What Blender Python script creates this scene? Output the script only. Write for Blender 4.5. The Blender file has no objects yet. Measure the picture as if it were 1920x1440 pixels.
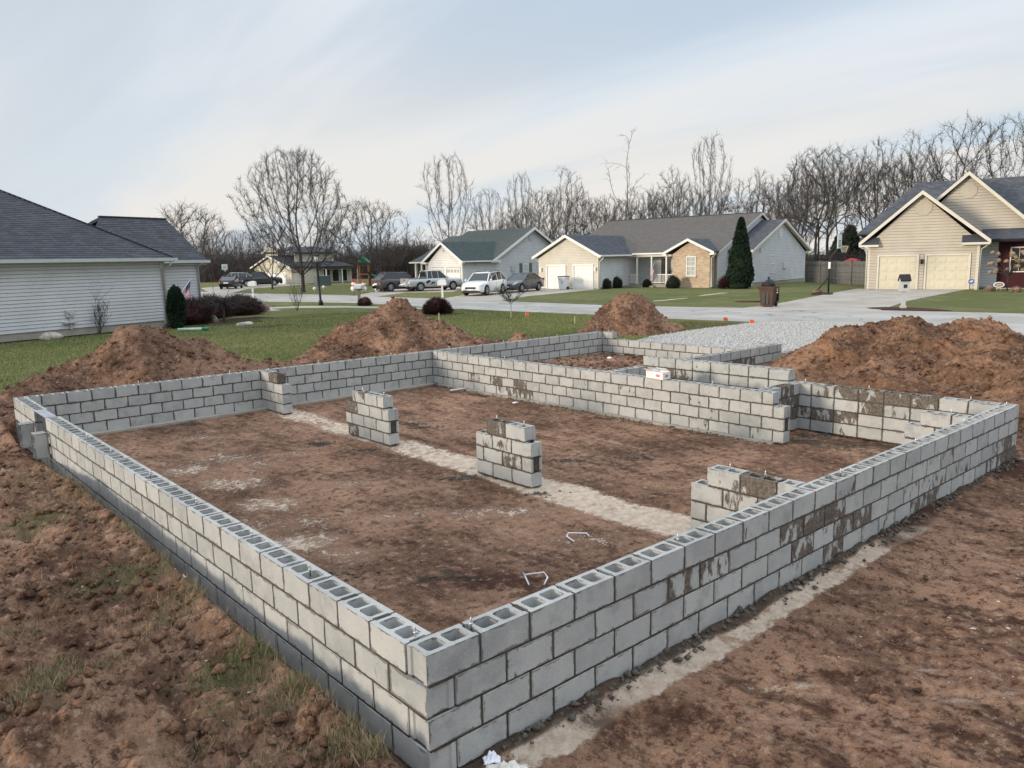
import bpy, bmesh, math, random
import numpy as np
from mathutils import Vector, Matrix, Euler
D = bpy.data; S = bpy.context.scene
COL = S.collection
R = math.radians
rnd = random.Random(7)
# ---------------------------------------------------------------- camera
cam = D.objects.new('camera', D.cameras.new('camera')); COL.objects.link(cam); S.camera = cam
CAMP = Vector((-2.315, -3.442, 3.020)); YAW, PITCH, ROLL, FPX = 0.851189, 0.158197, -0.022394, 1461.17
_f = Vector((math.cos(YAW)*math.cos(PITCH), math.sin(YAW)*math.cos(PITCH), -math.sin(PITCH)))
_r = _f.cross(Vector((0, 0, 1))).normalized(); _u = _r.cross(_f)
c_, s_ = math.cos(ROLL), math.sin(ROLL)
rt = c_*_r + s_*_u; up = -s_*_r + c_*_u
m = Matrix((rt, up, -_f)).transposed().to_4x4(); m.translation = CAMP
cam.matrix_world = m
cam.data.sensor_fit = 'HORIZONTAL'; cam.data.sensor_width = 36; cam.data.lens = FPX/1920*36
cam.data.clip_end = 3000; cam.data.clip_start = .05
S.render.resolution_x = 1024; S.render.resolution_y = 768
# ---------------------------------------------------------------- world, sun, exposure
SUN_EL, SUN_AZ = 8.5, 168.0     # degrees; azimuth counter-clockwise from +X
W = D.worlds.new('World'); S.world = W; W.use_nodes = True
nt = W.node_tree; N = nt.nodes; L = nt.links; N.clear()
def nd(t, **k):
    n = N.new(t)
    for a, b in k.items(): setattr(n, a, b)
    return n
out = nd('ShaderNodeOutputWorld'); bg = nd('ShaderNodeBackground'); bg.inputs[1].default_value = .1
sky = nd('ShaderNodeTexSky', sky_type='NISHITA'); sky.sun_disc = False
sky.sun_elevation = R(SUN_EL); sky.sun_rotation = R(90-SUN_AZ)
sky.air_density = 1; sky.dust_density = 1.5; sky.ozone_density = 2
tc = nd('ShaderNodeTexCoord'); sep = nd('ShaderNodeSeparateXYZ'); L.new(tc.outputs['Generated'], sep.inputs[0])
def mth(op, a, b=None, clamp=False):
    n = nd('ShaderNodeMath', operation=op); n.use_clamp = clamp
    for i, v in enumerate((a, b)):
        if v is None: continue
        if isinstance(v, (int, float)): n.inputs[i].default_value = v
        else: L.new(v, n.inputs[i])
    return n.outputs[0]
def mixc(f, a, b):
    n = nd('ShaderNodeMix', data_type='RGBA')
    for i, v in ((0, f), (6, a), (7, b)):
        if isinstance(v, (int, float)): n.inputs[i].default_value = v
        elif isinstance(v, tuple): n.inputs[i].default_value = (*v, 1)
        else: L.new(v, n.inputs[i])
    return n.outputs[2]
zc = mth('MAXIMUM', sep.outputs[2], 0.0); den = mth('ADD', zc, .16)
cmb = nd('ShaderNodeCombineXYZ'); L.new(mth('DIVIDE', sep.outputs[0], den), cmb.inputs[0]); L.new(mth('DIVIDE', sep.outputs[1], den), cmb.inputs[1])
mp = nd('ShaderNodeMapping'); L.new(cmb.outputs[0], mp.inputs[0]); mp.inputs['Rotation'].default_value = (0, 0, R(-52)); mp.inputs['Scale'].default_value = (.55, .16, 1)
n1 = nd('ShaderNodeTexNoise'); n1.inputs['Scale'].default_value = 1.5; n1.inputs['Detail'].default_value = 6; n1.inputs['Roughness'].default_value = .5; n1.inputs['Distortion'].default_value = .6
L.new(mp.outputs[0], n1.inputs[0])
mp2 = nd('ShaderNodeMapping'); L.new(cmb.outputs[0], mp2.inputs[0]); mp2.inputs['Rotation'].default_value = (0, 0, R(-46)); mp2.inputs['Scale'].default_value = (1.0, .22, 1); mp2.inputs['Location'].default_value = (3.1, 1.2, 0)
n2 = nd('ShaderNodeTexNoise'); n2.inputs['Scale'].default_value = 1.1; n2.inputs['Detail'].default_value = 5; L.new(mp2.outputs[0], n2.inputs[0])
def ramp(src, a, b):
    n = nd('ShaderNodeMapRange'); n.interpolation_type = 'SMOOTHSTEP'; L.new(src, n.inputs[0]); n.inputs[1].default_value = a; n.inputs[2].default_value = b; return n.outputs[0]
veil_hi = mixc(ramp(n1.outputs[0], .40, .60), (3.45, 4.1, 4.9), (4.65, 5.05, 5.5))
veil_lo = mixc(ramp(n2.outputs[0], .40, .58), (3.95, 4.55, 5.1), (5.35, 5.15, 4.9))
veil = mixc(ramp(zc, .06, .30), veil_lo, veil_hi)
left = ramp(mth('ADD', mth('MULTIPLY', sep.outputs[0], -.5), mth('MULTIPLY', sep.outputs[1], .5)), -.35, .5)
veil = mixc(mth('MULTIPLY', left, .3), veil, (5.2, 5.1, 4.9))
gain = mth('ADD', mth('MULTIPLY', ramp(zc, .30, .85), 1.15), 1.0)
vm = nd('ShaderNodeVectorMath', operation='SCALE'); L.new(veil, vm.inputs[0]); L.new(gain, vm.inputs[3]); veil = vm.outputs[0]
cov = mth('ADD', mth('MULTIPLY', ramp(n1.outputs[0], .3, .55), .12), .85)
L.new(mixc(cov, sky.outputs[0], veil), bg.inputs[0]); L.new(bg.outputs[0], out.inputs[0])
sun = D.objects.new('sun', D.lights.new('sun', 'SUN')); COL.objects.link(sun)
sun.data.energy = 1.7; sun.data.angle = R(10); sun.data.color = (1, .86, .68)
sd = Vector((math.cos(R(SUN_AZ))*math.cos(R(SUN_EL)), math.sin(R(SUN_AZ))*math.cos(R(SUN_EL)), math.sin(R(SUN_EL))))
sun.rotation_euler = sd.to_track_quat('Z', 'Y').to_euler(); sun.location = sd*50
S.view_settings.view_transform = 'Standard'; S.view_settings.look = 'None'; S.view_settings.gamma = 1
S.view_settings.exposure = .72; S.view_settings.use_curve_mapping = False
S.render.engine = 'CYCLES'

# ---------------------------------------------------------------- materials
class MT:
    """small node-material builder"""
    def __init__(s, name, rough=.8, metal=0):
        s.m = D.materials.new(name); s.m.use_nodes = True; s.t = s.m.node_tree
        s.b = s.t.nodes['Principled BSDF']; s.b.inputs['Roughness'].default_value = rough; s.b.inputs['Metallic'].default_value = metal
        s.b.inputs['Specular IOR Level'].default_value = .25
    def n(s, t, **k):
        n = s.t.nodes.new(t)
        for a, b in k.items(): setattr(n, a, b)
        return n
    def l(s, a, b): s.t.links.new(a, b)
    def val(s, inp, v):
        if isinstance(v, (int, float)): inp.default_value = v
        elif isinstance(v, tuple): inp.default_value = (*v, 1) if len(v) == 3 and inp.type == 'RGBA' else v
        else: s.l(v, inp)
    def noise(s, scale, detail=4, rough=.55, vec=None, dist=0):
        n = s.n('ShaderNodeTexNoise'); n.inputs['Scale'].default_value = scale; n.inputs['Detail'].default_value = detail
        n.inputs['Roughness'].default_value = rough; n.inputs['Distortion'].default_value = dist
        if vec is not None: s.l(vec, n.inputs['Vector'])
        return n.outputs[0]
    def co(s, which='Object', scale=(1, 1, 1), loc=(0, 0, 0)):
        c = s.n('ShaderNodeTexCoord'); mp = s.n('ShaderNodeMapping'); s.l(c.outputs[which], mp.inputs[0]); mp.inputs['Scale'].default_value = scale; mp.inputs['Location'].default_value = loc
        return mp.outputs[0]
    def ramp(s, src, a, b, lo=0, hi=1):
        n = s.n('ShaderNodeMapRange'); n.interpolation_type = 'SMOOTHSTEP'; s.l(src, n.inputs[0])
        for i, v in zip((1, 2, 3, 4), (a, b, lo, hi)): n.inputs[i].default_value = v
        return n.outputs[0]
    def mix(s, f, a, b, blend='MIX'):
        n = s.n('ShaderNodeMix', data_type='RGBA', blend_type=blend)
        s.val(n.inputs[0], f); s.val(n.inputs[6], a); s.val(n.inputs[7], b); return n.outputs[2]
    def math(s, op, a, b=0, clamp=False):
        n = s.n('ShaderNodeMath', operation=op); n.use_clamp = clamp; s.val(n.inputs[0], a); s.val(n.inputs[1], b); return n.outputs[0]
    def col(s, c): s.val(s.b.inputs['Base Color'], c); return s
    def bump(s, h, dist=.01, strength=1):
        n = s.n('ShaderNodeBump'); n.inputs['Distance'].default_value = dist; n.inputs['Strength'].default_value = strength
        s.l(h, n.inputs['Height']); s.l(n.outputs[0], s.b.inputs['Normal']); return s
def plain(name, c, rough=.7, metal=0, var=.12, scale=3, bump=0, bscale=40):
    k = MT(name, rough, metal); v = k.co()
    a = tuple(x*(1-var) for x in c); b = tuple(min(1, x*(1+var)) for x in c)
    k.col(k.mix(k.ramp(k.noise(scale, 6, .6, v), .3, .7), a, b))
    if bump: k.bump(k.noise(bscale, 3, .6, v), bump)
    return k.m
M = {}
# concrete block
k = MT('concrete_block', .92); oi = k.n('ShaderNodeObjectInfo'); v = k.co()
sh = k.n('ShaderNodeVectorMath', operation='ADD'); k.l(v, sh.inputs[0])
cb = k.n('ShaderNodeCombineXYZ'); rv = k.math('MULTIPLY', oi.outputs['Random'], 57.0)
for i in range(3): k.l(rv, cb.inputs[i])
k.l(cb.outputs[0], sh.inputs[1]); v = sh.outputs[0]
sc = k.n('ShaderNodeSeparateColor'); k.l(oi.outputs['Color'], sc.inputs[0])
base = k.mix(oi.outputs['Random'], (.335, .34, .33), (.455, .455, .44))
base = k.mix(k.ramp(k.noise(5, 5, .6, v), .35, .75, 0, .55), base, (.53, .515, .48))
base = k.mix(k.ramp(k.noise(4.2, 6, .7, v), .50, .68, 0, .5), base, (.25, .25, .24))
base = k.mix(k.ramp(k.noise(160, 2, .7, v), .30, .44, .6, 0), base, (.19, .19, .185))
base = k.mix(k.ramp(k.noise(95, 2, .7, v), .60, .74, 0, .5), base, (.62, .61, .59))
# wet mortar smeared along the edges of each block
g = k.n('ShaderNodeTexCoord'); gs = k.n('ShaderNodeSeparateXYZ'); k.l(g.outputs['Generated'], gs.inputs[0])
def edge(o, w):
    d = k.math('ABSOLUTE', k.math('SUBTRACT', o, .5)); return k.math('MULTIPLY', k.math('SUBTRACT', .5, d), w)
gn = k.n('ShaderNodeSeparateXYZ'); k.l(g.outputs['Normal'], gn.inputs[0])
ed = k.math('MINIMUM', edge(gs.outputs[2], .19), k.math('ADD', edge(gs.outputs[0], .4), k.math('ABSOLUTE', gn.outputs[0])))
ed = k.math('SUBTRACT', ed, k.ramp(k.noise(9, 5, .7, v), .40, .72, .001, .024))
smear = k.math('MULTIPLY', k.ramp(ed, -.004, .002, .75, 0), k.math('SUBTRACT', 1, k.math('ABSOLUTE', gn.outputs[2]), True))
base = k.mix(smear, base, (.13, .115, .10))
vd = k.n('ShaderNodeMapping'); k.l(v, vd.inputs[0]); vd.inputs['Scale'].default_value = (1, 1, .5)
st = k.math('ADD', k.noise(8.5, 6, .62, vd.outputs[0], .25), k.math('MULTIPLY', sc.outputs[0], .37))
stm = k.math('MULTIPLY', k.ramp(st, .73, .80), k.ramp(sc.outputs[0], .02, .12))
stc = k.mix(k.ramp(k.noise(30, 4, .7, v), .4, .6), (.075, .055, .042), (.15, .125, .10))
base = k.mix(k.math('MULTIPLY', stm, .93), base, stc)
k.col(base); k.bump(k.math('ADD', k.noise(150, 3, .7, v), k.math('MULTIPLY', k.noise(40, 3, .6, v), .6)), .0035, .8)
M['block'] = k.m
k = MT('mortar', .95); v = k.co(); k.col(k.mix(k.ramp(k.noise(12, 4, .6, v), .3, .7), (.050, .040, .032), (.10, .085, .070))).bump(k.noise(70, 4, .7, v), .008); M['mortar'] = k.m
k = MT('wet_mortar', .9); v = k.co(); k.col(k.mix(k.ramp(k.noise(14, 4, .6, v), .3, .7), (.085, .075, .060), (.17, .15, .125))).bump(k.noise(60, 4, .7, v), .012); M['lump'] = k.m
# ground
def soil_nodes(k, v):
    vs = k.n('ShaderNodeMapping'); k.l(v, vs.inputs[0]); vs.inputs['Rotation'].default_value = (0, 0, R(38)); vs.inputs['Scale'].default_value = (1, .38, 1); vs = vs.outputs[0]
    a = k.noise(.55, 6, .65, v); b = k.noise(2.3, 8, .72, vs); c = k.noise(9, 8, .76, v); e = k.noise(48, 4, .75, v)
    s1 = k.mix(k.ramp(a, .38, .62), (.195, .108, .070), (.40, .232, .150))
    s1 = k.mix(k.ramp(b, .50, .60, 0, .75), s1, (.100, .050, .033))
    s1 = k.mix(k.ramp(b, .34, .44, .7, 0), s1, (.50, .32, .215))
    s1 = k.mix(k.ramp(c, .52, .60, 0, .75), s1, (.065, .036, .026))
    s1 = k.mix(k.ramp(c, .38, .45, .6, 0), s1, (.52, .36, .25))
    s1 = k.mix(k.ramp(e, .58, .66, 0, .5), s1, (.50, .38, .28))
    s1 = k.mix(k.ramp(e, .36, .44, .55, 0), s1, (.050, .030, .023))
    h = k.math('ADD', k.math('ADD', k.math('MULTIPLY', b, .7), k.math('MULTIPLY', c, .75)), k.math('MULTIPLY', e, .20))
    return s1, h, b, c, e
k = MT('ground', .97); v = k.co()
s1, h, b, c, e = soil_nodes(k, v)
za = k.n('ShaderNodeAttribute', attribute_name='zone'); zs = k.n('ShaderNodeSeparateColor'); k.l(za.outputs['Color'], zs.inputs[0])
zb = k.n('ShaderNodeAttribute', attribute_name='zone2'); zt = k.n('ShaderNodeSeparateColor'); k.l(zb.outputs['Color'], zt.inputs[0])
def mask(src, soft=.5):
    x = k.math('ADD', src, k.math('MULTIPLY', k.math('SUBTRACT', k.math('ADD', k.math('ADD', k.math('MULTIPLY', b, .35), k.math('MULTIPLY', c, .45)), k.math('MULTIPLY', e, .2)), .5), 2.4))
    return k.ramp(x, .5-soft*.16, .5+soft*.16)
s1 = k.mix(mask(zs.outputs[1], .8), s1, k.mix(k.ramp(c, .3, .7), (.56, .42, .31), (.84, .69, .55)))      # pale sand / lime
s1 = k.mix(k.math('MULTIPLY', mask(zt.outputs[0], .9), .8), s1, (.075, .062, .048))                        # wet mortar droppings
s1 = k.mix(k.math('MULTIPLY', mask(zt.outputs[2], 1), .85), s1, (.075, .036, .025))                         # dark damp soil
s1 = k.mix(k.math('MULTIPLY', mask(zs.outputs[2], .8), .75), s1, k.mix(k.ramp(c, .3, .7), (.12, .095, .055), (.25, .185, .115)))  # thatch
v2 = k.co('Object', (1, 1, 1), (5, 3, 0))
ga = k.noise(.09, 4, .6, v2); gb = k.noise(.8, 5, .65, v2); gc = k.noise(14, 4, .7, v2)
gr = k.mix(k.ramp(ga, .38, .62), (.095, .118, .036), (.15, .15, .055))
gr = k.mix(k.ramp(gb, .5, .72, 0, .75), gr, (.27, .225, .125))
gr = k.mix(k.ramp(gb, .28, .42, .5, 0), gr, (.070, .108, .032))
gr = k.mix(k.ramp(gc, .35, .65, 0, .5), gr, (.20, .19, .09))
gr = k.mix(mask(zt.outputs[1], .4), gr, k.mix(k.ramp(c, .35, .65), (.030, .018, .014), (.07, .042, .032)))  # mulch beds
k.col(k.mix(mask(zs.outputs[0], .25), gr, s1)); k.bump(h, .085, 1)
k.b.inputs['Specular IOR Level'].default_value = .1
M['ground'] = k.m
def soilmat(name, tint, orange=0):
    k = MT(name, .97); v = k.co(); s1, h, b, c, e = soil_nodes(k, v)
    s1 = k.mix(1, s1, tint, 'MULTIPLY')
    if orange: s1 = k.mix(k.ramp(k.noise(.8, 4, .6, v), .5, .68, 0, orange), s1, (.40, .19, .085))
    k.col(s1); k.bump(h, .10, 1); k.b.inputs['Specular IOR Level'].default_value = .1; return k.m
M['pile'] = soilmat('pile_soil', (.92, .90, .88)); M['pile_dark'] = soilmat('pile_soil_grey', (.84, .84, .84)); M['pile_red'] = soilmat('pile_soil_orange', (.96, .92, .86), .45)
k = MT('concrete_road', .9); v = k.co(); 
k.col(k.mix(k.ramp(k.noise(.4, 6, .6, v), .35, .65), (.36, .335, .30), (.46, .43, .39))); k.bump(k.noise(25, 4, .7, v), .006)
base = k.mix(k.ramp(k.noise(9, 5, .7, v), .55, .75, 0, .4), k.b.inputs['Base Color'].links[0].from_socket, (.26, .245, .225)); vo = k.n('ShaderNodeTexVoronoi', feature='DISTANCE_TO_EDGE'); vo.inputs['Scale'].default_value = .24; wv = k.n('ShaderNodeVectorMath', operation='ADD'); k.l(v, wv.inputs[0]); nz = k.n('ShaderNodeTexNoise'); nz.inputs['Scale'].default_value = .9; nz.inputs['Detail'].default_value = 5; k.l(v, nz.inputs[0]); k.l(nz.outputs[1], wv.inputs[1]); k.l(wv.outputs[0], vo.inputs[0])
base = k.mix(k.ramp(vo.outputs[0], .002, .009, .7, 0), base, (.12, .11, .10)); base = k.mix(k.ramp(k.noise(.5, 4, .6, k.co('Object', (1, .12, 1))), .52, .66, 0, .35), base, (.28, .26, .235)); k.col(base); M['road'] = k.m
k = MT('concrete_drive', .88); v = k.co(); k.col(k.mix(k.ramp(k.noise(.6, 6, .65, v), .35, .65), (.36, .315, .265), (.46, .41, .35))); k.bump(k.noise(30, 4, .7, v), .004); M['drive'] = k.m
k = MT('gravel', .9); v = k.co(); vo = k.n('ShaderNodeTexVoronoi'); vo.inputs['Scale'].default_value = 26; k.l(v, vo.inputs[0])
k.col(k.mix(vo.outputs['Color'], (.36, .345, .32), (.54, .52, .49))); k.bump(vo.outputs['Distance'], .03); M['gravel'] = k.m
M['stone'] = plain('gravel_stone', (.47, .455, .43), .9, var=.2, scale=8)
def siding(name, c):
    k = MT(name, .62); v = k.co(); k.col(k.mix(k.ramp(k.noise(1.1, 5, .6, v), .35, .7), c, tuple(x*.9 for x in c))); k.bump(k.noise(4, 3, .5, k.co('Object', (1, 1, 30))), .003); return k.m
M['sid_grey'] = siding('grey_siding', (.60, .61, .62)); M['sid_white'] = siding('white_siding', (.80, .79, .77)); M['sid_cream'] = siding('cream_siding', (.66, .62, .53))
M['sid_tan'] = siding('tan_siding', (.52, .465, .39)); M['sid_yellow'] = siding('yellow_siding', (.62, .58, .47)); M['sid_shade'] = siding('shaded_siding', (.62, .64, .66))  # last one: shade on the unlit house sides, painted in as blue-grey siding
def shingle(name, a, b, sx=3.2, sy=7):
    k = MT(name, .95); uv = k.n('ShaderNodeUVMap'); mp = k.n('ShaderNodeMapping'); k.l(uv.outputs[0], mp.inputs[0])
    br = k.n('ShaderNodeTexBrick'); br.inputs['Scale'].default_value = 1; br.inputs['Brick Width'].default_value = 1/sx; br.inputs['Row Height'].default_value = 1/sy; br.inputs['Mortar Size'].default_value = .006
    br.inputs['Color1'].default_value = (*a, 1); br.inputs['Color2'].default_value = (*b, 1); br.inputs['Mortar'].default_value = (*[x*.5 for x in a], 1); br.inputs['Bias'].default_value = 0
    k.l(mp.outputs[0], br.inputs[0]); cc = k.mix(k.ramp(k.noise(1.7, 5, .65, mp.outputs[0]), .35, .7, 0, .5), br.outputs[0], tuple(x*.7 for x in a))
    cc = k.mix(k.ramp(k.noise(40, 2, .7, mp.outputs[0]), .3, .7, 0, .35), cc, tuple(min(1, x*1.6) for x in b))
    k.col(cc); k.bump(br.outputs[1], -.01); return k.m
M['sh_char'] = shingle('charcoal_shingles', (.052, .054, .062), (.105, .107, .118)); M['sh_brown'] = shingle('brown_grey_shingles', (.115, .105, .098), (.165, .152, .143))
M['sh_green'] = shingle('green_shingles', (.058, .078, .077), (.088, .11, .108)); M['sh_green2'] = shingle('grey_green_shingles', (.075, .09, .085), (.11, .125, .118)); M['sh_slate'] = shingle('slate_shingles', (.055, .06, .072), (.13, .135, .15))
k = MT('tan_brick', .9); v = k.co(); br = k.n('ShaderNodeTexBrick'); br.inputs['Scale'].default_value = 1; br.inputs['Brick Width'].default_value = .3; br.inputs['Row Height'].default_value = .1; br.inputs['Mortar Size'].default_value = .012
for i, cc in (('Color1', (.42, .28, .17)), ('Color2', (.62, .47, .33)), ('Mortar', (.55, .5, .43))): br.inputs[i].default_value = (*cc, 1)
mv = k.n('ShaderNodeVectorMath', operation='MULTIPLY'); 
sx = k.n('ShaderNodeSeparateXYZ'); k.l(v, sx.inputs[0]); cx = k.n('ShaderNodeCombineXYZ'); k.l(k.math('ADD', sx.outputs[0], sx.outputs[1]), cx.inputs[0]); k.l(sx.outputs[2], cx.inputs[1]); k.l(cx.outputs[0], br.inputs[0])
k.col(br.outputs[0]).bump(br.outputs[1], -.01); M['brick'] = k.m
M['redwall'] = plain('dark_red_wall', (.055, .012, .018), .7); 
M['white'] = plain('white_trim', (.78, .77, .74), .5, var=.04); M['offwhite'] = plain('cream_trim', (.66, .62, .54), .5, var=.04); M['greytrim'] = plain('grey_trim', (.50, .51, .50), .5, var=.05)
M['door_white'] = plain('white_garage_door', (.80, .79, .75), .5, var=.04); M['door_cream'] = plain('cream_garage_door', (.62, .57, .44), .5, var=.04)
M['found'] = plain('foundation_concrete', (.36, .33, .28), .9, bump=.01)
k = MT('window_glass', .08); k.col((.02, .025, .03)); k.b.inputs['Specular IOR Level'].default_value = .6; M['glass'] = k.m
k = MT('car_glass', .05); k.col((.015, .018, .02)); k.b.inputs['Specular IOR Level'].default_value = .8; M['carglass'] = k.m
M['curtain'] = plain('curtain', (.42, .44, .42), .9); M['shutter'] = plain('green_grey_shutter', (.12, .16, .155), .6)
k = MT('black_metal', .4); k.col((.018, .018, .02)); M['black'] = k.m
k = MT('rubber', .85); k.col((.02, .02, .021)); M['rubber'] = k.m
k = MT('alloy', .3, .9); k.col((.55, .56, .58)); M['alloy'] = k.m
k = MT('galvanised_steel', .35, .9); k.col((.6, .61, .62)); M['steel'] = k.m
def paint(name, c, metal=0):
    k = MT(name, .32, metal); k.col(k.mix(k.ramp(k.noise(3, 5, .6, k.co()), .4, .8, 0, .25), c, tuple(x*.7+.03 for x in c))); k.b.inputs['Coat Weight'].default_value = .6; k.b.inputs['Coat Roughness'].default_value = .08; k.b.inputs['Specular IOR Level'].default_value = .5; return k.m
M['p_white'] = paint('white_paint', (.78, .78, .76)); M['p_silver'] = paint('silver_paint', (.46, .48, .50), .35); M['p_grey'] = paint('dark_grey_paint', (.045, .05, .06), .3); M['p_black'] = paint('black_paint', (.012, .013, .016)); M['p_dark'] = paint('dark_suv_paint', (.05, .04, .045))
k = MT('tail_lamp', .2); k.col((.35, .012, .015)); M['red'] = k.m
k = MT('headlamp', .12); k.col((.55, .57, .58)); k.b.inputs['Specular IOR Level'].default_value = .8; M['lamp'] = k.m
M['plate'] = plain('number_plate', (.7, .7, .72), .5); M['dkplastic'] = plain('dark_plastic', (.03, .03, .032), .6)
M['brownbin'] = plain('brown_plastic', (.075, .036, .027), .5, var=.15); M['whitebin'] = plain('white_plastic', (.72, .74, .76), .5, var=.05)
k = MT('bin_bag', .3); k.col((.015, .017, .022)); k.bump(k.noise(14, 4, .6, k.co()), .04); M['bag'] = k.m
M['fence'] = plain('weathered_boards', (.16, .155, .145), .9, var=.35, scale=5, bump=.01); M['bark'] = plain('bark', (.055, .048, .043), .95, var=.35, scale=6, bump=.03, bscale=12)
M['twig'] = plain('twigs', (.062, .055, .051), .95, var=.3, scale=1.5); M['twig_red'] = plain('reddish_twigs', (.115, .080, .068), .95, var=.3, scale=1.5); M['twig_grey'] = plain('grey_twigs', (.092, .082, .075), .95, var=.25, scale=1.5)
M['wood_dark'] = plain('far_wood', (.075, .062, .058), .97, var=.4, scale=.3); M['maroon'] = plain('barberry_twigs', (.060, .024, .022), .95, var=.4, scale=5); M['birch'] = plain('pale_bark', (.42, .39, .35), .9, var=.3, scale=9)
M['ever'] = plain('evergreen_foliage', (.018, .036, .020), .9, var=.45, scale=6); M['box'] = plain('boxwood_foliage', (.017, .024, .014), .9, var=.4, scale=9); M['spruce'] = plain('spruce_foliage', (.040, .055, .040), .95, var=.3, scale=1)
M['rock'] = plain('pale_rock', (.42, .37, .32), .9, var=.35, scale=6, bump=.03, bscale=9); M['rock_pink'] = plain('pink_rock', (.30, .20, .165), .9, var=.3, scale=6, bump=.02); 
k = MT('grass_blades', .9); at = k.n('ShaderNodeAttribute', attribute_name='tint'); k.col(at.outputs['Color']); k.b.inputs['Specular IOR Level'].default_value = .1; M['blade'] = k.m
M['wood'] = plain('raw_timber', (.45, .35, .21), .85, var=.2); M['orange'] = plain('orange_flag', (.75, .12, .03), .6, var=.05); M['mulch'] = plain('red_mulch', (.075, .030, .022), .95, var=.5, scale=14, bump=.04, bscale=30)
M['whiteplastic'] = plain('white_pvc', (.82, .83, .84), .35, var=.03); M['greenplastic'] = plain('green_plastic', (.03, .20, .10), .5); M['greenpipe'] = plain('pale_green_pipe', (.45, .62, .50), .5); M['redplastic'] = plain('red_paint', (.45, .03, .03), .5); M['orangewood'] = plain('orange_timber', (.32, .13, .05), .7)
M['card'] = plain('white_cardboard', (.80, .79, .77), .7, var=.04); M['pink'] = plain('pink_print', (.70, .25, .28), .7); M['yellow'] = plain('yellow_rim', (.70, .50, .10), .5); M['backboard'] = plain('blue_white_board', (.55, .64, .68), .4, var=.08)
M['blue'] = plain('blue_sign', (.09, .17, .42), .5); M['dead'] = plain('dry_flower_heads', (.28, .19, .13), .95, var=.35, scale=14); M['cloth'] = plain('white_cloth', (.72, .69, .62), .85, var=.12, scale=12); M['paper'] = plain('white_paper', (.84, .85, .90), .6, var=.03)
M['slab'] = plain('grey_board', (.36, .37, .39), .7, var=.12); M['grate'] = plain('vent_panel', (.075, .08, .085), .5); M['straw'] = plain('pale_sand', (.50, .42, .27), .95, var=.25)
k = MT('flag_cloth', .8); uv = k.n('ShaderNodeUVMap'); us = k.n('ShaderNodeSeparateXYZ'); k.l(uv.outputs[0], us.inputs[0])
stripe = k.math('GREATER_THAN', k.math('FRACT', k.math('MULTIPLY', us.outputs[1], 6.5)), .5)
cc = k.mix(stripe, (.42, .015, .04), (.80, .79, .77))
can = k.math('MULTIPLY', k.math('LESS_THAN', us.outputs[0], .4), k.math('GREATER_THAN', us.outputs[1], .46))
vo = k.n('ShaderNodeTexVoronoi'); vo.inputs['Scale'].default_value = 14; vo.inputs['Randomness'].default_value = .2; k.l(uv.outputs[0], vo.inputs[0])
k.col(k.mix(can, cc, k.mix(k.math('LESS_THAN', vo.outputs['Distance'], .22), (.02, .03, .12), (.7, .7, .7)))); M['flag'] = k.m

# ---------------------------------------------------------------- object helpers
def tag(o, label=None, cat=None, group=None, kind=None):
    if label: o['label'] = label
    if cat: o['category'] = cat
    if group: o['group'] = group
    if kind: o['kind'] = kind
    return o
def empty(name, loc=(0, 0, 0), rz=0, label=None, cat=None, group=None):
    o = D.objects.new(name, None); COL.objects.link(o); o.location = loc; o.rotation_euler = (0, 0, rz); o.empty_display_size = .2
    return tag(o, label, cat, group)
def link(name, me, parent=None, mat=None, loc=None):
    if mat is not None and not me.materials: me.materials.append(M[mat] if isinstance(mat, str) else mat)
    o = D.objects.new(name, me); COL.objects.link(o)
    if parent: o.parent = parent
    if loc is not None: o.location = loc
    return o
def npmesh(name, V, F, smooth=False, uv=None):
    """V (n,3) array, F (m,k) array of one face size"""
    V = np.asarray(V, dtype=np.float32); F = np.asarray(F, dtype=np.int32); k = F.shape[1]
    me = D.meshes.new(name); me.vertices.add(len(V)); me.vertices.foreach_set('co', V.ravel())
    me.loops.add(F.size); me.loops.foreach_set('vertex_index', F.ravel())
    me.polygons.add(len(F)); me.polygons.foreach_set('loop_start', np.arange(0, F.size, k, dtype=np.int32)); me.polygons.foreach_set('loop_total', np.full(len(F), k, dtype=np.int32))
    if smooth: me.polygons.foreach_set('use_smooth', np.ones(len(F), dtype=bool))
    me.update(calc_edges=True); return me
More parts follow.
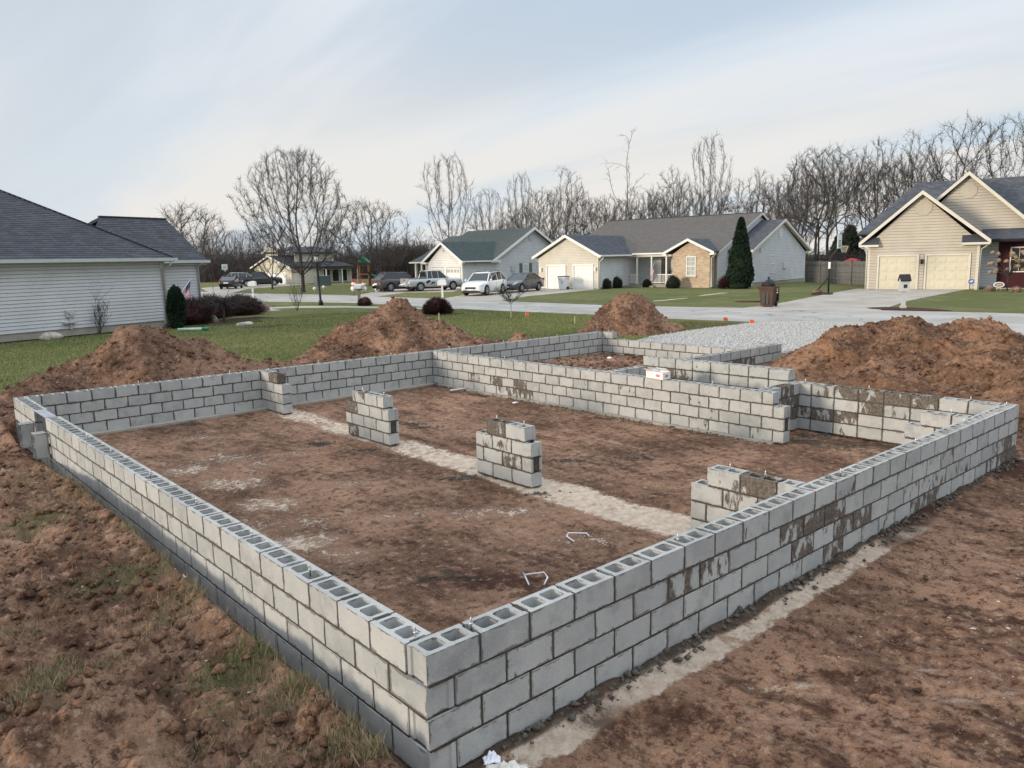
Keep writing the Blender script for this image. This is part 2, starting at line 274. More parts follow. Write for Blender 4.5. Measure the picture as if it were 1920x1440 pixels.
class MB:
    """collects shapes into one mesh"""
    def __init__(s): s.v = []; s.f = []; s.uv = None; s.sm = []
    def add(s, vs, fs, smooth=False):
        o = len(s.v); s.v += [tuple(x) for x in vs]; s.f += [tuple(i+o for i in f) for f in fs]; s.sm += [smooth]*len(fs); return s
    def box(s, a, b):
        x0, y0, z0 = a; x1, y1, z1 = b
        return s.add([(x0, y0, z0), (x1, y0, z0), (x1, y1, z0), (x0, y1, z0), (x0, y0, z1), (x1, y0, z1), (x1, y1, z1), (x0, y1, z1)],
                     [(0, 3, 2, 1), (4, 5, 6, 7), (0, 1, 5, 4), (1, 2, 6, 5), (2, 3, 7, 6), (3, 0, 4, 7)])
    def cbox(s, c, d): return s.box([c[i]-d[i]/2 for i in range(3)], [c[i]+d[i]/2 for i in range(3)])
    def bar(s, p, q, w, h=None, upv=(0, 0, 1)):
        p = Vector(p); q = Vector(q); h = h or w; d = (q-p).normalized(); u = Vector(upv)
        if abs(d.dot(u)) > .98: u = Vector((1, 0, 0))
        a = d.cross(u).normalized()*w/2; b = a.cross(d).normalized()*h/2
        vs = [p-a-b, p+a-b, p+a+b, p-a+b, q-a-b, q+a-b, q+a+b, q-a+b]
        return s.add(vs, [(0, 3, 2, 1), (4, 5, 6, 7), (0, 1, 5, 4), (1, 2, 6, 5), (2, 3, 7, 6), (3, 0, 4, 7)])
    def tube(s, pts, r, n=8, caps=True):
        pts = [Vector(p) for p in pts]; rs = r if isinstance(r, (list, tuple)) else [r]*len(pts); o = len(s.v)
        ref = Vector((.13, .31, .94)).normalized()
        for i, p in enumerate(pts):
            d = ((pts[min(i+1, len(pts)-1)]-pts[max(i-1, 0)])).normalized()
            a = d.cross(ref)
            if a.length < .1: a = d.cross(Vector((1, 0, 0)))
            a.normalize(); b = d.cross(a)
            for j in range(n):
                t = 2*math.pi*j/n; s.v.append(tuple(p+(a*math.cos(t)+b*math.sin(t))*rs[i]))
        for i in range(len(pts)-1):
            for j in range(n):
                A = o+i*n+j; B = o+i*n+(j+1) % n; s.f.append((A, B, B+n, A+n)); s.sm.append(True)
        if caps:
            s.f.append(tuple(o+j for j in reversed(range(n)))); s.sm.append(False)
            s.f.append(tuple(o+(len(pts)-1)*n+j for j in range(n))); s.sm.append(False)
        return s
    def lathe(s, prof, n=16, c=(0, 0, 0), ax='z', caps=True):
        o = len(s.v)
        for r, z in prof:
            for j in range(n):
                t = 2*math.pi*j/n; x, y = r*math.cos(t), r*math.sin(t)
                p = {'z': (x, y, z), 'y': (x, z, y), 'x': (z, x, y)}[ax]; s.v.append((p[0]+c[0], p[1]+c[1], p[2]+c[2]))
        for i in range(len(prof)-1):
            for j in range(n):
                A = o+i*n+j; B = o+i*n+(j+1) % n; s.f.append((A, B, B+n, A+n)); s.sm.append(True)
        if caps:
            s.f.append(tuple(o+j for j in reversed(range(n)))); s.sm.append(False); s.f.append(tuple(o+(len(prof)-1)*n+j for j in range(n))); s.sm.append(False)
        return s
    def prism(s, poly, d):
        """poly: list of 3D points; extruded by vector d"""
        n = len(poly); d = Vector(d); vs = [Vector(p) for p in poly]+[Vector(p)+d for p in poly]
        return s.add(vs, [tuple(reversed(range(n))), tuple(range(n, 2*n))]+[(i, (i+1) % n, (i+1) % n+n, i+n) for i in range(n)])
    def blob(s, c, r, seed=0, sub=1, amp=.25):
        bm = bmesh.new(); bmesh.ops.create_icosphere(bm, subdivisions=sub, radius=1); q = random.Random(seed)
        ph = [q.uniform(0, 6) for _ in range(6)]
        vs = []
        for v in bm.verts:
            n = v.co; k_ = 1+amp*(math.sin(2.3*n.x+ph[0])*math.cos(2.9*n.y+ph[1])+.6*math.sin(5*n.z+ph[2]+3*n.x)+q.uniform(-.3, .3))
            vs.append((c[0]+n.x*r[0]*k_, c[1]+n.y*r[1]*k_, c[2]+n.z*r[2]*k_))
        s.add(vs, [tuple(v.index for v in f.verts) for f in bm.faces], True); bm.free(); return s
    def mesh(s, name):
        me = D.meshes.new(name); me.from_pydata(s.v, [], s.f); me.polygons.foreach_set('use_smooth', s.sm); 
        bm = bmesh.new(); bm.from_mesh(me); bmesh.ops.recalc_face_normals(bm, faces=bm.faces); bm.to_mesh(me); bm.free(); me.update(); return me
    def build(s, name, mat, parent=None, loc=None): return link(name, s.mesh(name), parent, mat, loc)
def copy_tree(o, parent=None):
    c = o.copy(); COL.objects.link(c)
    if parent: c.parent = parent
    for ch in o.children: copy_tree(ch, c)
    return c
# ---------------------------------------------------------------- noise (numpy)
_P = np.random.RandomState(3).permutation(256); _P = np.concatenate([_P, _P, _P]); _a = np.random.RandomState(5).uniform(0, 6.28319, 256); _G = np.stack([np.cos(_a), np.sin(_a)], 1)*1.25
def perlin(x, y):
    xi = np.floor(x).astype(int); yi = np.floor(y).astype(int); xf = x-xi; yf = y-yi; u = xf**3*(xf*(xf*6-15)+10); v = yf**3*(yf*(yf*6-15)+10)
    def g(a, b): h = _P[_P[a & 255]+(b & 255)]; G = _G[h]; return G
    def dt(a, b, fx, fy): G = g(a, b); return G[..., 0]*fx+G[..., 1]*fy
    n00 = dt(xi, yi, xf, yf); n10 = dt(xi+1, yi, xf-1, yf); n01 = dt(xi, yi+1, xf, yf-1); n11 = dt(xi+1, yi+1, xf-1, yf-1)
    return (n00*(1-u)+n10*u)*(1-v)+(n01*(1-u)+n11*u)*v
def fbm(x, y, o=4, lac=2.1, gain=.5):
    a = 1; s = 0; t = 0
    for i in range(o): s = s+a*perlin(x+17.3*i, y-9.1*i); t += a; x = x*lac; y = y*lac; a *= gain
    return s/t
def ridged(x, y, o=4, lac=2.1, gain=.5):
    a = 1; s = 0; t = 0
    for i in range(o): s = s+a*(1-2*np.abs(perlin(x+7.3*i, y-3.1*i))); t += a; x = x*lac; y = y*lac; a *= gain
    return s/t
def billow(x, y, o=4, lac=2.1, gain=.5):
    return -ridged(x, y, o, lac, gain)
def ss(a, b, x):
    t = np.clip((x-a)/(b-a), 0, 1); return t*t*(3-2*t)
def gp(u, v, z=.45):
    """point of the level plane z that the photograph shows at (u, v)"""
    d = rt*((u-960)/FPX)+up*((720-v)/FPX)+_f; t = (z-CAMP.z)/d.z; return CAMP+d*t
BL = .4064; CH = .2032; TW = BL/2
# ---------------------------------------------------------------- ground sheet
def rect_d(x, y, a, b, c, d):
    return np.hypot(np.maximum(np.maximum(a-x, x-b), 0), np.maximum(np.maximum(c-y, y-d), 0))
def soil_amount(x, y):
    d = np.minimum(np.minimum(rect_d(x, y, -40, 8.3, -40, 15.9), rect_d(x, y, 8, 16.0, -40, 13.4)), rect_d(x, y, 8, 20.5, -40, 7.0))
    d = d+(.7*fbm(x*.5, y*.5, 4)+.35*fbm(x*2.4, y*2.4, 3))*np.clip(d/.6, 0, 1)
    return 1-ss(-.1, .9, d)
EL_Y = [-1, 0, 1.2, 3, 5, 7.2, 9.0, 9.8, 11.2, 12.2, 13.4]; EL_H = [.04, .07, .11, .13, .21, .22, .10, .0, .02, .26, .40]
def ground_h(x, y):
    x = np.asarray(x, float); y = np.asarray(y, float)
    sl = -x; sn = -y; sr = x-10.36; sb = y-12.6
    inA = (sl <= 0) & (sn <= 0) & (sr <= 0) & (sb <= 0)
    inB = (x > 9.1) & (x < 15.45) & (y > 6.6) & (y < 12.6)
    inP = (x > 9.1) & (x < 10.2) & (y > 3.3) & (y < 6.8)
    eL = np.interp(y, EL_Y, EL_H)
    bank = 3.02-.91*(3.02-eL); hl = -.02+bank*ss(.07, .24, sl)+(.44-bank)*ss(.3, 1.8, sl)
    hn = .015+.10*ss(.7, 3.0, sn)+.12*ss(3, 6, sn)
    hr = -.04+.49*ss(.25, 1.7, sr)
    hb = .40+.05*ss(0, 1, sb)
    w = [np.maximum(q, 0)**1.5+1e-6 for q in (sl, sn, sr, sb)]; W_ = sum(w)
    h = (w[0]*hl+w[1]*hn+w[2]*hr+w[3]*hb)/W_
    h = np.where((x > 10.36) & (y > 5.2) & ~inB, .45-(.3)*(1-ss(.1, 1, sr))*(1-ss(5.2, 6.2, y)), h)
    h = np.where(inA, 0.0, h); h = np.where(inB | inP, .27, h)
    dist = rect_d(x, y, 0, 10.4, 0, 12.6)
    so = soil_amount(x, y)
    lf = ss(-.1, .5, sl)*(1-ss(0, 1.5, sn)*.3); ins = inA & ~inB & ~inP
    warp = .25*fbm(x*1.3+4, y*1.3, 3)
    X = x+warp; Y = y-warp
    n_in = .03*fbm(X*1.3, Y*1.3, 3)+.026*billow(X*3.5, Y*4.5, 5, 2.1, .66)+.012*billow(X*11, Y*11, 2)+.010*ridged(X*.8+Y*.3, Y*5.5, 3)
    n_out = .07*fbm(X*.9, Y*.9, 3)+.055*billow(X*2.6, Y*2.6, 6, 2.1, .66)+.016*billow(X*9, Y*9, 3)
    n_left = .15*fbm(X*.8+3, Y*.8, 4)+.19*billow(X*2.1, Y*2.1+5, 6, 2.1, .66)+.05*billow(X*7, Y*7, 3)
    n_gar = .14*billow(X*1.6, Y*1.6, 5, 2.1, .6)+.03*billow(X*6, Y*6, 3)
    n = np.where(ins, n_in, np.where(inB | inP, n_gar, n_out*(1-lf)+n_left*lf))
    h = h+np.where((y < 0) & (y > -.4) & (x > .4) & (x < 10.3), .055*ss(-.16, -.02, y)*np.clip(.6+1.2*fbm(x*3.1, y*5, 3), 0, 1.4), 0)
    near = np.clip(dist/.5, .12, 1); n = np.where(inA | inB, n, n*near)
    lawn = .012*fbm(x*.7, y*.7, 3)*np.exp(-np.maximum(dist-25, 0)/8)
    h = h+n*so+lawn*(1-so)
    h = np.where(inA | inB | inP | (dist < 1.0), h, np.where((x > 22) | (y > 24) | (x < -12) | (y < -12), np.minimum(h, .46), h))
    far = ss(20.5, 22.5, np.maximum(x, y-2))
    return h*(1-far)+.45*far
def grade(segs):
    out = [segs[0][0]]
    for a, b, st in segs:
        n = max(1, int(round((b-a)/st))); out += list(np.linspace(a, b, n+1)[1:])
    return out
def geo(a, b, st, k=1.25):
    o = []; x = a; s_ = st; sg = 1 if b > a else -1
    while abs(x-a) < abs(b-a): s_ *= k; x += sg*s_; o.append(x)
    return o
gx = list(reversed(geo(-7, -700, .3)))+grade([(-7, -5, .12), (-5, 6.5, .034), (6.5, 12.5, .06), (12.5, 26, .15)])+geo(26, 900, .2)
gy = list(reversed(geo(-7, -700, .3)))+grade([(-7, -3, .12), (-3, 5.5, .034), (5.5, 9, .055), (9, 17, .09), (17, 30, .22)])+geo(30, 900, .3)
gx = np.array(gx); gy = np.array(gy); XX, YY = np.meshgrid(gx, gy); HH = ground_h(XX, YY)
def spot(x, y, cx, cy, rx, ry, rot=0, p=1):
    c = math.cos(rot); s = math.sin(rot); dx = x-cx; dy = y-cy
    return np.exp(-((dx*c+dy*s)/rx)**2-((-dx*s+dy*c)/ry)**2)*p
Zs = soil_amount(XX, YY)
inA = (XX > 0) & (XX < 10.3) & (YY > 0) & (YY < 12.5)
def band(v, a, b, soft): return ss(a-soft, a+soft, v)*(1-ss(b-soft, b+soft, v))
wig = .18*fbm(XX*.8, YY*.8, 3)
Zg = band(XX+wig, 4.25, 5.05, .22)*band(YY, .2, 12.3, .2)*.70*inA*(.75+.25*ss(12, 3, YY))
for u, v, rx, ry, pw in [(425, 905, 1.0, .7, .54), (500, 945, 1.0, .7, .50), (560, 1015, 1.0, .7, .52), (345, 880, .9, .8, .5), (640, 1035, 1.0, .6, .45), (400, 860, 1.4, 1.0, .42), (520, 980, 1.6, 1.0, .42), (640, 905, 1.3, .4, .42), (930, 960, 1.6, .5, .45), (560, 850, 1.2, .5, .4), (760, 745, .8, .3, .42), (1230, 905, .8, .4, .4), (1060, 1010, 1.5, .45, .40), (380, 820, 1.2, .5, .42), (470, 870, 1.4, .6, .42), (700, 970, 1.2, .5, .38), (480, 1000, 1.0, .6, .42), (640, 1120, 1.0, .5, .38), (1160, 960, 1.2, .5, .36), (820, 960, 1.2, .5, .36)]:
    p = gp(u, v, 0); Zg = np.maximum(Zg, spot(XX, YY, p.x, p.y, rx*.8, ry*.8, YAW-math.pi/2, pw)*inA)
Zg = np.maximum(Zg, band(-YY+wig*.4, .06, .30, .07)*band(XX, .2, 7.0, .8)*.85*(YY < 0)*(.55+.9*fbm(XX*1.4, YY*1.4+3, 3)+.35*ss(7, 1, XX)))
for u, v, rx, ry, pw in [(1500, 1260, .5, .10, .7), (1730, 1235, .35, .07, .75), (1800, 1300, .4, .08, .7), (1880, 1290, .3, .07, .75), (1620, 1160, .3, .1, .5), (1450, 1380, .4, .1, .5), (1750, 1150, .4, .1, .5), (1700, 1310, .6, .08, .5)]:
    p = gp(u, v, .08); Zg = np.maximum(Zg, spot(XX, YY, p.x, p.y, rx, ry, YAW-math.pi/2, pw*.72))
Zt = np.zeros_like(XX)
Zt = np.maximum(Zt, band(-XX+wig, -.1, 1.1, .3)*band(YY, 1.2, 9.4, .8)*.34)
for u, v, rx, ry, pw in [(70, 985, .5, .6, .8), (60, 895, .4, .6, .6), (250, 1085, .8, .4, .75), (340, 1130, .6, .3, .6), (450, 1250, .5, .35, .8), (560, 1285, .35, .25, .85), (80, 1300, .3, .3, .9), (640, 1370, .3, .3, .7), (420, 1320, .4, .3, .5), (30, 1220, .3, .3, .5), (200, 1230, .3, .2, .4)]:
    p = gp(u, v, .3); Zt = np.maximum(Zt, spot(XX, YY, p.x, p.y, rx, ry, 0, pw))
# mortar droppings along the wall feet and in the crawl space
Zm = band(-YY+wig*.4, -.1, .10, .05)*(XX > 0)*(XX < 10.4)*(YY < 0)*.85
Zm = np.maximum(Zm, band(XX, 8.35, 8.95, .18)*band(YY, 3, 12.3, .3)*.42)
Zm = np.maximum(Zm, band(YY, 11.9, 12.4, .2)*band(XX, 0, 8.9, .1)*.30); Zm = np.maximum(Zm, band(XX, 9.1, 10.1, .2)*band(YY, .3, 3.2, .2)*.55)
for u, v, rx, ry, pw in [(600, 830, .5, .12, .8), (690, 842, .4, .1, .75), (770, 795, .5, .1, .8), (800, 800, .3, .1, .8), (900, 755, .6, .15, .6), (870, 895, .6, .12, .85), (1010, 925, .4, .1, .7), (1070, 862, .5, .1, .75), (870, 1085, .5, .12, .7), (805, 1085, .3, .1, .7), (840, 1075, .2, .1, .8), (350, 795, .5, .15, .8), (1100, 855, .4, .1, .7), (640, 1070, .3, .1, .6), (1040, 745, .8, .15, .5), (910, 1090, .3, .1, .6)]:
    p = gp(u, v, 0); Zm = np.maximum(Zm, spot(XX, YY, p.x, p.y, rx*.6, ry*1.2, YAW-math.pi/2, pw)*inA)
Zd = .42*(YY < 0)*ss(.4, 1.2, -YY)+.10*((XX > 5.2) & inA)+.34*(XX < -.4)
p = gp(1700, 950, .05); Zd = np.maximum(Zd, spot(XX, YY, p.x, p.y, 1.8, .5, .15, .75)); p = gp(1890, 870, .0); Zd = np.maximum(Zd, spot(XX, YY, p.x, p.y, 1.2, .8, 0, .9))
for u, v, rx, ry, pw in [(1230, 1330, 1.0, .3, .6), (1600, 1250, 1.0, .2, .6), (1880, 1180, .5, .2, .6), (900, 1080, .8, .3, .6), (700, 1010, 1., .3, .45)]:
    p = gp(u, v, .05); Zd = np.maximum(Zd, spot(XX, YY, p.x, p.y, rx, ry, YAW-math.pi/2, pw))
# mulch beds by the grey-sided neighbour
A18 = R(18); LHO = np.array([8.97, 32.39])
lu = (XX-LHO[0])*math.sin(A18)-(YY-LHO[1])*math.cos(A18); lw = (XX-LHO[0])*math.cos(A18)+(YY-LHO[1])*math.sin(A18)
Zu = band(lu, -.3, .75, .08)*band(lw, -25, 1, .1)
for u, v, rx, ry in [(400, 607, 2.3, 1.4), (330, 612, 1.6, 1.0), (440, 600, 2.2, 1.3), (500, 612, 1.2, .5), (830, 590, 1.3, .7), (958, 596, .5, .35), (683, 573, 1.1, .5)]:
    p = gp(u, v); Zu = np.maximum(Zu, ss(1.1, .9, np.sqrt(((XX-p.x)/rx)**2+((YY-p.y)/ry)**2)))
# worn, dry strip of verge where the drive comes in
Zs2 = np.maximum(Zs, .52*band(XX, 20.6, 23.4, .5)*band(YY, 10.5, 16.5, .8))
nx, ny = len(gx), len(gy); V = np.stack([XX, YY, HH], -1).reshape(-1, 3)
idx = np.arange(nx*ny).reshape(ny, nx); F = np.stack([idx[:-1, :-1], idx[:-1, 1:], idx[1:, 1:], idx[1:, :-1]], -1).reshape(-1, 4)
me = npmesh('ground', V, F, True)
for nm, chs in (('zone', (Zs2, Zg, Zt)), ('zone2', (Zm, Zu, Zd))):
    a = me.color_attributes.new(nm, 'FLOAT_COLOR', 'POINT'); C4 = np.ones((nx*ny, 4), np.float32)
    for i, q in enumerate(chs): C4[:, i] = np.clip(q, 0, 1).ravel()
    a.data.foreach_set('color', C4.ravel())
tag(link('ground', me, None, 'ground'), kind='structure')
def gz(x, y): return float(ground_h(np.array([x]), np.array([y]))[0])
# ---------------------------------------------------------------- roads, drives, path, gravel
def sheet(name, poly, z, mat, label=None):
    o = MB().prism([(x, y, z-.12) for x, y in poly], (0, 0, .12)).build(name, mat); tag(o, kind='structure'); return o
sheet('street', [(24.6, -60), (24.6, 8), (24.3, 13), (24.0, 17), (24.2, 21), (23.6, 26), (23.3, 31), (23.6, 36), (23.9, 41), (22.9, 46), (20.6, 51), (18.5, 58), (15, 70), (12, 90), (12, 120), (24, 120), (27, 95), (27.2, 72), (28.6, 60), (29.6, 54.5), (29.4, 48), (29.6, 40), (29.6, 30), (29.5, 25), (30.4, 20), (31.6, 16), (32.4, 12), (33, 8), (34, -2), (36, -60)], .47, 'road')
sheet('driveway', [(28.9, 33.5), (28.9, 39.5), (35.2, 44.2), (46.3, 46.4), (45.4, 39.9), (39.2, 38.2), (34.6, 36.9)], .480, 'drive')
sheet('driveway', [(30.5, 17.5), (33.9, 17.6), (44.7, 20.2), (52.2, 21.8), (54.2, 15.2), (51.1, 14.9), (39.5, 13.3), (32.0, 11.5)], .482, 'drive')
sheet('driveway', [(28.8, 47.6), (28.7, 50.5), (34.2, 56.5), (38.5, 60.5), (43.0, 60.3), (42.9, 54.6), (37.5, 49.2), (34.8, 52.1)], .484, 'drive')
sheet('driveway', [(26.6, 70), (27, 76), (32, 92), (40, 100), (46, 97), (45.5, 90.5), (34.4, 81.8)], .486, 'drive')
sheet('footpath', [(16.0, 38.6), (17.6, 42.3), (19.8, 41.7), (21.3, 39.0), (23.45, 31.0), (22.6, 30.6), (20.5, 37.4), (19.0, 40.2), (17.6, 40.8), (17.2, 38.6)], .474, 'drive')
# joints across the street
mb = MB()
for y in np.arange(-20, 60, 4.6): mb.box((23.5, y, .4705), (29.9, y+.05, .4745))
tag(mb.build('street_joint', 'found'), kind='structure')
GP = [(15.5, 11.6), (17.5, 12.3), (20.2, 12.5), (24.2, 12.4), (25.2, 11.5), (25.2, 9.0), (21.5, 7.3), (17.0, 6.6), (15.5, 7.0)]
sheet('gravel_drive', GP, .50, 'gravel')
def inpoly(x, y, P):
    r = np.zeros_like(x, bool); n = len(P)
    for i in range(n):
        x0, y0 = P[i]; x1, y1 = P[(i+1) % n]
        c = ((y0 > y) != (y1 > y)) & (x < (x1-x0)*(y-y0)/((y1-y0) or 1e-9)+x0); r ^= c
    return r
rs = np.random.RandomState(11)
def scatter_rocks(name, P, sz, mat, seed=0, flat=.7, label=None):
    """many small six-cornered stones in one mesh"""
    q = np.random.RandomState(seed); n = len(P); o6 = np.array([[1, 0, 0], [0, 1, 0], [-1, 0, 0], [0, -1, 0], [0, 0, 1], [0, 0, -1]], float)
    V = o6[None]*q.uniform(.55, 1.25, (n, 6, 1)); a = q.uniform(0, 6.28, n); c, s_ = np.cos(a), np.sin(a)
    x = V[..., 0]*c[:, None]-V[..., 1]*s_[:, None]; y = V[..., 0]*s_[:, None]+V[..., 1]*c[:, None]
    V = np.stack([x, y, V[..., 2]*flat+.25*V[..., 0]*q.uniform(-1, 1, (n, 1))], -1)*sz[:, None, None]+P[:, None, :]
    f = np.array([[0, 1, 4], [1, 2, 4], [2, 3, 4], [3, 0, 4], [1, 0, 5], [2, 1, 5], [3, 2, 5], [0, 3, 5]])
    F = (f[None]+np.arange(n)[:, None, None]*6).reshape(-1, 3)
    return link(name, npmesh(name, V.reshape(-1, 3), F), None, mat)
g = rs.uniform((15, 6), (26, 13), (16000, 2)); g = g[inpoly(g[:, 0], g[:, 1], GP)]
g = np.column_stack([g, np.full(len(g), .505)]); tag(scatter_rocks('gravel_stones', g, rs.uniform(.015, .045, len(g)), 'stone', 1), 'loose pale crushed stones spread over the gravel drive', 'gravel', kind='stuff')
# ---------------------------------------------------------------- concrete blocks
BLn, BH = .3875, .1850
def hollow(Ln, cores):
    bm = bmesh.new(); hw = .0965; x0, x1 = -Ln/2, Ln/2; fs = .034; nt_ = .013
    outl = [(x0, -hw), (x1, -hw), (x1, -hw+fs), (x1-nt_, -hw+fs+.008), (x1-nt_, hw-fs-.008), (x1, hw-fs), (x1, hw), (x0, hw), (x0, hw-fs), (x0+nt_, hw-fs-.008), (x0+nt_, -hw+fs+.008), (x0, -hw+fs)]
    loops = [outl]; web = .030; w = (Ln-2*nt_-web*(cores+1))/cores
    for i in range(cores):
        a = x0+nt_+web+i*(w+web); b = a+w; y0, y1 = -hw+fs, hw-fs; c = .016
        loops.append([(a+c, y0), (b-c, y0), (b, y0+c), (b, y1-c), (b-c, y1), (a+c, y1), (a, y1-c), (a, y0+c)])
    edges = []
    for li, lp in enumerate(loops):
        t = [bm.verts.new((x, y, BH/2)) for x, y in lp]; b = [bm.verts.new((x, y, -BH/2)) for x, y in lp]; n = len(lp)
        for i in range(n):
            j = (i+1) % n; edges.append(bm.edges.new((t[i], t[j])))
            bm.faces.new((b[i], b[j], t[j], t[i]) if li == 0 else (b[j], b[i], t[i], t[j]))
    bmesh.ops.triangle_fill(bm, edges=edges, use_beauty=True)
    bmesh.ops.recalc_face_normals(bm, faces=bm.faces)
    me = D.meshes.new('block_open'); bm.to_mesh(me); bm.free(); me.materials.append(M['block']); return me
def solid(Ln):
    bm = bmesh.new(); bmesh.ops.create_cube(bm, size=1); bmesh.ops.scale(bm, vec=(Ln, .193, BH), verts=bm.verts)
    bmesh.ops.bevel(bm, geom=list(bm.edges), offset=.003, segments=1, affect='EDGES')
    me = D.meshes.new('block_plain'); bm.to_mesh(me); bm.free(); me.materials.append(M['block']); return me
MH = {1.0: hollow(BLn, 2), .5: hollow(BLn-TW, 1)}; MS = {1.0: solid(BLn), .5: solid(BLn-TW)}
qr = random.Random(21)
def block_wall(label, axis, c0, rows, stains=(), bolts=(), bolt_h=.058, mortar_fill=.35, name='block_wall'):
    """axis 'x' or 'y'; c0 = lower edge across the wall, in block lengths; rows = [(course, start, end, first block length)]"""
    rx = 0 if axis == 'x' else R(90)
    s_lo = min(r[1] for r in rows)*BL; mid = (c0+.25)*BL
    org = Vector((s_lo, mid, 0)) if axis == 'x' else Vector((mid, s_lo, 0))
    root = empty(name, org, 0, label, 'block wall')
    def P(s, z, off=0): return Vector((s-s_lo, off, z)) if axis == 'x' else Vector((off, s-s_lo, z))
    cover = {}
    for r in rows: cover.setdefault(r[0], []).append((r[1], r[2]))
    def cov(c, a, b): return any(x <= a+.01 and y >= b-.01 for x, y in cover.get(c+1, []))
    mb = MB()
    def mbox(s0, s1, z0, z1, half, o=0):
        a = P(s0, z0, o-half); b = P(s1, z1, o+half); mb.box([min(a[i], b[i]) for i in range(3)], [max(a[i], b[i]) for i in range(3)])
    for c, s0, s1, first in rows:
        s = s0; ln = first; z0 = c*CH; joints = []
        while s < s1-.05:
            ln = min(ln, s1-s); e = s+ln; base = 1.0 if ln > .6 else .5
            open_ = not cov(c, s, e); deep = (not open_) and not cov(c+1, s, e) and c >= 1; me = (MH if open_ or deep else MS)[base]
            o = D.objects.new('block', me); COL.objects.link(o); o.parent = root
            o.location = P((s+e)/2*BL, z0+CH/2+.004)+Vector((qr.uniform(-.0015, .0015), qr.uniform(-.0015, .0015), qr.uniform(-.001, .001)))
            o.rotation_euler = (qr.gauss(0, .003), qr.gauss(0, .003), rx+(math.pi if qr.random() < .5 else 0)+qr.gauss(0, .002))
            full = {1.0: 1.0, .5: .5}[base]
            if abs(ln-full) > .02: o.scale = (ln/full, 1, 1)
            stn = 0
            for ss_, sz, sv in stains:
                if s-.02 <= ss_ < e+.02 and int(sz) == c: stn = max(stn, sv)
            if stn == 0 and qr.random() < .05: stn = qr.uniform(.2, .4)
            o.color = (stn, 0, 0, 1)
            if e < s1-.05: joints.append((e, open_))
            s = e; ln = 1.0
        a, b = s0*BL, s1*BL
        # bed joint and the body of covered stretches
        top_ = not any(True for _ in cover.get(c+1, []))
        sub2 = c >= 1 and not cover.get(c+2)
        if top_ and c >= 1:
            for o_ in (-.0765, .0765): mbox(a+.022, b-.022, z0-.010, z0+.014, .016, o_)
        else: mbox(a+.022, b-.022, max(z0-.010, .0), z0+.014, .0925)
        for x, y in cover.get(c+1, []):
            x = max(x, s0); y = min(y, s1)
            if y > x:
                if sub2:
                    for o_ in (-.0745, .0745): mbox(x*BL+.022, y*BL-.022, z0+.009, z0+CH-.006, .0155, o_)
                else: mbox(x*BL+.022, y*BL-.022, z0+.009, z0+CH-.006, .0900)
        for e, open_ in joints:
            if open_:
                fill = qr.random() < mortar_fill; hgt = qr.uniform(.004, .014)
                if fill: mbox(e*BL-.02, e*BL+.02, z0+.009, z0+CH-hgt, .0905)
                else:
                    for o_ in (-.0785, .0785): mbox(e*BL-.012, e*BL+.012, z0+.009, z0+CH-hgt, .0135, o_)
    mb.build('mortar', 'mortar', root)
    for s, c in bolts:
        z = (c+1)*CH; b = MB(); b.lathe([(.006, z-.03), (.006, z+bolt_h), (.004, z+bolt_h+.004)], 8, P(s*BL, 0)); b.lathe([(.013, z+.018), (.013, z+.028)], 6, P(s*BL, 0))
        b.build('anchor_bolt', 'steel', root)
    return root
def alt(c_lo, c_hi, fn): return [(c,)+tuple(fn(c)) for c in range(c_lo, c_hi)]
ST = lambda L_, v: [(a, b, v) for a, b in L_]
block_wall('long block wall nearest the camera, running right from the front corner', 'x', 0,
    alt(0, 4, lambda c: (0, 25, 1) if c % 2 else (.5, 25.5, 1)),
    [(6.2, 2.5, .75), (6.9, 2.5, .7), (10.0, 2.5, .9), (11.05, 2.5, .95), (11.9, 2.5, .95), (10.4, 1.5, .85), (12.5, 1.45, .9), (13.5, 1.45, .9), (11.97, .4, .8), (10.0, .5, .5), (12.5, 3.7, .55), (19.3, 1.5, .4), (18.5, 1.3, .5), (20.5, 1.4, .5), (17.5, .6, .8), (15, .7, .45), (16.9, 1.4, .5), (17.4, 1.5, .5), (18.7, 2.4, .5), (17.9, 2.4, .4),
     (24.6, 1.5, .9), (23.6, .5, .85), (24.6, .5, 1), (25.2, .5, 1), (22.6, .5, .7), (25.3, 1.2, .9), (23.8, 1.2, .6), (21.6, .5, .4)],
    bolts=[(1.02, 3), (6.1, 3), (12.7, 3), (17.2, 3), (20.9, 3), (24.9, 3)], mortar_fill=.2)
block_wall('long block wall along the left side, from the front corner back past the vent opening', 'y', 0,
    [(3, .5, 24.5, 1), (3, 26.5, 30.5, 1), (2, 0, 24.5, 1), (2, 26.5, 31, 1), (1, .5, 30.5, 1), (0, 0, 31, 1)],
    bolts=[(.6, 3), (3.9, 3), (6.4, 3), (9.5, 3), (12.9, 3), (16.6, 3), (19.4, 3), (29.7, 3)], mortar_fill=.15)
block_wall('longest block wall at the back of the foundation, in front of the dirt piles', 'x', 30.5,
    alt(0, 4, lambda c: (0, 37.5, 1) if c % 2 else (.5, 38, 1)), (), bolts=[(5.1, 3), (9.5, 3), (14.5, 3), (19.2, 3), (23.5, 3), (28, 3), (33, 3), (37.2, 3)])
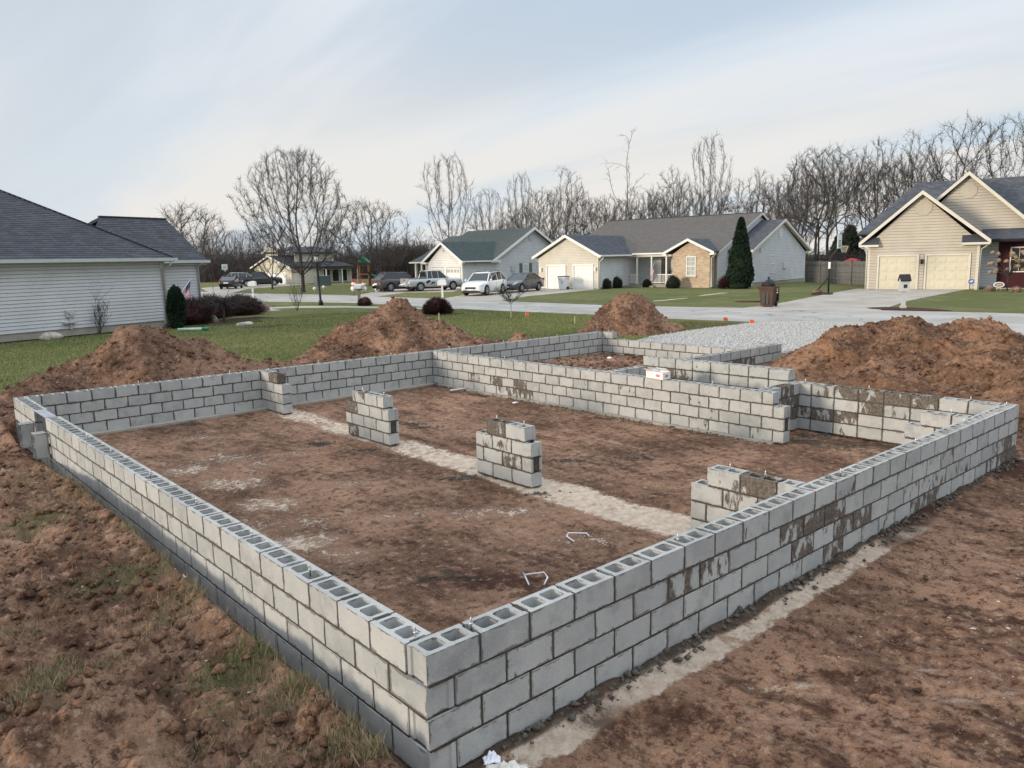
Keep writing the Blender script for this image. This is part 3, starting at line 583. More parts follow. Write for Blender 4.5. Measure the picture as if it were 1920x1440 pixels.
block_wall('inner block wall between the wide dirt floor and the rear bay', 'y', 22,
    [(3, 7.5, 30.5, .5), (2, 7, 30.5, .5), (1, 7, 30.5, 1), (0, 7, 30.5, .5)],
    [(26.4, 1.5, .8), (24.4, 1.5, .85), (22.5, 1.5, .8), (22.2, .6, .85), (23.8, .7, .6), (23.1, 1.5, .4), (23.2, .6, .8), (15.3, 2.5, .45), (11.4, 2.5, .5), (10.3, 1.5, .5), (11.2, .4, .55), (8, .5, .35), (20.5, 3.5, .3)],
    bolts=[(10.5, 3), (17.5, 3), (24, 3), (28, 3)])
block_wall('block wall on the right, with a raised fifth course on its far half', 'y', 25,
    [(3, 0, 16.5, .5), (2, .5, 16.5, 1), (1, 0, 16.5, .5), (0, .5, 16.5, 1), (4, 8.5, 16.5, 1)],
    [(6.5, 3.6, .6), (5.5, 3.6, .9), (4.3, 3.6, .55), (3.5, 3.6, .95), (5.1, 2.5, .95), (5.6, 1.5, .95), (7.9, 1.4, .8), (7.4, 1.5, .9), (4.2, 2.4, .55), (6.3, .5, .45), (14.5, 3.5, .7), (9, 3.5, .4), (12.8, 4.5, .4), (15.4, 4.4, .3), (13, 3.3, .3)],
    bolts=[(1.5, 3), (5.2, 3), (7.9, 3)])
block_wall('short block return wall joining the inner wall to the right-hand wall', 'x', 8,
    alt(0, 4, lambda c: (22.5, 25, 1) if c % 2 else (22.5, 25, .5)), [(24.3, 3.6, .9), (23.7, 2.7, .9), (24.6, 1.5, 1), (24.6, 2.6, .9), (24.2, 1.5, .8)], bolts=[(22.7, 3)])
block_wall('block wall across the garage front, reaching out to the gravel drive', 'x', 16.25,
    [(3, 25.5, 38, 1), (2, 25.5, 38, .5), (1, 25.5, 38, 1), (0, 25.5, 38, .5), (3, 22.5, 25, 1), (2, 22.5, 25, .5), (1, 22.5, 25, 1)],
    [(28.5, 3.4, .5), (32.5, 2.5, .8), (33.5, 2.5, .9), (34.3, 2.4, .9), (29, 3.3, .4)], bolts=[(37.2, 3), (27.5, 3)])
block_wall('low block sill at the garage doorway with a taller block at each end', 'y', 37.5,
    [(2, 17, 30.5, 1), (1, 17, 30.5, .5), (0, 17, 30.5, 1), (3, 29.5, 30.5, 1), (3, 16.75, 17.75, 1)], [(19, 2.5, .3)], bolts=[(30.1, 3), (29.7, 3), (17.5, 3)])
block_wall('stepped block stub projecting inward from the back wall', 'y', 11,
    [(3, 28.5, 30.5, 1), (2, 28, 30.5, 1), (1, 28, 30.5, .5), (0, 28, 30.5, 1)], [(28.9, 3.5, .95)], bolts=[(30, 3)], name='block_stub')
block_wall('free-standing stepped block pier nearer the back wall', 'y', 11,
    [(3, 18.6, 21.1, .5), (2, 18.25, 21.75, .5), (1, 18.25, 21.75, 1), (0, 18.25, 21.6, .5)], [(21, 2.5, 1), (20.8, 3.5, .6), (21.2, .5, .95)], bolts=[(18.9, 3), (20.6, 3)], name='block_pier')
block_wall('free-standing stepped block pier in the middle of the dirt floor', 'y', 11,
    [(3, 10, 12, 1), (2, 9.7, 12.6, 1), (1, 9.7, 12.6, .5), (0, 9.7, 12.6, 1)], [(11.5, 3.5, .95), (12.1, 2.5, .5), (11, 2.5, .5), (10.6, 1.5, .9), (10.4, 3.4, .3)], bolts=[(10.3, 3), (11.7, 3)], name='block_pier')
block_wall('stepped block stub joined to the nearest wall, third from the front corner', 'y', 11,
    [(3, .5, 3, .5), (2, .5, 3.5, 1), (1, .5, 3.5, .5), (0, .5, 3.5, 1)], [(2.7, 3.5, .4), (1.9, 3.5, .95), (2.4, 2.5, .6)], bolts=[(2.45, 3), (1.45, 3)], name='block_stub')
block_wall('stepped block stub joined to the nearest wall beside its far right end', 'y', 22,
    [(3, .5, 2, .5), (2, .5, 2.5, 1), (1, .5, 2.5, .5), (0, .5, 2.5, 1)], bolts=[(1.1, 3)], name='block_stub')
# the vent opening: a thin board across it, a dark vent panel and a block on end at each side
vo_ = empty('vent_form', (.1016, 25.5*BL, 0), 0, 'thin grey board bridging the vent opening in the left wall', 'board')
MB().box((-.095, -1.02*BL, .806), (-.03, 1.02*BL, .818)).box((-.03, -1.02*BL, .800), (.06, 1.02*BL, .812)).build('top_board', 'slab', vo_)
MB().box((.0, -.99*BL, .41), (.025, .99*BL, .798)).build('vent_panel', 'grate', vo_)
def on_end(y, z, label, tilt):
    o = link('concrete_block', hollow(BLn, 2)); o.location = (-.115, y, z); o.rotation_euler = (R(tilt), R(90), R(90)); o.rotation_euler = (Matrix.Rotation(R(tilt), 3, 'Y') @ Matrix(((0, 0, 1), (0, 1, 0), (-1, 0, 0))) ).to_euler()
    o.color = (0, 0, 0, 1); tag(o, label, 'concrete block', 'blocks stood on end beside the vent opening')
on_end(24.27*BL, .42, 'concrete block stood on end against the left wall, nearer side of the opening', 0)
on_end(26.8*BL, .42, 'concrete block stood on end against the left wall, farther side of the opening', 0)
# footing seen as a pale strip inside the back and side walls
fo = MB().box((.2, 12.22, -.12), (8.9, 12.42, .022)).box((8.84, 3.0, -.12), (8.93, 12.14, .020)).build('footing', 'found'); tag(fo, kind='structure')
# wet mortar lumps squeezed out along the foot of the near wall
P_ = []; SZ = []
for x in np.arange(.5, 10.2, .0042):
    amp = 1.0 if x > .9 else .6
    if fbm(np.array([x*1.3]), np.array([3.3]), 3)[0] < rs.uniform(-.5, .1): continue
    P_.append((x+rs.uniform(-.02, .02), -.008-abs(rs.normal(0, .06))*amp, rs.uniform(-.005, .05))); SZ.append(.005+.040*rs.uniform(0, 1)**3)
tag(scatter_rocks('mortar_droppings', np.array(P_), np.array(SZ), 'lump', 4, .75), 'dark wet mortar lumps along the foot of the nearest wall', 'mortar', kind='stuff')
P_ = []; SZ = []
for u, v, n in [(600, 830, 40), (690, 842, 30), (770, 795, 30), (800, 800, 25), (870, 895, 45), (1010, 925, 22), (1070, 862, 30), (870, 1085, 14), (350, 795, 30), (905, 755, 30), (640, 1072, 20), (1100, 745, 30), (1560, 815, 60), (1180, 857, 30)]:
    p = gp(u, v, 0)
    for _ in range(n): a = rs.normal(0, .2); b = rs.normal(0, .05); x = p.x+a*math.sin(YAW)+b; y = p.y-a*math.cos(YAW)+b; P_.append((x, y, gz(x, y)+.005)); SZ.append(rs.uniform(.012, .035))
for k_ in range(420):
    y = rs.uniform(3, 12.2); x = 8.9-abs(rs.normal(0, .12)); P_.append((x, y, .01)); SZ.append(rs.uniform(.01, .028))
tag(scatter_rocks('mortar_crumbs', np.array(P_), np.array(SZ), 'lump', 5, .6), 'dark mortar crumbs dropped on the dirt floor between the walls', 'mortar', kind='stuff')
# ---------------------------------------------------------------- soil clods
def clods(name, n, x0, x1, y0, y1, smin, smax, label, mat='pile', pw=2.5, cond=None, seed=2):
    q = np.random.RandomState(seed); x = q.uniform(x0, x1, n); y = q.uniform(y0, y1, n)
    ok = fbm(x*1.2, y*1.2, 3) > q.uniform(-.35, .45, n)
    if cond is not None: ok &= cond(x, y)
    x, y = x[ok], y[ok]; s_ = smin+(smax-smin)*q.uniform(0, 1, len(x))**pw
    tag(scatter_rocks(name, np.column_stack([x, y, ground_h(x, y)+s_*.15]), s_, mat, seed+50, .7), label, 'soil clods', kind='stuff')
clods('soil_clods', 42000, -5, -.25, -2.4, 12.5, .004, .070, 'crumbs and clods of brown soil on the bank left of the foundation', pw=5)
clods('soil_clods', 20000, .5, 12, -5, -.35, .004, .030, 'crumbs and clods of brown soil in front of the nearest wall', pw=4, seed=3)
clods('soil_clods', 16000, .3, 8.8, .3, 12.2, .004, .020, 'small crumbs of soil on the floor inside the foundation', pw=4, seed=4, cond=lambda x, y: (x < 4.1) | (x > 5.1))
clods('soil_clods', 5000, 9.4, 15.2, 6.9, 12.2, .01, .07, 'clods of dark soil filling the rear bay', pw=3, seed=5)
clods('soil_clods', 9000, -3, 17, 12.8, 16.5, .01, .08, 'clods of soil spread behind the back wall', pw=3, seed=6, cond=lambda x, y: soil_amount(x, y) > .6)
clods('soil_clods', 5000, 10.8, 15, -4, 6.3, .01, .09, 'clods of soil on the bank beyond the right-hand wall', 'pile_red', pw=3, seed=7)
q = np.random.RandomState(9); n = 520; x = np.concatenate([q.uniform(-4, 0, n//4), q.uniform(3, 11, n//4*3)]); y = np.concatenate([q.uniform(-1.5, 9, n//4), q.uniform(-5, -.8, n//4*3)])
tag(scatter_rocks('pebbles', np.column_stack([x, y, ground_h(x, y)+.003]), q.uniform(.003, .010, len(x)), 'stone', 77), 'tiny pale pebbles lying on the soil around the foundation', 'pebbles', kind='stuff')
q = np.random.RandomState(19); x = np.concatenate([q.uniform(3.2, 11, 260), q.uniform(-4, -.4, 120)]); y = np.concatenate([q.uniform(-4.5, -.8, 260), q.uniform(-1.5, 8, 120)])
tag(scatter_rocks('flat_stones', np.column_stack([x, y, ground_h(x, y)+.002]), .008+.035*q.uniform(0, 1, len(x))**3, 'rock', 78, .3), 'small flat pale stone flakes strewn on the bare soil', 'stones', kind='stuff')
# ---------------------------------------------------------------- dirt piles
def pile(label, bumps, x0, x1, y0, y1, mat, st=.07, amp=1.0, seed=0, base=.45):
    """bumps: (cx, cy, radius x, radius y, height, rotation)"""
    xs = np.arange(x0, x1, st); ys = np.arange(y0, y1, st); X, Y = np.meshgrid(xs, ys)
    wx = X+.35*fbm(X*.9+seed, Y*.9, 3); wy = Y+.35*fbm(X*.9, Y*.9+seed+9, 3); h = np.zeros_like(X)
    for cx, cy, rx, ry, H_, ro in bumps:
        c, s_ = math.cos(ro), math.sin(ro); dx = wx-cx; dy = wy-cy; d = np.sqrt(((dx*c+dy*s_)/rx)**2+((-dx*s_+dy*c)/ry)**2)
        b = H_*1.10*(1-np.sqrt(d*d+.018)); b = np.where(b > 0, b, np.maximum(b, -.3)); h = np.maximum(h, b)
    on = ss(.0, .25, h)
    n = .20*fbm(X*1.0+seed, Y*1.0, 4)+.17*billow(X*1.7, Y*1.7+seed, 6, 2.15, .68)+.075*billow(X*5.5, Y*5.5, 3, 2.1, .6)+.10
    H = base-.12+h+n*on*amp-.25*(1-ss(0, .06, h))
    V = np.stack([X, Y, H], -1).reshape(-1, 3); ny_, nx_ = X.shape; idx = np.arange(nx_*ny_).reshape(ny_, nx_)
    F = np.stack([idx[:-1, :-1], idx[:-1, 1:], idx[1:, 1:], idx[1:, :-1]], -1).reshape(-1, 4)
    keep = (h > .005); kf = (keep[:-1, :-1] | keep[:-1, 1:] | keep[1:, 1:] | keep[1:, :-1]).ravel(); F = F[kf]
    used, inv = np.unique(F, return_inverse=True); F = inv.reshape(-1, 4); V = V[used]
    cx, cy = bumps[0][0], bumps[0][1]; V = V-np.array([cx, cy, 0])
    me = npmesh('dirt_pile', V, F, True); root = empty('dirt_pile', (cx, cy, 0), 0, label, 'dirt pile'); link('soil_heap', me, root, mat)
    q = np.random.RandomState(seed+1); n = int(len(V)*.28); sel = q.choice(len(V), n); s_ = .008+.085*q.uniform(0, 1, n)**4.5
    o = scatter_rocks('clods', V[sel]+np.array([0, 0, .01]), s_, mat, seed+3, .8); o.parent = root; o['kind'] = 'stuff'
    return root
pile('broad brown dirt pile behind the back wall, beside the grey-sided house', [(3.05, 15.2, 2.5, 2.2, 1.52, 0), (3.9, 14.8, 2.1, 1.7, 1.18, .2), (1.9, 15.3, 2.1, 1.7, .95, .3), (.9, 14.8, 1.7, 1.3, .5, .3), (5.3, 14.3, 1.2, .9, .5, 0), (6.4, 14.3, 1.0, .7, .3, 0), (3.0, 14.0, 2.4, 1.2, .6, 0), (-.6, 13.9, 1.6, .8, .22, .2)], -2.5, 8, 12.75, 18, 'pile_dark', seed=1)
pile('tall brown dirt pile behind the back wall with a low ridge trailing right', [(10.7, 16.7, 2.3, 2.3, 1.72, 0), (9.5, 17.0, 1.9, 1.8, 1.05, 0), (11.4, 15.6, 1.6, 1.5, 1.0, 0), (12.0, 14.6, 1.2, .9, .55, -.7), (13.25, 13.9, .9, .7, .55, 0), (12.4, 14.0, .8, .6, .42, 0), (8.2, 16.2, 1.5, 1.2, .45, 0), (7.6, 14.6, 1.6, .9, .28, 0), (10.4, 14.4, 2.0, .9, .45, -.3)], 5, 15.5, 12.9, 19.5, 'pile', seed=2)
pile('cone-shaped brown dirt pile on the lawn beyond the rear bay', [(18.95, 14.5, 1.95, 1.95, 1.60, 0), (18.2, 15.0, 1.2, 1.1, .85, 0), (19.8, 13.9, 1.1, 1.1, .75, 0)], 16.2, 22, 11.5, 17.5, 'pile', seed=3)
pile('largest dirt pile, orange-tinged, beyond the right-hand walls', [(17.2, 4.5, 2.8, 2.2, 1.20, -.5), (16.1, 5.1, 2.2, 1.7, 1.05, -.5), (18.6, 3.4, 2.5, 2.0, 1.10, -.5), (14.2, 4.8, 1.9, 1.4, .85, 0), (15.6, 3.6, 2.8, 2.0, .95, 0), (13.2, 3.2, 2.0, 1.6, .50, 0), (14.9, 1.9, 2.4, 1.8, .75, 0), (17.0, 2.2, 2.6, 2.0, 1.0, 0), (12.7, 5.0, 1.2, .8, .3, 0)], 10.9, 22, -1.5, 7.6, 'pile_red', st=.065, amp=1.15, seed=4)
pile('low orange dirt pile at the right edge of the picture', [(14.4, .2, 2.0, 1.7, 1.12, 0), (16.4, -.8, 2.4, 1.9, 1.3, 0), (12.9, -.2, 1.5, 1.3, .65, 0)], 11.2, 20, -4, 2.6, 'pile_red', seed=5)
# ================================================================ houses (local axes: x to the right along the front, y away from the street, z up)
G0 = .45
class House:
    def __init__(s, name, label, O, a, cat='house'):
        s.root = empty(name, (O[0], O[1], 0), R(a-90), label, cat)
    def part(s, mb, name, mat, parent=None, loc=None): return mb.build(name, mat, parent or s.root, loc)
    def to(s, ax, d, p, q, o=0):
        """point on a wall: ax 'f' faces -y at y=d, 'r' faces +x at x=d, 'l' faces -x at x=d, 'b' faces +y; o = outward offset"""
        return {'f': (p, d-o, q), 'b': (p, d+o, q), 'r': (d+o, p, q), 'l': (d-o, p, q)}[ax]
    def wbox(s, mb, ax, d, p0, p1, z0, z1, o0, o1):
        a = s.to(ax, d, p0, z0, o0); b = s.to(ax, d, p1, z1, o1); return mb.box([min(a[i], b[i]) for i in range(3)], [max(a[i], b[i]) for i in range(3)])
    def wall(s, ax, d, outline, openings=(), mat='sid_grey', row=.13, boards=False, core=True, core_mat='found', z_sid=None, name='siding'):
        """outline: convex polygon [(p, z)], openings: [(p0, p1, z0, z1)]"""
        zs = [z for _, z in outline]; z0 = min(zs) if z_sid is None else z_sid; z1 = max(zs)
        def span(z):
            xs = []
            n = len(outline)
            for i in range(n):
                (x0, a), (x1, b) = outline[i], outline[(i+1) % n]
                if abs(a-b) < 1e-6:
                    if abs(a-z) < 1e-4: xs += [x0, x1]
                elif min(a, b)-1e-6 <= z <= max(a, b)+1e-6: xs.append(x0+(x1-x0)*(z-a)/(b-a))
            return (min(xs), max(xs)) if xs else None
        if core:
            c = MB(); c.prism([s.to(ax, d, p, z, -.012) for p, z in outline], Vector(s.to(ax, d, 0, 0, -.16))-Vector(s.to(ax, d, 0, 0, -.012))); s.part(c, 'wall', core_mat)
        all_ = MB(); z = z0; rows = []
        while z < z1-.02:
            t = min(z+row, z1); gp_ = min(.13*row, .03); a = span(z+1e-4); b = span(t-gp_-1e-4); tt = t-gp_
            if a and b:
                ivs = [(a[0], a[1], b[0], b[1])]
                for (q0, q1, y0, y1) in openings:
                    if y0 < (z+t)/2 < y1:
                        nv = []
                        for (l0, r0, l1, r1) in ivs:
                            if q1 <= min(l0, l1) or q0 >= max(r0, r1): nv.append((l0, r0, l1, r1)); continue
                            if q0 > max(l0, l1): nv.append((l0, q0, l1, q0))
                            if q1 < min(r0, r1): nv.append((q1, r0, q1, r1))
                        ivs = nv
                for (l0, r0, l1, r1) in ivs:
                    vs = [s.to(ax, d, l0, z, .0), s.to(ax, d, r0, z, .0), s.to(ax, d, r1, tt, .0), s.to(ax, d, l1, tt, .0),
                          s.to(ax, d, l0, z, .034), s.to(ax, d, r0, z, .034), s.to(ax, d, r1, tt, .016), s.to(ax, d, l1, tt, .016)]
                    fs = [(0, 3, 2, 1), (4, 5, 6, 7), (0, 1, 5, 4), (1, 2, 6, 5), (2, 3, 7, 6), (3, 0, 4, 7)]
                    if boards: s.part(MB().add(vs, fs), 'siding_board', mat)
                    else: all_.add(vs, fs)
            z = t
        if not boards: tag(s.part(all_, name, mat), kind='stuff')
    def roof(s, pts, mat, th=.14, row=.16, name='roof', courses=True):
        """pts: convex polygon of the roof surface, first edge = eave"""
        P = [Vector(p) for p in pts]; e = (P[1]-P[0]).normalized(); n = e.cross(P[2]-P[1]).normalized()
        if n.z < 0: n = -n
        up_ = n.cross(e).normalized()
        if up_.z < 0: up_ = -up_
        pol = [((p-P[0]).dot(e), (p-P[0]).dot(up_)) for p in P]; vmax = max(v for _, v in pol)
        def clip(poly, v, keep_above):
            out = []
            for i in range(len(poly)):
                a, b = poly[i], poly[(i+1) % len(poly)]; ia = (a[1] >= v) == keep_above or abs(a[1]-v) < 1e-9; ib = (b[1] >= v) == keep_above or abs(b[1]-v) < 1e-9
                if ia: out.append(a)
                if ia != ib: t = (v-a[1])/(b[1]-a[1]); out.append((a[0]+(b[0]-a[0])*t, v))
            return out
        V = []; F = []; UV = []
        def emit(ps, uvs):
            o = len(V); V.extend([tuple(p) for p in ps]); F.append(tuple(range(o, o+len(ps)))); UV.extend(uvs)
        W3 = lambda u, v, h=0: P[0]+e*u+up_*v+n*h
        emit([p-n*th for p in reversed(P)], [(0, 0)]*len(P))
        for i in range(len(P)):
            a, b = P[i], P[(i+1) % len(P)]; emit([a-n*th, b-n*th, b, a], [(0, 0), (1, 0), (1, .1), (0, .1)])
        if courses:
            v = 0
            while v < vmax-1e-3:
                t = min(v+row, vmax); q = clip(clip(pol, v, True), t, False)
                if len(q) >= 3:
                    emit([W3(a, b, .012*(1-(b-v)/row)+.001) for a, b in q], [(a, b) for a, b in q])
                    lo = [a for a, b in q if abs(b-v) < 1e-6]
                    if len(lo) >= 2: emit([W3(min(lo), v, 0), W3(max(lo), v, 0), W3(max(lo), v, .013), W3(min(lo), v, .013)], [(0, 0)]*4)
                v = t
        else: emit(P, pol)
        me = D.meshes.new(name); me.from_pydata(V, [], F); ul = me.uv_layers.new(name='UVMap'); ul.data.foreach_set('uv', [c for q in UV for c in q]); me.update()
        return link(name, me, s.root, mat)
    def bar(s, name, p, q, w, h, mat, parent=None): return s.part(MB().bar(p, q, w, h), name, mat, parent)
    def gable_trim(s, ax, d, pL, zL, pk, zk, pR, zR, o, mat, w=.20):
        for a, b in (((pL, zL), (pk, zk)), ((pk, zk), (pR, zR))):
            A = Vector(s.to(ax, d, a[0], a[1], o)); B_ = Vector(s.to(ax, d, b[0], b[1], o)); t = Vector(s.to(ax, d, 0, 0, .03))-Vector(s.to(ax, d, 0, 0, 0)); dn = Vector((0, 0, -w*1.15))
            s.part(MB().prism([A, B_, B_+dn, A+dn], t), 'rake_board', mat)
    def soffit_gable(s, ax, d, pL, zL, pk, zk, pR, zR, o, mat): pass
    def gutter(s, p, q, mat, r=.065):
        p = Vector(p); q = Vector(q); s.part(MB().bar(p, q, .12, .13), 'gutter', mat)
    def downspout(s, pts, mat): s.part(MB().tube(pts, .045, 6), 'downspout', mat)
    def garage_door(s, ax, d, p0, p1, z0, z1, mat, trim, panels=(4, 4), lights=False, sub=True, recess=.08):
        fr = MB(); w = .10
        s.wbox(fr, ax, d, p0-w, p0, z0, z1+w, -.01, .10); s.wbox(fr, ax, d, p1, p1+w, z0, z1+w, -.01, .10); s.wbox(fr, ax, d, p0, p1, z1, z1+w, -.01, .10)
        s.part(fr, 'door_trim', trim)
        dm = MB(); s.wbox(dm, ax, d, p0, p1, z0, z1, -.01, .005)
        nr, nc = panels; hh = (z1-z0)/nr
        for i in range(1, nr): s.wbox(dm, ax, d, p0, p1, z0+i*hh-.006, z0+i*hh+.006, .005, .009)
        door = s.part(dm, 'garage_door', mat); cw = (p1-p0)/nc; pm = MB(); gm = MB()
        for i in range(nr):
            for j in range(nc):
                a = p0+j*cw+cw*.13; b = p0+(j+1)*cw-cw*.13; c = z0+i*hh+hh*.2; e_ = z0+(i+1)*hh-hh*.2
                if lights and i == nr-1: s.wbox(gm, ax, d, a, b, c, e_, .005, .025); continue
                t = MB() if sub else pm; s.wbox(t, ax, d, a, b, c, e_, .005, .02)
                s.wbox(t, ax, d, a+.04, b-.04, c+.04, e_-.04, .02, .033)
                if sub: s.part(t, 'door_panel', mat, door)
        if not sub: s.part(pm, 'door_panels', mat, door)
        if lights: s.part(gm, 'door_lights', 'curtain', door)
    def window(s, ax, d, p0, p1, z0, z1, trim='white', grid=(2, 2), fill='glass', cur=False, w=.07, sash=True):
        fr = MB(); s.wbox(fr, ax, d, p0, p1, z1-w, z1, -.05, .05); s.wbox(fr, ax, d, p0, p1, z0, z0+w, -.05, .06); s.wbox(fr, ax, d, p0, p0+w, z0+w, z1-w, -.05, .05); s.wbox(fr, ax, d, p1-w, p1, z0+w, z1-w, -.05, .05)
        f = s.part(fr, 'window', trim); g = MB(); s.wbox(g, ax, d, p0+w, p1-w, z0+w, z1-w, .0, .012); s.part(g, 'pane', fill, f)
        if cur: g = MB(); s.wbox(g, ax, d, p0+w+.02, p1-w-.02, z0+w+.02, (z0+z1)/2 if cur == 2 else z1-w, .012, .016); s.part(g, 'curtain', 'curtain', f)
        b = MB(); zm = (z0+z1)/2
        if sash: s.wbox(b, ax, d, p0+w, p1-w, zm-.03, zm+.03, .012, .045)
        nx_, nz_ = grid
        for i in range(1, nx_): x = p0+w+(p1-p0-2*w)*i/nx_; s.wbox(b, ax, d, x-.012, x+.012, z0+w, z1-w, .013, .03)
        for hb, ht in (((z0+w, zm), (zm, z1-w)) if sash else ((z0+w, z1-w),)):
            for i in range(1, nz_): z = hb+(ht-hb)*i/nz_; s.wbox(b, ax, d, p0+w, p1-w, z-.012, z+.012, .013, .03)
        s.part(b, 'muntins', trim, f)
    def vent(s, ax, d, p, z, r, mat, n=8, frame='greytrim'):
        pts = [s.to(ax, d, p+r*math.cos(math.pi*(2*i+1)/n), z+r*math.sin(math.pi*(2*i+1)/n), .02) for i in range(n)]
        t = Vector(s.to(ax, d, 0, 0, .05))-Vector(s.to(ax, d, 0, 0, 0)); v = s.part(MB().prism(pts, t), 'gable_vent', frame)
        m_ = MB()
        for i in range(5): q = z-r*.6+i*r*.3; wd = math.sqrt(max(0, (r*.8)**2-(q-z)**2)); s.wbox(m_, ax, d, p-wd, p+wd, q-.02, q+.02, .07, .085)
        s.part(m_, 'louvre', mat, v)
    def wall_lamp(s, ax, d, p, z, mat='black'):
        m_ = MB(); s.wbox(m_, ax, d, p-.05, p+.05, z-.12, z+.12, .02, .06); s.wbox(m_, ax, d, p-.08, p+.08, z-.1, z+.16, .08, .22); s.wbox(m_, ax, d, p-.1, p+.1, z+.16, z+.2, .06, .24); s.part(m_, 'wall_lamp', mat)

# ---- the grey-sided house on the left (its long side wall faces us)
# local frame here: 'r' faces the camera at x=0 ; y runs right along that wall
h = House('neighbour_house', 'large grey-sided house with charcoal hip roof at the left edge', (8.97, 32.39), 18)
ez = 3.40
h.wall('r', 0, [(-14, G0-.3), (0, G0-.3), (0, ez-.1), (-14, ez-.1)], mat='sid_grey', row=.135, boards=True, z_sid=G0+.28, core_mat='found')
h.wall('b', 0, [(-9, G0-.3), (0, G0-.3), (0, ez-.1), (-9, ez-.1)], mat='sid_grey', row=.135, z_sid=G0+.28)
h.part(MB().box((.02, -.13, G0+.1), (.045, .0, ez-.1)).box((-.13, .02, G0+.1), (.02, .045, ez-.1)), 'corner_board', 'greytrim')
h.part(MB().box((-.5, -.02, G0), (-.05, .16, ez-.15)), 'brick_corner', 'brick')
sl = .63; k1 = 4.7
h.roof([(.42, -14, ez), (.42, .42, ez), (.42-k1, .42-k1, ez+sl*k1), (.42-k1, -14, ez+sl*k1)], 'sh_char', row=.15)
h.roof([(.42, .42, ez), (.42-2*k1, .42, ez), (.42-k1, .42-k1, ez+sl*k1)], 'sh_char', row=.15)
h.roof([(.42-2*k1, .42, ez), (.42-2*k1, -14, ez), (.42-k1, -14, ez+sl*k1), (.42-k1, .42-k1, ez+sl*k1)], 'sh_char', row=.3)
h.part(MB().bar((.42, .42, ez+.02), (.42-k1, .42-k1, ez+sl*k1+.03), .16, .03), 'hip_cap', 'sh_char')
h.part(MB().box((0.0, -14, ez-.13), (.36, .38, ez-.10)).box((-8.8, -14, ez-.125), (0, .38, ez-.105)), 'soffit', 'greytrim')
h.gutter((.46, -14, ez-.04), (.46, .44, ez-.04), 'greytrim'); h.gutter((-.4, .48, ez-.04), (-2.2, .48, ez-.04), 'greytrim')
h.downspout([(.46, .15, ez-.1), (.38, .12, ez-.28), (.09, -.06, ez-.42), (.08, -.06, G0+.1)], 'greytrim')
# rear-right wing of the same house
h.wall('r', -1.1, [(.1, G0-.3), (2.66, G0-.3), (2.66, 3.2), (.1, 3.2)], mat='sid_grey', row=.135, boards=True, z_sid=G0+.2)
h.wall('b', 2.66, [(-7.5, G0-.3), (-1.1, G0-.3), (-1.1, 3.2), (-4.3, 5.2), (-7.5, 3.2)], mat='sid_grey', row=.2, z_sid=G0+.2)
h.roof([(-.8, -3, 3.3), (-.8, 3.0, 3.3), (-3.6, 3.0, 5.34), (-3.6, -.35, 5.34), (-2.2, -1.75, 4.32)], 'sh_char', row=.15)
h.roof([(-6.6, 3.0, 3.2), (-6.6, -3, 3.2), (-3.6, -.35, 5.34), (-3.6, 3.0, 5.34)], 'sh_char', row=.3)
h.part(MB().bar((-3.6, -.4, 5.36), (-3.6, 3.02, 5.36), .18, .05), 'ridge_cap', 'sh_char')
h.gutter((-.76, .55, 3.26), (-.76, 3.1, 3.26), 'greytrim'); h.part(MB().box((-1.1, .1, 3.12), (-.8, 2.95, 3.15)), 'soffit', 'greytrim')
h.downspout([(-.76, 2.66, 3.2), (-1.0, 2.6, 3.0), (-1.03, 2.6, G0+.1)], 'greytrim')
h.part(MB().box((-.9, .12, G0), (-.75, .3, 3.15)), 'porch_post', 'greytrim')
# meter box
h.part(MB().box((.03, -4.45, 1.18), (.14, -4.15, 1.45)).lathe([(.09, .14), (.09, .2)], 10, (0, -4.3, 1.36), 'x').box((.03, -4.33, .7), (.1, -4.27, 1.2)).box((.03, -4.6, .95), (.2, -4.1, 1.0)), 'gas_meter', 'greytrim')

# ---- beige house with two white garage doors, in the middle
h = House('ranch_house', 'beige ranch house with brown shingle roof, porch and tan brick bay', (45.68, 40.4), 9)
GX0, GX1, PK, EZ = -6.0, .1, -2.95, 3.2
h.wall('f', 0, [(GX0, G0-.2), (GX1, G0-.2), (GX1, 3.1), (PK, 4.72), (GX0, 3.1)], [(-5.2, -3.12, G0, 2.5), (-2.4, -.35, G0, 2.5)], 'sid_cream', .13, z_sid=G0+.08)
h.garage_door('f', 0, -5.1, -3.22, G0, 2.4, 'door_white', 'white'); h.garage_door('f', 0, -2.3, -.45, G0, 2.4, 'door_white', 'white')
h.wall('r', GX1, [(0, G0-.2), (6.2, G0-.2), (6.2, 3.1), (0, 3.1)], mat='sid_shade', z_sid=G0+.15)
h.wall('l', GX0, [(0, G0-.2), (14, G0-.2), (14, 3.1), (0, 3.1)], mat='sid_cream', row=.2, z_sid=G0+.1)
h.part(MB().box((GX0-.03, -.03, G0), (GX0+.1, .02, 3.1)).box((GX1-.1, -.03, G0), (GX1+.03, .02, 3.1)).box((GX1+.0, -.02, G0), (GX1+.03, .1, 3.1)), 'corner_board', 'offwhite')
sg = (4.94-EZ)/3.45
h.roof([(GX1+.45, -.4, EZ), (GX1+.45, 5, EZ), (PK, 9.2, EZ+sg*(GX1+.45-PK)), (PK, -.4, EZ+sg*(GX1+.45-PK))], 'sh_slate')
h.roof([(GX0-.45, 9.2, EZ), (GX0-.45, -.4, EZ), (PK, -.4, EZ+sg*(GX1+.45-PK)), (PK, 9.2, EZ+sg*(GX1+.45-PK))], 'sh_slate')
pkz = EZ+sg*(GX1+.45-PK)
h.gable_trim('f', 0, GX0-.48, EZ, PK, pkz+.02, GX1+.48, EZ, .40, 'white')
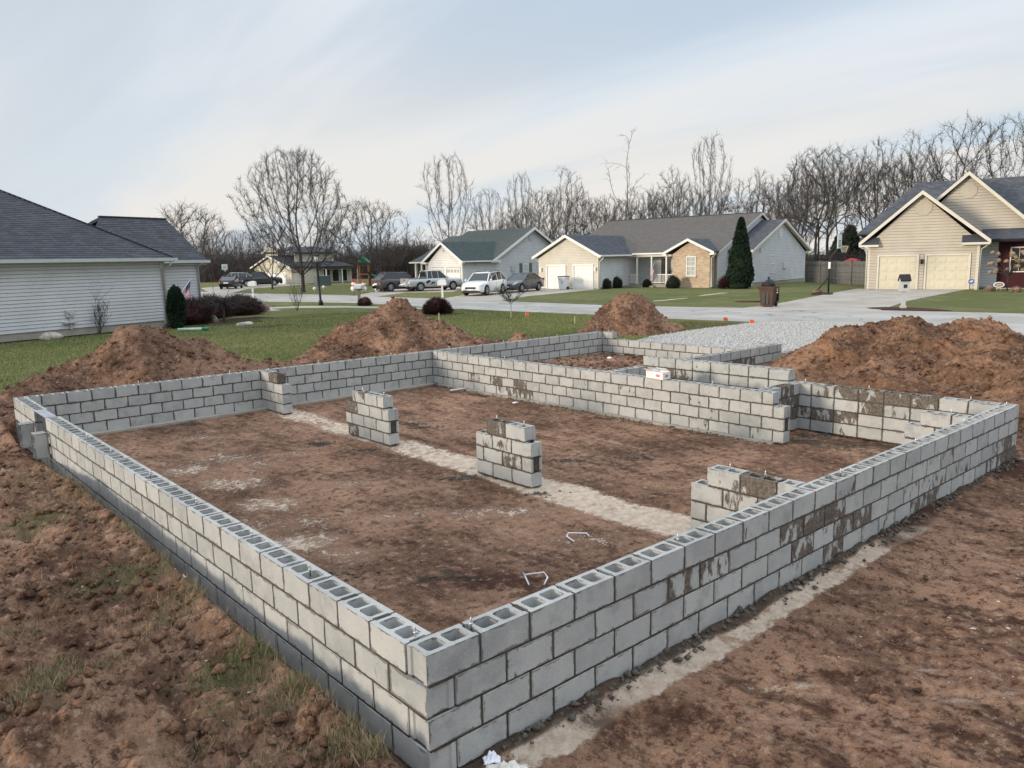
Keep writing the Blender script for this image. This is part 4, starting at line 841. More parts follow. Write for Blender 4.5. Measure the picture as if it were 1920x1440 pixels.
h.part(MB().prism([(GX0-.45, -.38, EZ-.16), (PK, -.38, pkz-.17), (PK, 0, pkz-.17), (GX0-.45, 0, EZ-.16)], (0, 0, .02)).prism([(GX1+.45, -.38, EZ-.16), (PK, -.38, pkz-.17), (PK, 0, pkz-.17), (GX1+.45, 0, EZ-.16)], (0, 0, .02)), 'soffit', 'offwhite')
h.gutter((GX1+.5, -.4, EZ-.03), (GX1+.5, 4.7, EZ-.03), 'white'); h.downspout([(GX1+.5, .0, EZ-.1), (GX1+.45, 0.02, EZ-.25), (GX1+.08, .1, EZ-.5), (GX1+.08, .1, G0)], 'white')
h.downspout([(GX0-.45, -.1, EZ-.1), (GX0-.4, 0, EZ-.22), (GX0-.05, .1, EZ-.4), (GX0-.05, .1, G0)], 'white')
h.wall_lamp('f', 0, -.12, 2.05, 'white'); h.wall_lamp('f', 0, -5.72, 2.05, 'white')
# main body: front eave at y=4.6, ridge at y=13.2
RY, RZ, EY = 13.2, 6.62, 4.6; sm = (RZ-3.3)/(RY-EY); X1 = 8.2
h.roof([(-7.3, EY, 3.3), (X1+.3, EY, 3.3), (X1+.3, RY, RZ), (-7.3, RY, RZ)], 'sh_brown')
h.roof([(X1+.3, RY+8, 3.3), (-7.3, RY+8, 3.3), (-7.3, RY, RZ), (X1+.3, RY, RZ)], 'sh_brown', row=.4)
h.part(MB().bar((-7.3, RY, RZ+.01), (X1+.3, RY, RZ+.01), .3, .04), 'ridge_cap', 'sh_brown')
h.wall('r', X1, [(4.9, G0-.2), (20, G0-.2), (20, 3.2), (13.2, 6.45), (4.9, 3.2)], mat='sid_shade', z_sid=G0+.2)
h.gable_trim('r', X1, EY, 3.3, RY, RZ, RY+8, 3.35, .28, 'offwhite', .18)
h.wall('f', 6.3, [(.2, G0), (4.7, G0), (4.7, 3.2), (.2, 3.2)], [], 'sid_shade', .13, z_sid=.7)
h.part(MB().box((.1, 4.7, 3.0), (4.7, 4.85, 3.2)).box((.1, 4.7, 3.16), (4.7, 6.3, 3.19)), 'porch_beam', 'offwhite'); h.gutter((.6, EY-.06, 3.26), (4.1, EY-.06, 3.26), 'white')
h.part(MB().box((.1, 4.75, G0-.1), (4.65, 6.3, .70)).box((1.5, 4.4, G0-.1), (2.7, 4.75, .58)), 'porch_floor', 'found')
for px in (.95, 2.35, 3.75): h.part(MB().box((px-.06, 4.72, .7), (px+.06, 4.84, 3.02)).box((px-.08, 4.70, .7), (px+.08, 4.86, .82)), 'porch_post', 'white')
for a, b in ((.2, .89), (2.41, 3.69), (3.81, 4.62)):
    r_ = h.part(MB().box((a, 4.75, 1.48), (b, 4.82, 1.54)).box((a, 4.76, .80), (b, 4.81, .85)), 'railing', 'white')
    x = a+.06
    while x < b: h.part(MB().box((x, 4.77, .85), (x+.035, 4.80, 1.48)), 'baluster', 'white', r_); x += .125
dr = MB(); h.wbox(dr, 'f', 6.3, 2.45, 3.35, .7, 2.8, .02, .06); h.part(dr, 'front_door', 'black'); h.window('f', 6.3, 3.85, 4.6, 1.1, 2.85, 'greytrim', (2, 1), cur=2)
# brick bay
h.wall('f', 4.0, [(4.72, G0-.2), (8.02, G0-.2), (8.02, 3.15), (6.3, 4.2), (4.72, 3.15)], [], core_mat='brick', z_sid=99, mat='brick')
h.wall('l', 4.72, [(4.0, G0-.2), (6.3, G0-.2), (6.3, 3.15), (4.0, 3.15)], z_sid=99, core_mat='brick'); h.wall('r', 8.02, [(4.0, G0-.2), (5.0, G0-.2), (5.0, 3.15), (4.0, 3.15)], z_sid=99, core_mat='brick')
h.window('f', 3.99, 5.98, 6.82, 1.38, 2.98, 'white', (2, 2), cur=1); h.part(MB().box((5.9, 3.86, 1.28), (6.9, 4.0, 1.38)), 'window_sill', 'brick')
h.roof([(8.5, 3.62, 3.3), (8.5, 4.8, 3.3), (6.25, 7.5, 4.37), (6.25, 3.62, 4.37)], 'sh_slate'); h.roof([(4.05, 4.8, 3.3), (4.05, 3.62, 3.3), (6.25, 3.62, 4.37), (6.25, 7.5, 4.37)], 'sh_slate')
h.gable_trim('f', 4.0, 4.0, 3.3, 6.25, 4.39, 8.55, 3.3, .40, 'white', .18)
h.part(MB().box((4.0, 3.6, 3.05), (4.35, 3.99, 3.2)), 'eave_return', 'white'); h.part(MB().box((8.15, 3.6, 3.05), (8.5, 3.99, 3.2)), 'eave_return', 'white')
h.downspout([(8.5, 4.0, 3.2), (8.45, 4.05, 3.05), (8.10, 4.1, 2.8), (8.10, 4.1, .55), (8.3, 3.9, .46)], 'white')
# right wing with its gable towards us
WX, W0, W1, WP = 10.05, 7.4, 19.6, 14.2
h.wall('r', WX, [(W0, G0-.2), (W1, G0-.2), (W1, 3.15), (WP-.6, 5.75), (W0, 3.15)], mat='sid_shade', z_sid=G0+.28)
h.wall('f', W0, [(X1, G0-.2), (WX, G0-.2), (WX, 3.15), (X1, 3.15)], mat='sid_shade', row=.2, z_sid=G0+.28)
WPK = 13.6; wz = 5.95
h.roof([(X1-.5, W0-.6, 3.35), (WX+.35, W0-.6, 3.35), (WX+.35, WPK, wz), (X1-1.5, WPK, wz)], 'sh_slate'); h.roof([(WX+.35, W1+.75, 3.35), (X1-.5, W1+.75, 3.35), (X1-1.5, WPK, wz), (WX+.35, WPK, wz)], 'sh_slate', row=.4)
h.gable_trim('r', WX, W0-.65, 3.35, WPK, wz+.02, W1+.8, 3.35, .33, 'offwhite', .2)
h.part(MB().prism([(WX, W1+.7, 3.2), (WX, WPK, wz-.16), (WX+.33, WPK, wz-.16), (WX+.33, W1+.7, 3.2)], (0, 0, .02)), 'soffit', 'offwhite')
h.part(MB().box((WX-.02, W0-.03, G0), (WX+.03, W0+.1, 3.15)).box((WX-.02, W1-.1, G0), (WX+.03, W1+.03, 3.15)), 'corner_board', 'offwhite')
h.gutter((X1+.3, W0-.65, 3.3), (WX+.35, W0-.65, 3.3), 'white'); h.downspout([(WX+.25, W0-.6, 3.25), (WX+.2, W0-.5, 3.05), (WX-.0, W0-.1, 2.85), (WX-.0, W0-.1, .5), (WX+.1, W0-.3, .46)], 'white')
h.window('r', WX, 11.2, 12.15, 1.40, 2.95, 'white', (2, 2)); h.vent('r', WX, 13.3, 4.75, .42, 'greytrim', 12, 'white')
h.part(MB().box((WX+.02, 14.1, 1.75), (WX+.14, 14.7, 2.25)), 'dryer_hood', 'offwhite'); h.wall_lamp('r', WX, 8.9, 3.3, 'white')

# ---- white house with green roof
h = House('white_house', 'white-sided house with dark green roof, left of the beige one', (42.84, 54.75), 3)
PK = -2.65
h.wall('f', 0, [(-5.05, G0-.2), (0, G0-.2), (0, 2.85), (PK, 4.65), (-5.05, 2.85)], [(-4.55, -2.75, G0, 2.4), (-2.35, -.2, G0, 2.4)], 'sid_white', .16, z_sid=G0+.1)
h.garage_door('f', 0, -4.45, -2.85, G0, 2.3, 'door_white', 'white', lights=True, sub=False); h.garage_door('f', 0, -2.25, -.3, G0, 2.3, 'door_white', 'white', lights=True, sub=False)
h.wall('r', 0, [(0, G0-.2), (15, G0-.2), (15, 2.9), (9.4, 6.05), (3.9, 2.9), (0, 2.9)], mat='sid_shade', row=.14, z_sid=G0+.15)
h.part(MB().box((-.1, -.03, G0), (.03, .02, 2.9)).box((0, -.02, G0), (.03, .1, 2.9)), 'corner_board', 'white')
gz_ = 4.82; e_ = 2.97
h.roof([(.4, -.35, e_), (.4, 4.0, e_), (PK, 7.2, gz_), (PK, -.35, gz_)], 'sh_green'); h.roof([(-5.7, 7.2, e_), (-5.7, -.35, e_), (PK, -.35, gz_), (PK, 7.2, gz_)], 'sh_green')
h.gable_trim('f', 0, -5.75, e_, PK, gz_+.02, .42, e_, .36, 'white', .22); h.gutter((.44, -.35, e_-.03), (.44, 4.3, e_-.03), 'white')
h.part(MB().box((-5.75, -.36, e_-.2), (-5.1, .3, e_-.02)), 'eave_return', 'white'); h.part(MB().box((-.1, -.36, e_-.2), (.42, .0, e_-.03)), 'eave_return', 'white')
ms = (6.2-3.0)/(9.4-3.6)
h.roof([(-10.5, 3.6, 3.0), (.45, 3.6, 3.0), (.45, 9.4, 6.2), (-9.8, 9.4, 6.2)], 'sh_green2'); h.roof([(.45, 15.2, 3.0), (-10.5, 15.2, 3.0), (-9.8, 9.4, 6.2), (.45, 9.4, 6.2)], 'sh_green2', row=.4)
h.roof([(-13.2, 4.4, 3.0), (-9.9, 4.4, 3.0), (-9.9, 9.4, 5.75), (-13.0, 9.4, 5.75)], 'sh_green2'); h.roof([(-9.9, 14.4, 3.0), (-13.2, 14.4, 3.0), (-13.0, 9.4, 5.75), (-9.9, 9.4, 5.75)], 'sh_green2', row=.4)
h.gable_trim('r', 0, 3.55, 3.02, 9.4, 6.22, 15.2, 3.02, .44, 'white', .24); h.part(MB().box((.0, 3.5, 2.78), (.42, 4.6, 3.0)), 'eave_return', 'white')
h.vent('r', 0, 9.2, 5.15, .36, 'greytrim', 12, 'greytrim'); h.vent('f', 0, PK, 4.0, .16, 'greytrim', 8, 'greytrim')
h.window('r', 0, 7.95, 8.85, .95, 2.6, 'white', (1, 1))
for a, b in ((7.5, 7.93), (8.87, 9.3)):
    t = MB(); h.wbox(t, 'r', 0, a, b, .95, 2.65, .02, .06); h.part(t, 'shutter', 'shutter')
h.part(MB().box((.02, 6.3, 1.9), (.14, 6.7, 2.4)).box((.02, 6.48, .6), (.07, 6.54, 1.9)).box((.02, 6.1, .85), (.1, 6.3, 1.15)), 'meter_box', 'greytrim')
h.wall('f', 3.7, [(-10.2, G0-.2), (-5.1, G0-.2), (-5.1, 2.9), (-10.2, 2.9)], mat='sid_white', row=.16, z_sid=G0+.3)
h.roof([(-10.6, 1.9, 2.98), (-5.2, 1.9, 2.98), (-5.2, 4.5, 4.0), (-10.6, 4.5, 4.0)], 'sh_green2'); h.gutter((-10.6, 1.88, 2.93), (-5.3, 1.88, 2.93), 'white')
for px in (-9.9, -8.9, -7.4, -6.2): h.part(MB().box((px-.08, 2.1, G0), (px+.08, 2.26, 2.9)), 'porch_post', 'white')
h.window('f', 3.7, -8.3, -7.3, 1.1, 2.6, 'white', (2, 2)); t = MB(); h.wbox(t, 'f', 3.7, -6.8, -5.9, .6, 2.6, .02, .05); h.part(t, 'front_door', 'black')
h.wall('l', -13.0, [(4.6, G0-.2), (14, G0-.2), (14, 2.9), (9.3, 5.5), (4.6, 2.9)], mat='sid_white', row=.3, z_sid=G0+.3)

# ---- tan house with two cream garage doors at the right
h = House('tan_house', 'tan-sided house with steep double gable and two cream garage doors, right edge', (53.55, 14.84), 19)
X0, X1_, PK, EZ, PZ = -6.35, .15, -3.25, 3.62, 6.85
h.wall('f', 0, [(X0, G0-.2), (X1_, G0-.2), (X1_, 3.5), (PK, 6.62), (X0, 3.5)], [(-5.75, -3.25, G0, 2.78), (-2.95, -.25, G0, 2.78)], 'sid_tan', .19, boards=True, z_sid=G0+.06)
h.garage_door('f', 0, -5.65, -3.35, G0, 2.68, 'door_cream', 'offwhite'); h.garage_door('f', 0, -2.80, -.38, G0, 2.68, 'door_cream', 'offwhite')
sg = (PZ-EZ)/(X1_+.55-PK)
h.roof([(X1_+.55, -.4, EZ), (X1_+.55, 3.5, EZ), (PK, 3.5, PZ), (PK, -.4, PZ)], 'sh_slate', row=.15); h.roof([(X0-.55, 8, EZ), (X0-.55, -.4, EZ), (PK, -.4, PZ), (PK, 8, PZ)], 'sh_slate', row=.15)
h.gable_trim('f', 0, X0-.58, EZ, PK, PZ+.03, X1_+.6, EZ, .41, 'offwhite', .22)
for a, b in ((X0-.55, X0+.65), (X1_-1.0, X1_+.55)):
    h.part(MB().prism([(a, -.4, EZ-.16), (b, -.4, EZ-.16), (b, 0, EZ+.32), (a, 0, EZ+.32)], (0, 0, .04)), 'eave_return_roof', 'sh_slate'); h.part(MB().box((a, -.44, EZ-.30), (b, .0, EZ-.16)), 'eave_return', 'offwhite')
h.part(MB().box((X0-.02, -.03, G0), (X0+.13, .02, 3.5)).box((X1_-.13, -.03, G0), (X1_+.03, .02, 3.5)), 'corner_board', 'offwhite')
h.downspout([(X0-.5, -.2, EZ-.2), (X0-.4, -.1, EZ-.35), (X0-.08, -.06, EZ-.5), (X0-.08, -.06, G0)], 'offwhite'); h.downspout([(X1_+.55, .0, EZ-.15), (X1_+.5, 0, EZ-.3), (X1_+.1, .1, EZ-.6), (X1_+.1, .1, G0)], 'offwhite')
h.vent('f', 0, PK+.12, 5.8, .52, 'sid_tan', 8, 'sid_tan'); h.wall_lamp('f', 0, -3.08, 2.25)
h.wall('r', X1_, [(0, G0-.2), (2.4, G0-.2), (2.4, 3.5), (0, 3.5)], mat='sid_shade', row=.19, z_sid=G0+.1); h.wall('l', X0, [(0, G0-.2), (12, G0-.2), (12, 3.5), (0, 3.5)], mat='sid_tan', row=.3, z_sid=G0+.1)
h.wall('f', 2.35, [(X1_, G0-.2), (1.28, G0-.2), (1.28, 3.5), (X1_, 3.5)], mat='sid_shade', row=.19, z_sid=G0+.1)
h.wall('f', 2.30, [(1.28, G0-.2), (9, G0-.2), (9, 3.6), (1.28, 3.6)], z_sid=99, core_mat='redwall')
h.window('f', 2.28, 1.95, 3.85, 1.48, 3.12, 'white', (4, 2), sash=False); h.part(MB().box((2.82, 2.2, 1.5), (2.98, 2.3, 3.1)), 'mullion', 'white')
h.roof([(.3, .9, 3.62), (9, .9, 3.62), (9, 3.0, 4.35), (.3, 3.0, 4.35)], 'sh_slate', row=.15); h.gutter((.3, .88, 3.58), (9, .88, 3.58), 'black'); h.part(MB().box((.3, .95, 3.46), (9, 2.3, 3.5)), 'soffit', 'black')
# upper gable
UP, UZ, UY = -.7, 8.12, 3.0; us_ = .92
h.wall('f', UY, [(-4.6, 3.6), (4.2, 3.6), (UP, 7.95), (UP-.02, 7.95)], mat='sid_tan', row=.19, boards=True, z_sid=4.1)
h.roof([(4.6, UY-.4, UZ-us_*5.3), (4.6, 8, UZ-us_*5.3), (UP, 8, UZ), (UP, UY-.4, UZ)], 'sh_slate', row=.15); h.roof([(-5.6, 8, UZ-us_*4.9), (-5.6, UY-.4, UZ-us_*4.9), (UP, UY-.4, UZ), (UP, 8, UZ)], 'sh_slate', row=.15)
h.gable_trim('f', UY, -5.6, UZ-us_*4.9, UP, UZ+.03, 4.6, UZ-us_*5.3, .41, 'offwhite', .22); h.vent('f', UY, UP+.05, 6.9, .52, 'sid_tan', 8, 'sid_tan')
h.roof([(-7.5, 3.6, 4.3), (9, 3.6, 4.3), (9, 8, 8.0), (-4.0, 8, 8.0)], 'sh_slate', row=.15); h.roof([(9, 13, 3.8), (-7.5, 13, 3.8), (-4.0, 8, 8.0), (9, 8, 8.0)], 'sh_slate', row=.4); h.roof([(-7.5, 13, 3.8), (-7.5, 3.6, 4.3), (-4.0, 8, 8.0)], 'sh_slate', row=.4)

# ---- far pale yellow two-storey house behind the big tree
h = House('yellow_house', 'far pale yellow two-storey house behind the largest bare tree', (43.91, 92.33), 2)
h.wall('f', 0, [(-10.6, G0-.2), (0, G0-.2), (0, 2.6), (-5.6, 4.1), (-10.6, 2.6)], [(-9.2, -1.4, G0, 2.1)], 'sid_yellow', .2, z_sid=G0+.1)
h.garage_door('f', 0, -9.0, -1.5, G0, 2.0, 'door_white', 'white', sub=False)
h.wall('r', 0, [(0, G0-.2), (9.0, G0-.2), (9.0, 2.6), (0, 2.6)], [], 'sid_yellow', .2, z_sid=G0+.1)
h.roof([(.4, -.4, 2.7), (.4, 9.3, 2.7), (-5.6, 6.5, 4.25), (-5.6, -.4, 4.25)], 'sh_char', row=.3); h.roof([(-11.1, 9.3, 2.7), (-11.1, -.4, 2.7), (-5.6, -.4, 4.25), (-5.6, 6.5, 4.25)], 'sh_char', row=.3)
h.gable_trim('f', 0, -11.1, 2.7, -5.6, 4.27, .4, 2.7, .42, 'white', .16)
h.wall('f', 1.0, [(-9.0, 3), (-5.2, 3), (-5.2, 4.75), (-7.2, 5.35), (-9.0, 4.75)], mat='sid_yellow', row=.2, z_sid=3); h.wall('r', -2.2, [(1.8, 3), (7.6, 3), (7.6, 4.5), (1.8, 4.5)], mat='sid_yellow', row=.2, z_sid=3)
h.roof([(-1.7, 1.4, 4.6), (-1.7, 8.1, 4.6), (-4.4, 6.2, 5.4), (-4.4, 2.4, 5.4)], 'sh_char', row=.3); h.roof([(-1.7, 8.1, 4.6), (-9.4, 8.1, 4.6), (-7.2, 6.2, 5.45), (-4.4, 6.2, 5.4)], 'sh_char', row=.3); h.roof([(-9.6, .7, 4.7), (-4.9, .7, 4.7), (-4.4, 4, 5.45), (-7.2, 4, 5.5), (-7.2, .7, 5.5)][:4], 'sh_char', row=.3)
h.gable_trim('f', 1.0, -9.6, 4.7, -7.2, 5.5, -4.9, 4.7, .3, 'white', .16)
for y0_, y1_ in ((4.6, 5.7), (5.9, 7.0), (7.2, 8.3)): h.window('r', 0.05, y0_, y1_, .6, 2.3, 'white', (1, 1), sash=False)
h.part(MB().box((.1, 4.0, 2.35), (1.6, 9.2, 2.45)), 'porch_roof', 'sh_char')
for y0_ in (4.2, 6.6, 9.0): h.part(MB().box((1.4, y0_, G0), (1.5, y0_+.1, 2.35)), 'porch_post', 'white')
# ================================================================ bare trees
def segs_mesh(name, segs):
    """segs: list of (p0, p1, r0, r1) -> tapered three-sided tubes"""
    A = np.array([(*s[0], *s[1], s[2], s[3]) for s in segs], float); p, q, r0, r1 = A[:, :3], A[:, 3:6], A[:, 6], A[:, 7]
    d = q-p; d /= np.linalg.norm(d, axis=1)[:, None]+1e-9; ref = np.where(np.abs(d[:, 2:3]) > .9, [[1., 0, 0]], [[0., 0, 1]]); a = np.cross(d, ref); a /= np.linalg.norm(a, axis=1)[:, None]+1e-9; b = np.cross(d, a)
    thick = r0 > .05; V = []; F = []; off = 0
    for sel, n in ((thick, 6), (~thick, 3)):
        if not sel.any(): continue
        t = 2*np.pi*np.arange(n)/n; c = np.cos(t)[None, :, None]; s_ = np.sin(t)[None, :, None]; ring = a[sel][:, None]*c+b[sel][:, None]*s_
        v = np.concatenate([p[sel][:, None]+ring*r0[sel][:, None, None], q[sel][:, None]+ring*r1[sel][:, None, None]], 1); m_ = sel.sum()
        f = np.array([[j, (j+1) % n, (j+1) % n+n, j+n] for j in range(n)]); F.append((f[None]+np.arange(m_)[:, None, None]*2*n).reshape(-1, 4)+off); V.append(v.reshape(-1, 3)); off += m_*2*n
    return npmesh(name, np.concatenate(V), np.concatenate(F), True)
TREES = {}
def tree_kind(key, seed, H, R_, base, prof, n_att, step=.42, r_tip=.010, shell=.40, lump=0, twigs=3, tw=.5, pipe=2.25, lean=0, nleader=1):
    """bare crown grown towards points spread through the crown's volume; limb thickness adds up from the tips"""
    q = np.random.RandomState(seed); n = n_att*4; t = q.uniform(0, 1, n)**.85; a = q.uniform(0, 2*np.pi, n); rr = R_*np.array([prof(x) for x in t])*q.uniform(0, 1, n)**(shell+.08)*(1+.26*np.sin(a*3+seed+t*4)*np.cos(a*2-seed+t*7))
    A = np.stack([rr*np.cos(a)+lean*t*H*.2, rr*np.sin(a), base+t*(H-base)], 1)
    if lump: k_ = fbm(A[:, 0]*.30+A[:, 2]*.21+seed, A[:, 1]*.30-A[:, 2]*.17, 2) > lump; A = A[k_]
    A = A[:int(n_att*1.35)]; nodes = [np.array([0, 0, 0.])]; par = [-1]; d = np.array([0, 0, 1.]); z = 0
    while z < base*.8+.3:
        d = d+np.append(q.normal(0, .05, 2), 0); d /= np.linalg.norm(d); nodes.append(nodes[-1]+d*step*.8); par.append(len(nodes)-2); z = nodes[-1][2]
    P = np.array(nodes); A = np.array(A); near = np.full(len(A), 1e9); idx = np.zeros(len(A), int)
    n0_ = len(nodes); kids = {}
    def upd(i0):
        nonlocal near, idx
        D_ = np.linalg.norm(A[:, None]-P[None, i0:], axis=2); j = D_.argmin(1); m_ = D_[np.arange(len(A)), j]; k_ = m_ < near; near = np.where(k_, m_, near); idx = np.where(k_, j+i0, idx)
    upd(0)
    for it in range(90):
        if len(A) == 0: break
        infl = near < (1e9 if it < 3 else 9*step+it*.02); u_ = np.unique(idx[infl]); new = []; np_ = []
        for i in u_:
            sel_ = np.where(infl & (idx == i))[0]; v = A[sel_]-P[i]; v = v/(np.linalg.norm(v, axis=1)[:, None]+1e-9)
            if par[i] >= 0 and i > n0_:
                pd = P[i]-P[par[i]]; pd = pd/(np.linalg.norm(pd)+1e-9); okd = v@pd > .10; near[sel_[~okd]] = np.where(near[sel_[~okd]] < 3*step, -1, near[sel_[~okd]]); v = v[okd]
                if len(v) == 0: near[sel_] = -1; continue
            v = (v/np.linalg.norm(v, axis=1)[:, None]).sum(0); l_ = np.linalg.norm(v)
            if l_ < 1e-6: continue
            dd = v/l_+q.normal(0, .07, 3); 
            if par[i] >= 0: pd = P[i]-P[par[i]]; dd = dd+.95*pd/(np.linalg.norm(pd)+1e-9)+np.array([0, 0, .42])
            dd /= np.linalg.norm(dd); c_n = P[i]+dd*step
            if any(np.linalg.norm(c_n-o_) < step*.55 for o_ in kids.get(i, [])): near[idx == i] = -1; continue
            kids.setdefault(i, []).append(c_n); new.append(c_n); np_.append(i)
        if not new: break
        i0 = len(P); P = np.concatenate([P, np.array(new)]); par += np_; upd(i0); keep = near > step*1.5; A = A[keep]; near = near[keep]; idx = idx[keep]
        if len(P) > 6000: break
    N_ = len(P); ch = [0]*N_; acc = np.zeros(N_)
    for i in range(N_-1, 0, -1):
        if acc[i] == 0: acc[i] = r_tip**pipe
        acc[par[i]] += acc[i]+.06*r_tip**pipe
    rad = acc**(1/pipe); T = []; Cc = []
    for i in range(1, N_):
        r0 = min(rad[par[i]], rad[i]*1.35); s_ = (tuple(P[par[i]]), tuple(P[i]), r0 if par[i] else rad[i]*1.5, rad[i])
        (T if rad[i] > .05 else Cc).append(s_)
        if rad[i] < .045:
            pd = P[i]-P[par[i]]; pd /= np.linalg.norm(pd)
            for _ in range(twigs+(acc[i] <= r_tip**pipe*1.01)):
                v = pd*.8+q.normal(0, .55, 3)+np.array([0, 0, .45]); v /= np.linalg.norm(v); l_ = tw*q.uniform(.5, 1.3); s0 = P[par[i]]+(P[i]-P[par[i]])*q.uniform(0, 1); e_ = s0+v*l_; v2 = v+q.normal(0, .4, 3); v2 /= np.linalg.norm(v2); Cc.append((tuple(s0), tuple(e_), .011, .009)); Cc.append((tuple(e_), tuple(e_+v2*l_*.7), .009, .006))
                v3 = v+q.normal(0, .7, 3); v3 /= np.linalg.norm(v3); m_ = s0+v*l_*.55; Cc.append((tuple(m_), tuple(m_+v3*l_*.6), .009, .006))
    TREES[key] = (segs_mesh('trunk', T), segs_mesh('crown', Cc), H)
egg = lambda t: (.25+.75*(t/.42)**.7) if t < .42 else math.sqrt(max(0, 1-((t-.42)/.60)**2))
fan = lambda t: (.12+.88*t**.62) if t < .62 else (.12+.88*.62**.62)*math.sqrt(max(0, 1-((t-.62)/.42)**2))*1.0
dome = lambda t: math.sqrt(max(0, 1-(2*t*.86-.72)**2)) if t < 1 else 0
slim = lambda t: .45+.55*math.sin(math.pi*min(1, t*.95)) if t < .9 else .6*(1.05-t)/.15
tree_kind('elm', 4, 17, 7.3, 1.8, egg, 3000, .40, .0165, .52, twigs=4)
tree_kind('vase', 12, 15.5, 5.0, 2.4, fan, 1500, .44, .016, .55)
tree_kind('maple', 7, 11, 5.8, 1.5, dome, 1700, .40, .016, .5, lump=-.2)
tree_kind('oak', 9, 14, 5.2, 3.4, dome, 1500, .45, .017, .5, lump=-.12)
tree_kind('oak_b', 19, 14, 5.2, 4.0, fan, 1400, .46, .017, .55, lump=-.1, lean=.3)
tree_kind('tall_a', 21, 16, 3.0, 5.0, slim, 800, .48, .017, .6, lump=-.1); tree_kind('tall_b', 22, 15, 2.3, 6.0, slim, 600, .50, .017, .6, lean=.2); tree_kind('tall_c', 23, 17, 3.8, 4.5, dome, 1100, .46, .017, .55, lump=-.08)
tree_kind('snag', 31, 17, 3.6, 7, fan, 150, .55, .018, .7, lean=.25, twigs=1); tree_kind('small', 41, 8, 3.0, 1.4, dome, 900, .30, .013, .5)
def tree(key, x, y, H, label, rz=0, mat='twig', bark='bark', group=None, sx=1.0, z=.45):
    tm, cm, h0 = TREES[key]; k_ = H/h0
    o = empty('bare_tree', (x, y, z), rz, label, 'tree', group); o.scale = (k_*sx, k_*sx, k_)
    a = link('trunk', tm, o); b = link('crown', cm, o)
    for ob, m_ in ((a, bark), (b, mat)):
        if not ob.data.materials: ob.data.materials.append(M[m_])
        ob.material_slots[0].link = 'OBJECT'; ob.material_slots[0].material = M[m_]
    return o
def at(u, depth):
    """ground point straight below picture column u at a depth along the view"""
    d = rt*((u-960)/FPX)+up*((720-500)/FPX)+_f; return CAMP.x+d.x*depth, CAMP.y+d.y*depth
def topz(u, v, depth):
    d = rt*((u-960)/FPX)+up*((720-v)/FPX)+_f; return CAMP.z+d.z*depth-.45
T1 = [  # kind, u, top v, depth, label, twig material, width
 ('elm', 566, 290, 72, 'largest bare tree, broad vase crown, in front of the yellow house', 'twig', 1.0),
 ('maple', 692, 383, 88, 'wide low-crowned dark bare tree right of the largest tree', 'twig', 1.12),
 ('vase', 845, 300, 98, 'tall open vase-shaped bare tree above the green-roofed house', 'twig_grey', 1.0),
 ('tall_c', 1062, 320, 102, 'bare tree with a rounded crown between the white and beige houses', 'twig_grey', 1.0),
 ('snag', 1172, 256, 100, 'sparse crooked bare tree with the tallest top above the beige house', 'twig_grey', 1.25),
 ('vase', 1328, 266, 95, 'bare tree with a full upright crown above the beige house ridge', 'twig', .72),
 ('tall_a', 1258, 318, 100, 'bare forked tree just left of the full upright one', 'twig_grey', 1.0),
 ('oak', 1530, 282, 84, 'large dark bare tree behind the right end of the beige house', 'twig', 1.0),
 ('tall_b', 1640, 262, 80, 'tall slim bare tree behind the fence', 'twig', 1.15),
 ('oak', 1805, 232, 90, 'broad bare tree behind the left gable of the tan house', 'twig', 1.0),
 ('oak_b', 1905, 226, 92, 'broad bare tree at the right edge behind the tan house', 'twig', 1.0),
 ('tall_c', 1700, 258, 86, 'bare tree leaning over the tan garage roof', 'twig', 1.0),
 ('small', 352, 392, 70, 'twiggy bare tree behind the neighbour house roof', 'twig_grey', 1.3),
 ('vase', 980, 332, 108, 'pale slender bare tree above the green roof ridge', 'twig_grey', .7),
 ('tall_a', 1415, 322, 98, 'bare tree with russet leaves still clinging, above the wing roof', 'twig_red', 1.15),
 ('maple', 508, 425, 84, 'dark bare tree just left of the largest tree', 'twig', 1.0)]
for i, (k_, u, v, dp, lab, mt, sx) in enumerate(T1):
    x, y = at(u, dp); tree(k_, x, y, topz(u, v, dp), lab, i*1.7, mt, sx=sx)
q = random.Random(5); kinds = ['tall_a', 'tall_b', 'tall_c', 'vase', 'oak', 'tall_a', 'tall_c', 'oak_b']
WG = 'trees of the wood behind the houses'
ORD = ['first', 'second', 'third', 'fourth', 'fifth', 'sixth', 'seventh', 'eighth', 'ninth', 'tenth', 'eleventh', 'twelfth', 'thirteenth', 'fourteenth', 'fifteenth', 'sixteenth', 'seventeenth']
def wood(n, u0, u1, v0, v1, d0, d1, lab, grp, mats=('twig', 'twig_grey', 'twig', 'twig_red'), ks=kinds):
    cols = sorted(u0+(u1-u0)*(i+q.uniform(-.4, .4))/max(n-1, 1) for i in range(n))
    for i, u in enumerate(cols):
        dp = q.uniform(d0, d1); x, y = at(u, dp); H = topz(u, q.uniform(v0, v1), dp); k_ = q.choice(ks); mt = q.choice(mats)
        w_ = {'twig': 'dark', 'twig_grey': 'pale grey', 'twig_red': 'russet'}[mt]; f_ = {'v': 'vase-shaped', 'o': 'broad', 't': 'slim', 's': 'low', 'm': 'spreading'}[k_[0]]
        tree(k_, x, y, H, f'{w_} {f_} bare tree, {ORD[i]} from left {lab}', q.uniform(0, 6.28), mt, group=grp, sx=q.uniform(.8, 1.15))
WG = 'trees of the wood behind the houses'
